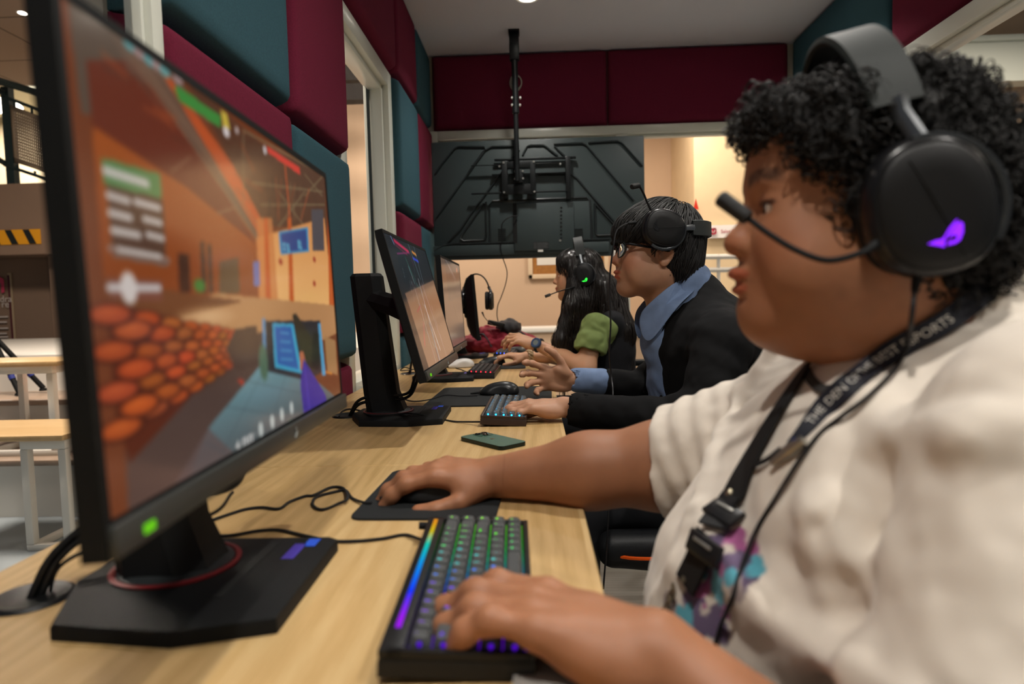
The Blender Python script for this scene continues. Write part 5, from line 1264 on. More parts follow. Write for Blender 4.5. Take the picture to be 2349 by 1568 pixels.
# ---------------- headset ----------------
def headset(R, t, sc, label, led, tilt=0.0, cup=(-.020, .097, -.004), band_h=.178, band_w=.036, mic=None, cable=None, mic_world=False, cuprot=0.0, band_half=.093):
    """R,t,sc: head frame ; tilt (deg) leans the band backwards about the ear axis"""
    ct = cup; a = math.radians(tilt)
    T_ = np.array([[math.cos(a), 0, -math.sin(a)], [0, 1, 0], [math.sin(a), 0, math.cos(a)]])   # z axis leans to -x
    Rh = R @ T_; ctr = t + R @ (np.array([ct[0], 0, ct[2]])*sc)
    o = thing('headset', label, 'headset', tuple(ctr), 0, None)
    W = lambda p: ctr + Rh @ (np.array(p, float)*sc)
    m = MB(); bh = band_h-ct[2]; pts = []; n = 26
    ang = np.linspace(math.radians(24), math.radians(156), n)
    rows = []
    for q in ang:
        y = band_half*1.06*math.cos(q); z = bh*math.sin(q)**.75 if math.sin(q) > 0 else 0
        k = min(1, (math.sin(q)-.35)*3+.6); hw = band_w/2*(.8+.2*k)
        nn = np.array([0, math.cos(q)/band_half, math.sin(q)/bh]); nn /= np.linalg.norm(nn)
        c = np.array([0, y, z]); th = .0045
        rows.append(m._verts([W(c+V3(-hw, 0, 0)+nn*.0), W(c+V3(-hw*.9, 0, 0)+nn*th), W(c+V3(hw*.9, 0, 0)+nn*th), W(c+V3(hw, 0, 0)+nn*.0), W(c+V3(hw*.85, 0, 0)-nn*.003), W(c+V3(-hw*.85, 0, 0)-nn*.003)]))
    for r0, r1 in zip(rows[:-1], rows[1:]):
        for k in range(6): m._f([r0[k], r0[(k+1) % 6], r1[(k+1) % 6], r1[k]])
    m._f(rows[0][::-1]); m._f(rows[-1]); m.build('headband', mat('band_grey_black', (.017, .021, .020), .6, bump=.1, bscale=1500), o, True)
    yw, zw = band_half*1.06*math.cos(ang[0]), bh*math.sin(ang[0])**.75
    for s in (1, -1):
        Rc = Rh @ rotm(0, math.radians(cuprot), 0)
        Wc = lambda p: ctr + Rc @ (np.array(p, float)*sc)
        m = MB(); m.tube([W((0, s*yw, zw+.004)), W((0, s*(yw+.004), zw-.010)), W((-.002, s*(ct[1]+.012), .052))], [.006*sc, .005*sc, .0045*sc], 8, flat=1.6); m.build('slider', mat('steel_slider', (.22, .23, .24), .28, .9), o, True)
        m = MB(); arc = [W((-.050*math.sin(q)-.002, s*(ct[1]+.014), .052*math.cos(q)+.003)) for q in np.linspace(-.15, 2.3, 14)]
        m.tube(arc, .0032*sc, 8, flat=1.3); m.build('yoke', mat('yoke_grey', (.06, .065, .07), .28, .7), o, True)
        # cushion + shell
        def outline(w, h, n=36): return [(w*np.sign(math.cos(q))*abs(math.cos(q))**.85, h*np.sign(math.sin(q))*abs(math.sin(q))**.85*(1.0+.06*math.sin(q))) for q in [2*PI*k/n for k in range(n)]]
        def loft(m, prof):
            rr = []
            for (f, y) in prof: rr.append(m._verts([Wc((x, s*y, z)) for x, z in outline(.047*f, .054*f)]))
            for r0, r1 in zip(rr[:-1], rr[1:]):
                for k in range(36): m._f([r0[k], r0[(k+1) % 36], r1[(k+1) % 36], r1[k]])
            m._f(rr[0][::-1]); m._f(rr[-1])
        y0 = ct[1]-.022
        m = MB(); loft(m, [(.70, y0-.001), (.90, y0-.003), (.98, y0+.004), (.96, y0+.013), (.85, y0+.016)]); m.build('ear_cushion', mat('cushion_black', (.007, .007, .007), .8, bump=.3, bscale=900), o, True)
        m = MB(); loft(m, [(.85, y0+.014), (.98, y0+.017), (1.03, y0+.026), (1.0, y0+.036), (.93, y0+.041), (.90, y0+.0415)]); cu = m.build('ear_cup', mat('cup_gloss', (.006, .006, .007), .28), o, True)
        m = MB(); loft(m, [(.86, y0+.041), (.87, y0+.0425), (.82, y0+.0445), (.5, y0+.0455)]); fp = m.build('face_plate', mat('plate_matte', (.003, .003, .0035), .5), cu, True)
        m = MB(); m.tube([Wc((.014, s*(y0+.0449), .040)), Wc((.004, s*(y0+.0461), .012)), Wc((-.012, s*(y0+.0449), -.040))], .0006*sc, 5); m.build('crease', mat('crease_black', (.002, .002, .002), .8), cu, True)
        # emblem: swooping eye mark in two blades (side view, forward = +x)
        em = emat('emblem_'+led, led, 2.2 if led != '1c1c1e' else .6) if led != '1c1c1e' else mat('emblem_dark', (.035, .036, .04), .3)
        k_ = .024/95; m = MB()
        b1 = [(-47, 12), (-20, 18), (-12, 16), (0, 20), (20, 45), (42, 64), (48, 66), (40, 52), (14, 28), (2, 12), (-2, -8), (-18, 0)]
        b2 = [(18, 26), (38, 48), (52, 58), (60, 50), (56, 26), (44, 4), (30, -3), (6, -4), (10, 6), (30, 6), (38, 14), (34, 22), (22, 20), (12, 14)]
        for bl in (b1, b2):
            vs = m._verts([Wc((.002-(x)*k_*1.0, s*(y0+.0472), -.024+(z-15)*k_*1.0)) for x, z in bl]); m._f(vs)
        bmesh.ops.solidify(m.bm, geom=m.bm.faces[:], thickness=.0006); bmesh.ops.triangulate(m.bm, faces=m.bm.faces[:], ngon_method='EAR_CLIP')
        m.build('emblem', em, cu, True)
    if mic is not None:
        pts = [np.array(q) if mic_world else t + R @ (np.array(q, float)*sc) for q in mic]
        path = crom(pts[:-1], 8); rb = .0026*sc
        m = MB(); m.tube(path, [rb*(1.7-.7*min(1, i/6)) for i in range(len(path))], 10); m.build('boom', M_BLACKM, o, True)
        d = pts[-1]-pts[-2]; L = np.linalg.norm(d); d = d/L; Fm = frame_from(d); Fm = np.array([Fm[:, 0], Fm[:, 2], Fm[:, 1]]).T
        m = MB(); m.lathe([(0, 0), (.0055, .0), (.0075, .002), (.0078, L-.002), (.006, L), (0, L)], 20, Fm @ np.diag([1, 1, 1]), pts[-2], sc=(sc, sc*.9)); m.build('microphone', mat('mic_black', (.012, .012, .012), .4, bump=.5, bscale=1500), o, True)
    if cable is not None:
        m = MB(); m.tube(crom(cable, 8), .0021, 7); m.build('cable', mat('smooth_cable', (.008, .008, .009), .38), o, True)
        m = MB(); m.tube(crom(cable[:2], 4), [.0045, .0043, .004, .0035, .003], 8); m.build('cable_relief', M_BLACKM, o, True)
    return o
# ================= person in the white shirt (nearest) =================
O1 = V3(.321, .680, 1.131); H1 = head_frame(-6, 3); S1 = 1.07
man1 = thing('person', 'person in a white shirt with curly black hair wearing a headset, nearest the camera', 'person', (.42, .68, .0))
Bs = SDF(); Bs.frame()
head_ops(Bs, H1, O1, S1, fat=1.0, mouth_open=.9, lips=1.12, nose=1.1, ears=(0, 0), lid=.9, prot=.006)
Bs.frame(H1, O1, S1)
Bs.ell((.030, 0, -.100), (.052, .046, .032), .035); Bs.ell((.0, 0, -.098), (.05, .058, .04), .035)
Bs.cone((-.035, 0, -.05), (-.085, 0, -.150), .066, .078, .03)
Bs.frame()
# arms
SR, ER, WR = V3(.40, .855, .905), V3(.190, .950, .806), V3(-.066, .985, .783)      # right arm (far)
SL, EL, WL = V3(.377, .475, .935), V3(.276, .370, .650), V3(.090, .505, .771)      # left arm (near)
Bs.ell((.44, .68, .86), (.12, .17, .15), .05)
Bs.cone((.44, .68, .90), SR, .09, .075, .04); Bs.cone(SR, ER, .072, .062, .03); Bs.cone(ER, ER*.55+WR*.45, .062, .052, .03); Bs.cone(ER*.55+WR*.45, WR, .052, .031, .03)
Bs.cone((.44, .68, .90), SL, .09, .075, .04); Bs.cone(SL, EL, .062, .052, .03); Bs.cone(EL, EL*.5+WL*.5, .052, .046, .008); Bs.cone(EL*.5+WL*.5, WL, .046, .030, .008)
HR1 = hand_frame((-.985, -.02, .10), (0, -.10, 1), False); HL1 = hand_frame((-.94, .32, .20), (0, .08, 1), True)
tips = hand_ops(Bs, HR1, WR, [(.30, .42, .25), (.30, .45, .25), (.34, .50, .28), (.40, .50, .3)], 1.0, 1.14, thumb=[(.72, .60, -.42), (.93, .28, -.30), (.99, .02, -.12)])
tips += hand_ops(Bs, HL1, WL, [(.18, .48, .30), (.20, .56, .34), (.22, .62, .36), (.08, .62, .42)], 1.14, 1.06, splay=(.08, .02, -.05, -.12), thumb=[(.70, .50, -.55), (.90, .25, -.40), (.95, .05, -.30)])
v, q = Bs.mesh(.0026)
def col1(p):
    near = np.linalg.norm(p-O1, axis=1) < .17; c = np.ones((len(p), 3)); c[near] = head_color(p[near], H1, O1, S1, lipc=(.98, .60, .58), brow=1, brow_dark=.05, stub=.75, blush=.5)
    c = nail_color(p, c, tips)
    for a, w in ((WR+V3(.012, 0, 0), .0011),):     # wrist crease
        d = np.abs((p-a) @ V3(.99, .05, -.1)); rr = np.linalg.norm(p-a, axis=1) < .05; k = np.clip(1-d/w/1.6, 0, 1)*rr*.35; c = c*(1-k[:, None]*.6)
    return c
raw_mesh('body', v, q, SKIN1, man1, True, col1, 1)
eyes(man1, H1, O1, S1, (1, .08, -.12))
# shirt
Bt = SDF()
Bt.ell((.392, .700, .705), (.276, .228, .205), .06); Bt.ell((.405, .680, .86), (.175, .215, .150), .08); Bt.ell((.42, .68, .55), (.24, .225, .14), .06)
Bt.cone((.435, .51, .935), (.435, .86, .935), .082, .080, .05); Bt.cone((.445, .68, 1.015), (.43, .68, .90), .080, .155, .06)
Bt.ell((.30, .60, .86), (.07, .08, .06), .06); Bt.ell((.30, .76, .85), (.07, .08, .06), .06)
uL = (EL-SL)/np.linalg.norm(EL-SL); uR = (ER-SR)/np.linalg.norm(ER-SR)
Bt.cone(SL+V3(.005, .005, .0), EL+uL*.06+V3(-.012, 0, 0), .097, .108, .008); Bt.cone(SR, ER+uR*.0+V3(.0, 0, .002), .084, .080, .035)
# collar opening, sleeve ends
Bt.cone((.27, .68, 1.095), (.385, .68, 1.035), .048, .058, .012, 1); Bt.cone((.35, .68, 1.10), (.43, .68, 1.03), .058, .068, .01, 1)
nR = (uR*.9+V3(-.25, .0, .30)); nR /= np.linalg.norm(nR)
Rr = frame_from(uR)
cutR = ER+uR*.012
Bt.box(cutR+uR*.16, (.16, .16, .16), .004, .003, 1, np.array([uR, np.cross(V3(0, 0, 1), uR)/np.linalg.norm(np.cross(V3(0, 0, 1), uR)), np.cross(uR, np.cross(V3(0, 0, 1), uR))/np.linalg.norm(np.cross(uR, np.cross(V3(0, 0, 1), uR)))]).T @ rotm(0, -.28, 0))
Bt.cone(cutR-uR*.05, cutR+uR*.05, .066, .072, .003, 1)
Bt.box(EL+uL*.255, (.15, .15, .2), .004, .004, 1, np.array([np.cross((0, 1, 0), uL)/np.linalg.norm(np.cross((0, 1, 0), uL)), np.cross(uL, np.cross((0, 1, 0), uL))/np.linalg.norm(np.cross((0, 1, 0), uL)), uL]).T); Bt.cone(EL, WL, .062, .058, .004, 1)
# lapel ridge of the open overshirt and a few big folds
def ridge(pl, r, k=.02, dep=-.004):
    pp = [hit([Bt], *p_)[0] for p_ in pl]
    dd = [ray(*p_)/np.linalg.norm(ray(*p_)) for p_ in pl]
    for a, b_, da, db in zip(pp[:-1], pp[1:], dd[:-1], dd[1:]): Bt.cone(a+da*(-dep), b_+db*(-dep), r, r, k)
ridge([(1770, 800), (1700, 900), (1640, 1040), (1600, 1180), (1560, 1300), (1500, 1420)], .007, .018)
ridge([(1960, 900), (2060, 1010), (2230, 1000), (2340, 985)], .010, .03)
ridge([(1880, 1190), (1930, 1300), (1950, 1390)], .012, .035, .002); ridge([(1640, 1240), (1760, 1380), (1860, 1480), (1960, 1540)], .012, .035, .002)
def groove(pl, r, k=.02, f=.9):
    pp = [(lambda h_: h_[0]+h_[1]*r*f)(hit([Bt], *a)) for a in pl]
    for a, b_ in zip(pp[:-1], pp[1:]): Bt.cone(a, b_, r*.9, r*.9, k*.7, 1)
groove([(1880, 1215), (1915, 1320), (1935, 1400)], .004, .03); groove([(1680, 1240), (1790, 1370), (1900, 1470)], .005, .03)
def fold1(p):
    q = p.copy(); w = vnoise(p, 9, 3)*.35
    sR = np.clip(1-np.linalg.norm(p-(ER-uR*.05), axis=1)/.16, 0, 1); a = (p-ER)@uR
    f = sR*.0042*np.sin((a+w*.03)*210)
    sl = np.clip(1-np.linalg.norm(p-(SL*.45+EL*.55), axis=1)/.20, 0, 1)
    f = f+sl*.0032*np.sin(p[:, 2]*95+p[:, 0]*40+w*9)
    f = f+.0032*vnoise(p@np.array([[.6, .3, .2], [-.3, .9, .1], [.5, -.2, .45]]), 26, 8)+.0016*vnoise(p, 60, 2)
    return f
v, q = Bt.mesh(.0036, fold1, .010)
PRT = []
for (px, py, r, c) in ((1700, 1330, .018, 0), (1715, 1270, .016, 1), (1725, 1300, .014, 2), (1690, 1350, .013, 3), (1640, 1440, .018, 0), (1600, 1450, .018, 2), (1665, 1400, .010, 1), (1620, 1330, .010, 4), (1700, 1300, .008, 4), (1640, 1255, .022, 0), (1672, 1245, .016, 0), (1655, 1290, .024, 1), (1620, 1300, .022, 2), (1690, 1290, .018, 0), (1640, 1330, .018, 0), (1590, 1380, .022, 0), (1600, 1415, .024, 0), (1570, 1425, .018, 2), (1630, 1410, .015, 0), (1650, 1345, .016, 2), (1540, 1385, .016, 3), (1530, 1420, .016, 3), (1610, 1350, .012, 1), (1690, 1240, .013, 1), (1625, 1275, .012, 2), (1680, 1325, .012, 2), (1560, 1400, .008, 2), (1615, 1395, .010, 4), (1668, 1262, .009, 4), (1648, 1272, .007, 4), (1612, 1388, .006, 1)):
    h_, _ = hit([Bt], px, py); PRT.append((h_, r*.82, c))
PC = [(.13, .10, .22), (.40, .12, .36), (.10, .45, .66), (.40, .36, .40), (.62, .60, .62)]
def shirtcol(p):
    c = np.ones((len(p), 3)); nz = vnoise(p, 95, 4)*.35+vnoise(p, 210, 6)*.2
    for (h_, r, k) in PRT:
        d = np.linalg.norm(p-h_, axis=1)/r+nz; w = np.clip((1-d)*9, 0, 1)[:, None]; c = c*(1-w)+np.array(PC[k])/.82*w
    return c
SHIRT = mat('white_cotton', (.74, .665, .575), .85, attr='tint', bump=.12, bscale=1600, sheen=.2)
raw_mesh('shirt', v, q, SHIRT, man1, True, shirtcol, 1)
# trousers and legs (mostly below the frame)
Bp = SDF(); Bp.ell((.45, .68, .50), (.19, .20, .10), .05)
for s in (-1, 1):
    hp = V3(.44, .68+s*.11, .52); kn = V3(.06, .68+s*.15, .53); an = V3(.08, .68+s*.14, .09)
    Bp.cone(hp, kn, .10, .072, .04); Bp.cone(kn, an, .068, .048, .03)
v, q = Bp.mesh(.011, lambda p: .003*vnoise(p, 30, 1), .004); raw_mesh('trousers', v, q, mat('dark_trousers', (.012, .013, .016), .85), man1, True)
for s in (-1, 1):
    B = SDF(); B.cone((.09, .68+s*.14, .045), (-.06, .68+s*.15, .035), .045, .035, .03); B.cone((.09, .68+s*.14, .05), (.085, .68+s*.14, .10), .042, .04, .02); B.plane((0, 0, .002), (0, 0, -1)); v, q = B.mesh(.009); raw_mesh('shoe', v, q, mat('shoe_black', (.015, .015, .016), .5), man1, True)
# inner tee collar band
m = MB(); pts = []; nn = []
for px, py in ((1850, 848), (1862, 872), (1885, 892), (1915, 893)):
    p, n_ = hit([Bt, Bs], px, py); pts.append(p); nn.append(n_)
ribbon(m, pts, nn, .010, .002, .0); m.build('collar', SHIRT, man1, True)
# curly hair
def hair_base1(fr=1.0):
    B = SDF(); B.frame(H1, O1, S1)
    B.ell((-.028, 0, .048), (.102, .086, .070), .03); B.ell((.046, 0, .080), (.056, .066, .026), .03); B.ell((-.074, 0, .000), (.072, .084, .080), .03)
    B.ell((-.025, 0, .078), (.070, .062, .042), .03); B.ell((-.060, 0, -.050), (.060, .072, .060), .03)
    for s in (1, -1): B.ell((.030, s*.062, .055), (.028, .022, .034), .02); B.ell((.012, s*.068, .015), (.018, .014, .040), .015)
    B.ell((.112, 0, -.022), (.064, .10, .090), .012, 1); B.ell((.080, 0, -.035), (.058, .098, .080), .012, 1)
    return B
Bh = hair_base1()
nf = lambda p: .0075*vnoise(p, 55, 11)+.0035*vnoise(p, 120, 12)
v, q = Bh.mesh(.0042, nf, .012)
rg = np.random.default_rng(4); idx = rg.choice(len(v), 5600, replace=False); sd = v[idx]; nr = grad(Bh, sd)
lc = (sd-O1)@H1/S1
paths, rad = [], []
for i in range(len(sd)):
    n_ = nr[i]; t_ = np.cross(n_, rg.normal(size=3)); t_ /= np.linalg.norm(t_)+1e-9
    ax = n_*rg.uniform(.0, .5)+t_; ax /= np.linalg.norm(ax); L = rg.uniform(.012, .026); rr = rg.uniform(.0032, .0068); turns = rg.uniform(.8, 1.9); ph = rg.uniform(0, 6.28)
    e1 = np.cross(ax, n_+.01); e1 /= np.linalg.norm(e1)+1e-9; e2 = np.cross(ax, e1); k = np.linspace(0, 1, 15)
    P_ = sd[i]+n_*(.001+rg.uniform(0, .006))+np.outer(k*L, ax)+rr*(np.outer(np.cos(ph+k*turns*6.28)-math.cos(ph), e1)+np.outer(np.sin(ph+k*turns*6.28)-math.sin(ph), e2))
    P_ -= np.outer(k**2, n_)*max(0, (n_@ax))*L*.55
    paths.append(P_); rad.append(rg.uniform(.0006, .0013)*np.sin(np.linspace(.6, PI-.2, 15)))
tv_, tq_ = tubes_mesh(paths, rad, 4)
HM1 = mat('curly_black_hair', (.008, .007, .0066), .6, spec=.35)
raw_mesh('hair', np.concatenate([v-0*v, tv_]), np.concatenate([q, tq_+len(v)]), HM1, man1, True)
# eyebrow / lash detail handled by tint ; headset
cupw = P(2118, 462, .565)
hs1 = headset(H1, O1, S1, 'black over-ear headset with purple glowing emblem on the nearest player', '7a22e6', tilt=-14, cup=(-.022, .100, -.012), band_h=.163, band_w=.044,
        mic=[P(2010, 560, .560), P(1975, 580, .555), P(1900, 597, .560), P(1830, 575, .572), P(1770, 540, .585), P(1718, 502, .60), P(1650, 452, .612)], mic_world=True,
        cable=[P(2105, 625, .565), P(2098, 670, .562), P(2090, 740, .560)]+[hit([Bt, Bs], a, b, .004)[0] for a, b in ((2078, 800), (2050, 850), (1990, 910), (1930, 955), (1880, 995), (1830, 1060), (1780, 1140), (1735, 1215), (1705, 1290))]+[hit([Bt], a, b, .004)[0] for a, b in ((1680, 1370), (1655, 1430), (1640, 1480), (1630, 1520))])
# lanyard with lettering, cross strap with buckles
ln = thing('lanyard', 'black lanyard with white lettering around the neck of the man in white', 'lanyard', tuple(P(1990, 850, .6)))
pts, nn = [], []
for px, py in ((2288, 640), (2262, 665), (2200, 715), (2140, 755), (2080, 785), (2010, 835), (1950, 882), (1895, 935), (1850, 985), (1815, 1022)):
    p, n_ = hit([Bt, Bs], px, py); tc_ = (CAM-p)/np.linalg.norm(CAM-p); n_ = n_+.9*tc_; pts.append(p+tc_*.003); nn.append(n_/np.linalg.norm(n_))
m = MB(); P_, N_ = ribbon(m, pts, nn, [.020]*5+[.021]*3+[.013, .007], .0016, .0025); m.build('strap', mat('strap_navy', (.009, .010, .018), .6, bump=.2, bscale=2000), ln, True)
m = MB(); P_ = [np.array(x) for x in P_]; cum = np.concatenate([[0], np.cumsum([np.linalg.norm(b-a) for a, b in zip(P_[:-1], P_[1:])])]); Ltot = cum[-1]
def along(s_):
    s_ = min(max(s_, 0), Ltot*.999); i = int(np.searchsorted(cum, s_))-1; i = max(0, min(i, len(P_)-2)); k = (s_-cum[i])/(cum[i+1]-cum[i]+1e-9)
    t = P_[i+1]-P_[i]; t /= np.linalg.norm(t); n_ = N_[i]*(1-k)+N_[i+1]*k; n_ = n_/np.linalg.norm(n_); return P_[i]*(1-k)+P_[i+1]*k, t, n_
def mapf(s0):
    def f(p):
        c, t, n_ = along(s0-p[0]); sd_ = np.cross(-t, n_); sd_ = -sd_ / np.linalg.norm(sd_); return c+n_*.0046+sd_*p[1]
    return f
add_text(m, 'THE DEN OF THE BEST ESPORTS', .0115, None, (0, 0, 0), mapf(Ltot*.70)); add_text(m, 'THE DEN OF', .0115, None, (0, 0, 0), mapf(Ltot*.16)); m.build('lettering', mat('letter_grey', (.60, .58, .54), .6), ln, True)
m = MB(); a_, _ = hit([Bt], 1845, 1010, .006); b_, _ = hit([Bt], 1770, 1062, .006); m.tube([a_, a_*.6+b_*.4, b_], [.0055, .0065, .003], 10); m.ball(a_*.45+b_*.55, .006, 10); m.build('metal_clip', mat('clip_steel', (.35, .34, .30), .3, .9), ln, True)
m = MB(); m.setmat(mat('ribbon_blue', (.02, .05, .30), .5)); 
for x, y in ((1828, 1015), (1822, 1025)): a_, n_ = hit([Bt], x, y, .006); m.ball(a_, .0045, 8)
m.build('blue_tab', None, ln, True)
stp = thing('chest_strap', 'black buckled strap hanging diagonally down the white shirt', 'strap', tuple(P(1650, 1150, .7)))
def surf(pl, sd=[Bt, Bs]):
    a, b = [], []
    for q_ in pl: p, n_ = hit(sd, *q_); a.append(p); b.append(n_)
    return a, b
pts, nn = surf([(1862, 838), (1835, 880), (1790, 950), (1748, 1020), (1712, 1090), (1690, 1140)]); m = MB(); ribbon(m, pts, nn, [.008, .014, .019, .026, .034, .036], .003, .003)
pts, nn = surf([(1690, 1140), (1665, 1175), (1640, 1215)], [Bt]); ribbon(m, pts, nn, .030, .004, .004)
pts, nn = surf([(1632, 1235), (1608, 1290), (1582, 1345)], [Bt]); ribbon(m, pts, nn, .031, .004, .004)
pts, nn = surf([(1800, 1035), (1770, 1058), (1735, 1075)]); ribbon(m, pts, nn, .005, .002, .004)
m.build('webbing', mat('webbing_black', (.007, .007, .008), .7, bump=.3, bscale=1800), stp, True)
for (a0, b0) in (((1650, 1180), (1688, 1202)), ((1612, 1245), (1650, 1272))):
    pa, na = hit([Bt], *a0); pb, _ = hit([Bt], *b0); d = (pb-pa)/np.linalg.norm(pb-pa); c = (pa+pb)/2+na*.008; Fb = frame_from(d, na)
    m = MB(); m.box(c, (.022, .043, .007), Fb, .0025); bk = m.build('buckle', mat('buckle_black', (.012, .012, .013), .3), stp, True)
    m = MB(); m.box(c+na*.0045+Fb[:, 0]*.004, (.003, .024, .0012), Fb, .0005); m.build('metal_bar', mat('bar_steel', (.5, .5, .46), .3, .8), bk, True)
for px, py in ((1685, 1137), (1583, 1332)):
    p, n_ = hit([Bt], px, py); m = MB(); Fm = frame_from(n_); Fm = np.array([Fm[:, 0], Fm[:, 2], Fm[:, 1]]).T; m.lathe([(0, .003), (.003, .0028), (.0048, .001), (.005, 0)], 16, Fm, p+n_*.0062); m.build('rivet', mat('rivet_brass', (.38, .34, .24), .3, .9), stp, True)
m = MB()
for k in range(5): p, n_ = hit([Bt], 1555-5*k, 1352+14*k); m.loop([p+n_*.006+.006*(math.cos(a)*V3(0, 1, 0)+math.sin(a)*V3(.3*(k % 2), 0, 1)) for a in np.linspace(0, 2*PI, 12)[:-1]], .0012, 5)
m.build('chain', mat('chain_bronze', (.25, .2, .13), .35, .8), stp, True)
# ================= person in the black blazer =================
O2 = V3(.314, 1.720, 1.166); H2 = head_frame(8, 7); S2 = .985
man2 = thing('person', 'person in a black blazer and light blue shirt with glasses, seated in the middle', 'person', (.46, 1.73, .0))
Bs = SDF(); head_ops(Bs, H2, O2, S2, fat=.25, lips=.95, nose=1.0, ears=(1, 1), lid=.45)
Bs.frame(H2, O2, S2); Bs.cone((-.028, 0, -.05), (-.060, 0, -.150), .053, .058, .03); Bs.frame()
SL2, EL2, WL2 = V3(.435, 1.515, .945), V3(.372, 1.455, .775), V3(.068, 1.620, .785)
SR2, ER2, WR2 = V3(.42, 1.925, .945), V3(.36, 1.985, .775), V3(.108, 2.000, .806)
Bs.ell((.45, 1.73, .86), (.10, .15, .14), .05)
for a, b_, c in ((SL2, EL2, WL2), (SR2, ER2, WR2)):
    Bs.cone((.44, 1.73, .93), a, .07, .055, .04); Bs.cone(a, b_, .048, .040, .03); Bs.cone(b_, b_*.5+c*.5, .040, .034, .03); Bs.cone(b_*.5+c*.5, c, .034, .0245, .02)
tips = hand_ops(Bs, hand_frame((-.99, .02, .04), (0, -.08, 1), True), WL2, [(.22, .42, .25), (.26, .45, .28), (.30, .48, .3), (.30, .50, .3)], .98, .98, thumb=[(.8, .5, -.3), (.95, .2, -.25), (.98, .05, -.2)])
tips += hand_ops(Bs, hand_frame((-.95, -.12, .16), (-.12, .95, .15), False), WR2, [(.25, .45, .3), (.35, .55, .3), (.50, .55, .35), (.70, .60, .4)], .98, .98, splay=(.24, .06, -.12, -.30), thumb=[(.55, .8, .1), (.75, .65, .0), (.9, .4, -.1)])
v, q = Bs.mesh(.0029)
def col2(p):
    near = np.linalg.norm(p-O2, axis=1) < .16; c = np.ones((len(p), 3)); c[near] = head_color(p[near], H2, O2, S2, lipc=(1.02, .52, .50), brow=.9, brow_dark=.1, stub=.22, blush=.9)
    c = nail_color(p, c, tips); mo = O2+H2@(V3(-.030, .052, -.068)*S2)
    d = np.linalg.norm(p-P(1536, 631, 1.655), axis=1); c[d < .0035] *= .25
    return c
raw_mesh('body', v, q, SKIN2, man2, True, col2, 1); eyes(man2, H2, O2, S2, (1, .06, -.10))
# blue shirt
Bb = SDF()
Bb.ell((.42, 1.73, .84), (.125, .155, .19), .05); Bb.cone((.405, 1.73, 1.055), (.40, 1.73, .97), .066, .10, .03); Bb.ell((.35, 1.73, .93), (.07, .08, .07), .03)
Bb.cone((.40, 1.725, 1.09), (.372, 1.73, 1.03), .062, .060, .006); Bb.cone(O2+V3(.02, 0, -.03), (.375, 1.73, 1.03), .056, .054, .004, 1)
Bb.ell((.285, 1.72, 1.075), (.070, .055, .050), .008, 1)
Bb.cone(WR2+V3(.018, 0, -.002), WR2+V3(.09, -.008, -.006), .036, .042, .01); Bb.cone(WR2, WR2+V3(.03, 0, 0), .0285, .030, .004, 1); Bb.plane
v, q = Bb.mesh(.0035, lambda p: .0015*vnoise(p, 55, 3)+.0015*np.sin(p[:, 2]*70+4*vnoise(p, 14, 1)), .004)
SHB = mat('blue_chambray', '7085a8', .85, bump=.2, bscale=1500, var=.1, vscale=40); raw_mesh('shirt', v, q, SHB, man2, True, None, 1)
# collar wings
for s in (-1, 1):
    m = MB(); y = 1.73
    base_ = [P(1594, 628, 1.705), P(1553, 641, 1.662), P(1515, 671, 1.655), P(1480, 703, 1.672), P(1464, 722, 1.690), P(1464, 760, 1.688), P(1482, 796, 1.672), P(1508, 768, 1.648), P(1540, 722, 1.632), P(1574, 682, 1.632), P(1610, 655, 1.685)]
    pl = base_ if s == -1 else [V3(p_[0], 2*1.727-p_[1], p_[2]) for p_ in base_]
    cen = (pl[2]+pl[8])/2+V3(0, s*.004, 0); vs = m._verts(pl); vc = m.bm.verts.new(tuple(cen))
    for i in range(len(pl)): m._f([vs[i], vs[(i+1) % len(pl)], vc])
    ob = m.build('collar', SHB, man2, True); md = ob.modifiers.new('s', 'SOLIDIFY'); md.thickness = .003; md.offset = 0
    sb = ob.modifiers.new('u', 'SUBSURF'); sb.levels = 1; sb.render_levels = 2
# blazer
Bz = SDF()
Bz.ell((.455, 1.73, .82), (.150, .205, .22), .06); Bz.ell((.44, 1.73, .93), (.115, .19, .12), .06); Bz.ell((.50, 1.73, .60), (.155, .19, .15), .06)
Bz.cone((.445, 1.555, .950), (.445, 1.905, .950), .066, .066, .05); Bz.cone((.430, 1.73, 1.055), (.445, 1.73, .95), .062, .12, .06)
Bz.cone(SL2, EL2, .070, .058, .03); Bz.cone(EL2-V3(0, 0, .008), WL2*.97+EL2*.03-V3(0, 0, .004), .058, .041, .035); Bz.cone(SR2, ER2, .070, .056, .03); Bz.cone(ER2, WR2+V3(.055, 0, -.002), .055, .040, .035)
Bz.cone(WL2, WL2*1.02-EL2*.02+V3(-.05, .02, 0), .045, .06, .003, 1); Bz.cone(WL2, WL2*.7+EL2*.3, .030, .034, .003, 1)
Bz.cone(WR2+V3(.012, 0, 0), WR2+V3(-.06, 0, 0), .048, .07, .003, 1); Bz.cone(WR2+V3(.02, 0, 0), WR2+V3(.08, 0, 0), .037, .043, .003, 1)
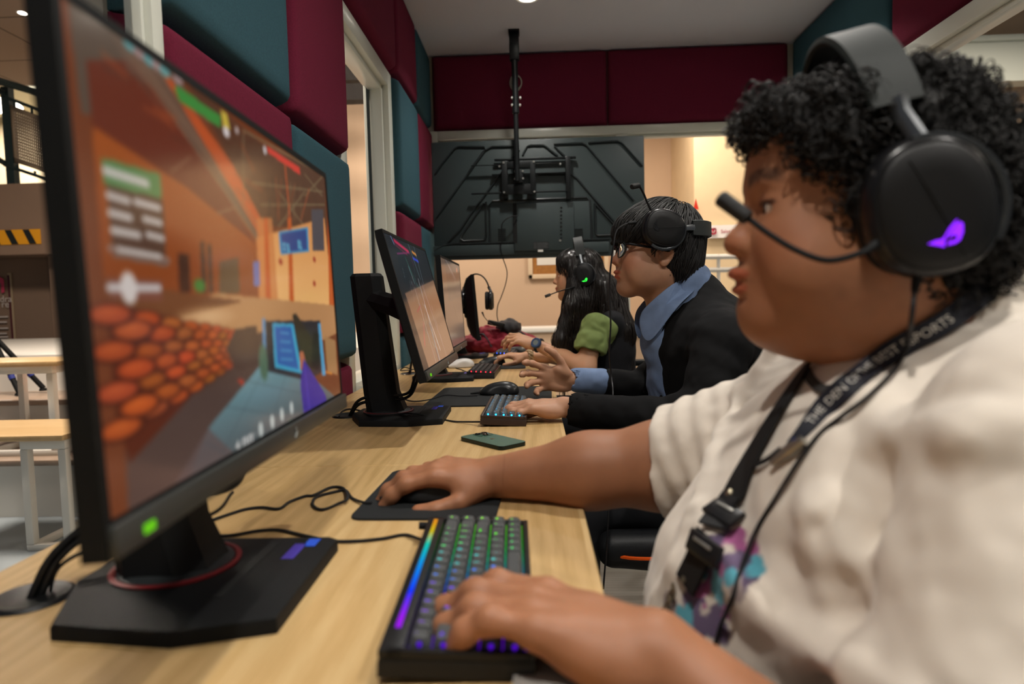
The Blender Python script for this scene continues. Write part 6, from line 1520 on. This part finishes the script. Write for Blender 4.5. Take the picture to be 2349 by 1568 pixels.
# V opening and neck
Bz.ell((.222, 1.725, .985), (.120, .080, .200), .008, 1); Bz.cone((.33, 1.73, 1.16), (.405, 1.73, 1.03), .070, .066, .01, 1); Bz.ell((.255, 1.73, .80), (.07, .022, .20), .006, 1)
def foldz(p):
    w = vnoise(p, 8, 5)*.6
    a = np.clip(1-np.linalg.norm(p-EL2, axis=1)/.17, 0, 1); b_ = np.clip(1-np.linalg.norm(p-ER2, axis=1)/.17, 0, 1); c = np.clip(1-np.linalg.norm(p-(SL2+V3(.0, 0, -.05)), axis=1)/.15, 0, 1)
    return (a+b_)*.0050*np.sin(p[:, 0]*80+p[:, 2]*90+w*5)+c*.0030*np.sin((p[:, 2]+p[:, 0]*.6)*95+w*4)+.003*vnoise(p, 24, 7)+.0012*vnoise(p, 70, 9)
v, q = Bz.mesh(.0042, foldz, .011); BLZ = mat('black_wool', (.006, .006, .0065), .9, bump=.25, bscale=1400, spec=.15); raw_mesh('blazer', v, q, BLZ, man2, True, None, 1)
m = MB()   # lapel edge
pts, nn = surf([(1596, 642), (1556, 695), (1520, 750), (1500, 800), (1488, 850), (1480, 900)], [Bz]); ribbon(m, pts, nn, [.012, .022, .030, .032, .026, .012], .003, .0005); m.build('lapel', BLZ, man2, True)
m = MB(); p, n_ = hit([Bb], 1489, 753, .004); Fm = frame_from(n_); Fm = np.array([Fm[:, 0], Fm[:, 2], Fm[:, 1]]).T; m.lathe([(0, .002), (.0035, .0025), (.005, .001), (.005, 0)], 16, Fm, p); m.build('button', mat('button_white', 'd8d6d0', .4), man2, True)
# trousers, shoes
Bp = SDF(); Bp.ell((.50, 1.73, .52), (.17, .18, .09), .05)
for s in (-1, 1):
    hp = V3(.48, 1.73+s*.09, .53); kn = V3(.10, 1.73+s*.13, .545); an = V3(.10, 1.73+s*.13, .09); Bp.cone(hp, kn, .082, .062, .04); Bp.cone(kn, an, .058, .042, .03)
v, q = Bp.mesh(.009, lambda p: .003*vnoise(p, 30, 1), .004); raw_mesh('trousers', v, q, mat('dark_trousers', (.012, .013, .016), .85), man2, True)
for s in (-1, 1):
    B = SDF(); B.cone((.11, 1.73+s*.13, .045), (-.04, 1.73+s*.14, .035), .042, .033, .03); B.cone((.11, 1.73+s*.13, .05), (.105, 1.73+s*.13, .10), .04, .038, .02); B.plane((0, 0, .002), (0, 0, -1)); v, q = B.mesh(.009); raw_mesh('shoe', v, q, mat('shoe_black', (.015, .015, .016), .5), man2, True)
# hair: smooth black cap with fringe
Bh = SDF(); Bh.frame(H2, O2, S2)
Bh.ell((-.018, 0, .046), (.108, .086, .084), .02); Bh.ell((-.050, 0, -.010), (.075, .078, .070), .02); Bh.ell((.040, 0, .052), (.062, .074, .050), .02); Bh.ell((.064, 0, .044), (.042, .062, .036), .012); Bh.ell((-.02, 0, .085), (.08, .06, .052), .02); Bh.ell((-.052, 0, -.050), (.045, .060, .040), .02)
Bh.ell((.090, 0, -.052), (.080, .10, .082), .006, 1)
for s in (1, -1):
    Bh.ell((.004, s*.092, -.018), (.028, .030, .036), .006, 1); Bh.ell((.030, s*.090, -.045), (.040, .035, .058), .006, 1); Bh.ell((-.010, s*.088, -.072), (.050, .040, .040), .01, 1)
v, q = Bh.mesh(.0035, lambda p: .0030*vnoise(p*[1, 1, .5], 90, 3)+.0012*vnoise(p*[1, 1, .4], 260, 3), .006)
rg = np.random.default_rng(8); sd = v[rg.choice(len(v), 5200, replace=False)]; lc = (sd-O2)@H2/S2; sd = sd[(lc[:, 2] > -.02)]
crown = O2+H2@(V3(-.055, 0, .125)*S2)
def vf2(p):
    d = p-crown; d /= np.linalg.norm(d, axis=1)[:, None]+1e-9; return d*.8+np.array([-.12, 0, -.45])
Pq, Rq = strands(Bh, sd, vf2, 11, .0064, .001, .0015, 3, .0085)
Rq = [r_*(~((((p_-O2)@H2/S2)[:, 0] > .03) & (((p_-O2)@H2/S2)[:, 2] < .014))).astype(float)+1e-5 for p_, r_ in zip(Pq, Rq)]; tv_, tq_ = tubes_mesh(Pq, Rq, 4)
raw_mesh('hair', np.concatenate([v, tv_]), np.concatenate([q, tq_+len(v)]), HAIRM, man2, True)
# glasses
gl = thing('glasses', 'black-framed glasses worn by the person in the blazer', 'glasses', tuple(O2+H2@(V3(.10, 0, 0)*S2)))
W2 = lambda x, y, z: O2+H2@(V3(x, y, z)*S2)
m = MB()
for s in (1, -1):
    m.loop([W2(.104-.010*abs(math.cos(a)*.6+.5*s*0)-.006*((s*math.cos(a)+1)/2), s*.034+.0265*math.cos(a), -.003+.0215*math.sin(a)*(1-.1*math.cos(a)*s)) for a in np.linspace(0, 2*PI, 29)[:-1]], .0016*S2, 8)
    m.tube([W2(.094, s*.060, .008), W2(.088, s*.070, .009), W2(.02, s*.0815, .004), W2(-.012, s*.083, .0)], [.0022, .003, .0032, .0028], 8)
m.tube([W2(.102, .009, .002), W2(.106, 0, .004), W2(.102, -.009, .002)], .0016, 8)
m.build('frame', mat('glasses_black', (.008, .008, .009), .2), gl, True)
for s in (1, -1):
    m = MB(); cc = m.bm.verts.new(tuple(W2(.1015, s*.034, -.003))); ring_ = m._verts([W2(.104-.010*abs(math.cos(a)*.6)-.006*((s*math.cos(a)+1)/2), s*.034+.026*math.cos(a), -.003+.021*math.sin(a)*(1-.1*math.cos(a)*s)) for a in np.linspace(0, 2*PI, 29)[:-1]])
    for i in range(28): m._f([cc, ring_[i], ring_[(i+1) % 28]])
    m.build('lens', mat('lens_glass', (1, 1, 1), .0, trans=1, ior=1.15, spec=.9), gl, True)
headset(H2, O2, S2, 'black unlit headset tipped back on the head of the person with glasses, microphone pointing up', '1c1c1e', tilt=82, cup=(.016, .093, .052), band_h=.208, band_w=.040, cuprot=-18, band_half=.094,
        mic=[P(1497, 488, 1.635), P(1485, 465, 1.63), P(1476, 443, 1.625), P(1466, 425, 1.62), P(1449, 428, 1.605)], mic_world=True,
        cable=[P(1458, 510, 1.60), P(1440, 512, 1.59), P(1415, 528, 1.58), P(1407, 565, 1.57), P(1400, 620, 1.57), P(1397, 680, 1.57), P(1401, 740, 1.57), P(1398, 800, 1.575), P(1402, 860, 1.59), P(1406, 905, 1.56), P(1402, 1000, 1.53), P(1398, 1120, 1.45), P(1392, 1240, 1.42), P(1384, 1350, 1.42)])
# ================= girl with long hair =================
O3 = V3(.192, 2.950, 1.160); H3 = head_frame(-3, 0); S3 = .94
girl = thing('person', 'person with very long black hair in a green short-sleeved shirt and black vest', 'person', (.36, 2.95, .0))
Bs = SDF(); head_ops(Bs, H3, O3, S3, fat=-.2, lips=1.0, nose=.95, ears=(0, 0), lid=.6)
Bs.frame(H3, O3, S3); Bs.cone((-.025, 0, -.05), (-.045, 0, -.150), .045, .048, .03); Bs.frame()
SL3, EL3, WL3 = V3(.258, 2.785, .938), V3(.210, 2.735, .760), V3(.002, 2.885, .862)
SR3, ER3, WR3 = V3(.29, 3.11, .935), V3(.21, 3.17, .775), V3(-.045, 3.075, .788)
Bs.ell((.31, 2.95, .86), (.08, .12, .12), .05)
for a, b_, c in ((SL3, EL3, WL3), (SR3, ER3, WR3)):
    Bs.cone((.30, 2.95, .93), a, .06, .045, .04); Bs.cone(a, b_, .042, .040, .03); Bs.cone(b_, b_*.6+c*.4, .040, .035, .03); Bs.cone(b_*.6+c*.4, c, .035, .0235, .02)
tips = hand_ops(Bs, hand_frame((-.86, .05, .30), (.2, -.45, .85), True), WL3, [(.45, .55, .3), (.50, .60, .3), (.55, .65, .35), (.6, .7, .4)], .93, .93, splay=(.16, .04, -.08, -.22), thumb=[(.8, .5, -.3), (.9, .3, -.35), (.95, .1, -.3)])
tips += hand_ops(Bs, hand_frame((-.98, -.02, .10), (0, -.1, 1), False), WR3, [(.35, .45, .25)]*4, .92, .92, thumb=[(.72, .60, -.40), (.93, .28, -.28), (.99, .02, -.12)])
v, q = Bs.mesh(.0036)
def col3(p):
    near = np.linalg.norm(p-O3, axis=1) < .15; c = np.ones((len(p), 3)); c[near] = head_color(p[near], H3, O3, S3, lipc=(.95, .52, .52), brow=.9, brow_dark=.15, blush=.5)
    return nail_color(p, c, tips)
raw_mesh('body', v, q, SKIN3, girl, True, col3, 1); eyes(girl, H3, O3, S3, (1, .0, -.12))
# green shirt with rolled sleeve
uL = (EL3-SL3)/np.linalg.norm(EL3-SL3); uR = (ER3-SR3)/np.linalg.norm(ER3-SR3)
Bg = SDF(); Bg.ell((.32, 2.95, .84), (.105, .135, .16), .05); Bg.cone((.305, 2.80, .925), (.305, 3.10, .925), .052, .052, .04)
for S_, u in ((SL3, uL), (SR3, uR)):
    Bg.cone(S_, S_+u*.085, .058, .066, .02); Bg.cone(S_+u*.082-V3(0, .0, 0), S_+u*.104, .070, .068, .012)
    Bg.box(S_+u*.115+u*.10, (.10, .10, .10), .003, .003, 1, frame_from(u)); Bg.cone(S_+u*.06, S_+u*.2, .047, .049, .004, 1)
v, q = Bg.mesh(.0042, lambda p: .0050*np.sin(p[:, 0]*75+p[:, 2]*55+6*vnoise(p, 16, 2))*np.clip(1-np.linalg.norm(p-(SL3+uL*.07), axis=1)/.11, 0, 1)+.0030*vnoise(p, 45, 3), .009)
raw_mesh('shirt', v, q, mat('olive_green_cotton', '6c7c46', .85, bump=.2, bscale=1200, var=.08, vscale=20), girl, True, None, 1)
Bv = SDF(); Bv.ell((.335, 2.95, .83), (.118, .140, .175), .05); Bv.ell((.35, 2.95, .62), (.135, .155, .15), .06); Bv.cone((.335, 2.83, .945), (.335, 3.07, .945), .056, .056, .04)
for S_, u in ((SL3, uL), (SR3, uR)):
    sgn = -1 if S_ is SL3 else 1
    Bv.ell(S_+V3(-.012, sgn*.030, -.035), (.062, .060, .085), .006, 1)
v, q = Bv.mesh(.005, lambda p: .002*vnoise(p, 25, 3), .003); raw_mesh('vest', v, q, mat('black_knit', (.006, .006, .008), .95, bump=.3, bscale=900), girl, True, None, 1)
Bp = SDF(); Bp.ell((.38, 2.95, .52), (.15, .16, .085), .05)
for s in (-1, 1):
    hp = V3(.37, 2.95+s*.08, .515); kn = V3(.03, 2.95+s*.09, .535); an = V3(.04, 2.95+s*.09, .09); Bp.cone(hp, kn, .088, .075, .04); Bp.cone(kn, an, .052, .036, .03)
v, q = Bp.mesh(.011); raw_mesh('trousers', v, q, mat('dark_trousers', (.012, .013, .016), .85), girl, True)
for s in (-1, 1):
    B = SDF(); B.cone((.05, 2.95+s*.09, .042), (-.08, 2.95+s*.10, .032), .038, .03, .03); B.cone((.05, 2.95+s*.09, .05), (.045, 2.95+s*.09, .09), .037, .035, .02); B.plane((0, 0, .002), (0, 0, -1)); v, q = B.mesh(.010); raw_mesh('shoe', v, q, mat('shoe_black', (.015, .015, .016), .5), girl, True)
# long hair
Bh = SDF(); Bh.frame(H3, O3, S3)
Bh.ell((-.016, 0, .042), (.106, .085, .084), .02); Bh.ell((-.045, 0, -.02), (.075, .082, .09), .02); Bh.ell((.040, 0, .058), (.052, .068, .042), .02)
Bh.frame()
Bh.cone(P(1385, 660, 2.92), P(1415, 760, 2.90), .060, .070, .04); Bh.cone(P(1415, 760, 2.92), P(1425, 900, 2.90), .068, .050, .04); Bh.cone(P(1400, 690, 2.98), P(1410, 860, 3.0), .07, .06, .04)
Bh.cone(P(1322, 625, 2.885), P(1312, 700, 2.85), .026, .028, .03); Bh.cone(P(1312, 700, 2.85), P(1286, 780, 2.83), .028, .026, .03); Bh.cone(P(1286, 780, 2.83), P(1291, 862, 2.83), .026, .010, .02)
Bh.cone(P(1338, 690, 2.88), P(1318, 800, 2.87), .038, .030, .04); Bh.cone(P(1350, 640, 2.91), P(1345, 700, 2.90), .04, .035, .03)
Bh.frame(H3, O3, S3); Bh.ell((.120, 0, -.030), (.068, .10, .088), .006, 1); Bh.ell((.138, 0, .02), (.060, .08, .10), .02, 1)
v, q = Bh.mesh(.0048, lambda p: .0022*vnoise(p*[1, 1, .12], 140, 3), .003)
rg = np.random.default_rng(18); sd = v[rg.choice(len(v), 2600, replace=False)]
def vf3(p):
    w = np.clip((p[:, 2]-1.15)/.06, 0, 1)[:, None]; top = O3+H3@(V3(.0, 0, .13)*S3); d = p-top; d[:, 0] *= .6; d /= np.linalg.norm(d, axis=1)[:, None]+1e-9
    return d*w*.9+np.array([.0, 0, -1.0])*(1-w*.5)
Pq, Rq = strands(Bh, sd, vf3, 15, .0105, .0008, .0016, 3, .010)
tv_, tq_ = tubes_mesh(Pq, Rq, 4); raw_mesh('hair', np.concatenate([v, tv_]), np.concatenate([q, tq_+len(v)]), HAIRM3, girl, True)
headset(H3, O3, S3, 'black headset with a green glowing emblem on the girl with long hair', '30f040', tilt=-8, cup=(-.034, .092, -.006), band_h=.178, band_w=.046,
        mic=[P(1318, 658, 2.83), P(1300, 663, 2.82), P(1282, 668, 2.82), P(1263, 675, 2.82), P(1250, 680, 2.82)], mic_world=True)
# watch and bracelet
wt = thing('wristwatch', 'chunky black and blue digital watch on the raised wrist of the girl', 'watch', tuple(WL3))
ua = (EL3-WL3)/np.linalg.norm(EL3-WL3); cw = WL3+ua*.022; Fw = frame_from(ua, (0, -1, .2))
m = MB(); m.loop([cw+.0265*(math.cos(a)*Fw[:, 0]+math.sin(a)*Fw[:, 2]) for a in np.linspace(0, 2*PI, 25)[:-1]], .0075, 8); m.build('band', mat('watch_band', (.012, .016, .03), .45), wt, True)
fd = V3(-.1, -.93, .25); fd -= ua*(fd@ua); fd /= np.linalg.norm(fd); Fc = frame_from(fd); Fc = np.array([Fc[:, 0], Fc[:, 2], Fc[:, 1]]).T
m = MB(); m.lathe([(.0, -.004), (.023, -.004), (.024, .004), (.0215, .010), (.017, .0105), (.0165, .009), (0, .009)], 24, Fc, cw+fd*.030); m.build('case', mat('watch_blue', (.02, .05, .12), .3), wt, True)
m = MB(); m.lathe([(0, .0095), (.0125, .0095), (.0125, .0085)], 24, Fc, cw+fd*.030); m.build('dial', mat('watch_dial', (.16, .18, .17), .2), wt, True)
m = MB()
for k in range(4): a = PI/4+k*PI/2; m.ball(cw+fd*.032+Fc[:, 0]*.021*math.cos(a)+Fc[:, 1]*.021*math.sin(a), .004, 8)
m.build('case_lug', mat('watch_band', (.012, .016, .03), .45), wt, True)
bc = thing('bracelet', 'cream twisted hair-tie bracelet on the mouse wrist of the girl', 'bracelet', tuple(WR3))
ub = (ER3-WR3)/np.linalg.norm(ER3-WR3); cb = WR3+ub*.018; Fb = frame_from(ub)
for j in range(2):
    m = MB(); m.loop([cb+ub*(.010*math.sin(6*a+j*PI))+(.0285+.003*math.cos(6*a+j*PI))*(math.cos(a)*Fb[:, 0]+math.sin(a)*Fb[:, 2]) for a in np.linspace(0, 2*PI, 61)[:-1]], .0048, 6); m.build('strand', mat('cream_cord', 'b39a78', .8, bump=.5, bscale=700), bc, True)
# headset hung over the far monitor
Rm = np.array([[0, -1, 0], [1, 0, 0], [0, 0, 1]]).astype(float).T
hm = P(1076, 700, 3.45)
headset(np.array([[0, 1, 0], [-1, 0, 0], [0, 0, 1]]).astype(float).T, V3(-.305, 3.50, 1.055), .92, 'spare black headset hung over the far edge-on monitor', '1c1c1e', tilt=0, cup=(0, .075, .0), band_h=.158, band_w=.03, band_half=.074,
        mic=[(.03, .085, -.045), (.035, .10, -.055), (.04, .112, -.068), (.045, .125, -.085)], cable=[P(1106, 715, 3.44), P(1110, 725, 3.44), P(1118, 735, 3.5), P(1126, 742, 3.6), P(1130, 745, 3.75)])
# ---------------- gaming chairs ----------------
def gaming_chair(x, y, label, orange=True):
    o = thing('gaming_chair', label, 'chair', (x, y, 0), 0, 'black and orange gaming chairs')
    LEA = mat('black_leatherette', (.010, .011, .013), .48, bump=.15, bscale=500); PIP = mat('orange_piping', 'e0560c', .5); RB = mat('maroon_underside', (.02, .006, .007), .7)
    B = SDF(); B.box((0, 0, .42), (.235, .235, .035), .035, .03); B.cone((-.20, -.22, .435), (.16, -.24, .445), .035, .035, .03); B.cone((-.20, .22, .435), (.16, .24, .445), .035, .035, .03); B.ell((-.02, 0, .405), (.25, .25, .05), .03)
    v, q = B.mesh(.008); st = raw_mesh('seat', v, q, LEA, o, False)
    m = MB()
    for s in (-1, 1): m.tube(crom([(-.235, s*.18, .42), (-.17, s*.262, .425), (0, s*.274, .43), (.16, s*.270, .445)], 6), .004, 6)
    m.build('piping', PIP, st)
    B = SDF(); B.box((.26, 0, .65), (.035, .20, .25), .035, .03, 0, rotm(0, .12, 0)); B.cone((.24, -.21, .56), (.265, -.24, .74), .035, .04, .03); B.cone((.24, .21, .56), (.265, .24, .74), .035, .04, .03); B.box((.30, 0, .87), (.035, .13, .08), .035, .06)
    v, q = B.mesh(.008); bk = raw_mesh('backrest', v, q, LEA, o, False)
    m = MB()
    for s in (-1, 1): m.tube(crom([(.222, s*.20, .48), (.205, s*.245, .58), (.225, s*.268, .74), (.265, s*.20, .82), (.270, s*.135, .86), (.268, s*.12, .92), (.275, s*.04, .953)], 6), .004, 6)
    m.build('piping', PIP, bk)
    for s in (-1, 1):
        m = MB(); m.tube([(.05, s*.29, .40), (.05, s*.31, .52), (.05, s*.31, .62)], .018, 8); m.box((.02, s*.31, .635), (.24, .075, .025), None, .01); m.build('armrest', M_BLACKM, o)
    m = MB(); m.tube([(.0, 0, .08), (0, 0, .22)], .026, 12); m.tube([(0, 0, .22), (0, 0, .37)], .015, 12); m.box((0, 0, .368), (.24, .20, .02)); m.build('gas_lift', M_BLACKM, o)
    for k in range(5):
        a = 2*PI*k/5+.3; e = (.29*math.cos(a), .29*math.sin(a), .085); m = MB(); m.tube([(.02*math.cos(a), .02*math.sin(a), .10), e], [.028, .018], 8, flat=.7); lg = m.build('leg', M_BLACKM, o)
        m = MB(); t_ = V3(-math.sin(a), math.cos(a), 0)
        for s in (-1, 1): m.tube([V3(e[0], e[1], .030)+t_*s*.012, V3(e[0], e[1], .030)+t_*s*.028], .030, 14)
        m.tube([(e[0], e[1], .03), (e[0], e[1], .085)], .008, 8); m.build('caster', M_BLACKM, lg)
    return o
ch = gaming_chair(.375, 1.73, 'black gaming chair with orange piping under the person in the blazer')
c2 = copy_tree(ch); ch.scale = (1, 1, 1.08); c2.scale = (1, 1, 1.16); c2.location = (.47, 2.90, 0); c2['label'] = 'black gaming chair with orange piping showing behind the collar of the blazer, beyond the girl'
c3_ = copy_tree(ch); c3_.location = (.50, .68, 0); c3_['label'] = 'black gaming chair carrying the person in the white shirt, mostly out of the photo'
c3_.scale = (1, 1, 1)
# ---------------- lights, world, camera ----------------
def area(name, loc, energy, size, col=(1, .95, .88), rot=(0, 0, 0), sy=None, shape='DISK', spread=None):
    l = bpy.data.lights.new(name, 'AREA'); l.energy = energy; l.shape = shape; l.size = size
    if sy: l.shape = 'RECTANGLE'; l.size_y = sy
    l.color = col
    if spread: l.spread = spread
    o = bpy.data.objects.new(name, l); COL.objects.link(o); o.location = loc; o.rotation_euler = rot; return o
DL = [(.003, 3.45), (1.12, 3.33), (.45, 1.55), (-.02, .0), (1.15, .0)]
for i, (x, y) in enumerate(DL):
    downlight(x, y, ZC, ('round glowing downlight in the ceiling at the top edge of the photo', 'round downlight in the ceiling on the right beyond the photo edge', 'round ceiling downlight above the seated man in black', 'round ceiling downlight behind the photographer on the left', 'round ceiling downlight behind the photographer on the right')[i], 'recessed ceiling downlights')
    area('room_downlight', (x, y, ZC-.012), 15 if i > 1 else 7.5, .10, (1, .95, .88), spread=math.radians(150 if i > 1 else 120))
p = PZ(53, 30, 4.3); downlight(p[0], p[1], 4.3, 'bright oval downlight in the brown tiled hall ceiling at the top left', 'hall ceiling lights', s=40)
for (x, y, z, e, sx) in ((-3.0, 2.9, 4.2, 260, 1.2), (-9.0, 10.6, 4.5, 130, 1.2), (-5.5, 10.6, 4.5, 110, 1.2), (1.2, 5.6, 2.97, 42, 1.0), (-.9, 5.8, 2.97, 35, .8), (4.2, 5.0, 3.5, 110, 1.2), (3.4, 8.2, 2.9, 22, .6), (4.5, 1.5, 3.5, 70, 1.2)):
    area('hall_fill', (x, y, z), e, sx, (1, .87, .74))  # added fill lamps without fixtures, placed to brighten the hall
w = bpy.data.worlds.new('World'); scene.world = w; w.use_nodes = True
w.node_tree.nodes['Background'].inputs[0].default_value = (.75, .85, 1, 1); w.node_tree.nodes['Background'].inputs[1].default_value = .09
cd = bpy.data.cameras.new('Camera'); cam = bpy.data.objects.new('Camera', cd); COL.objects.link(cam)
cd.sensor_width = 36; cd.lens = FPX/IW*36; cd.clip_start = .02
cam.matrix_world = Matrix([[*RC[0], CAM[0]], [*RC[1], CAM[1]], [*RC[2], CAM[2]], [0, 0, 0, 1]])
cd.dof.use_dof = True; cd.dof.focus_distance = 1.75; cd.dof.aperture_fstop = 3.2
scene.camera = cam
scene.view_settings.view_transform = 'Standard'; scene.view_settings.look = 'None'; scene.view_settings.exposure = 0.0; scene.view_settings.gamma = 1
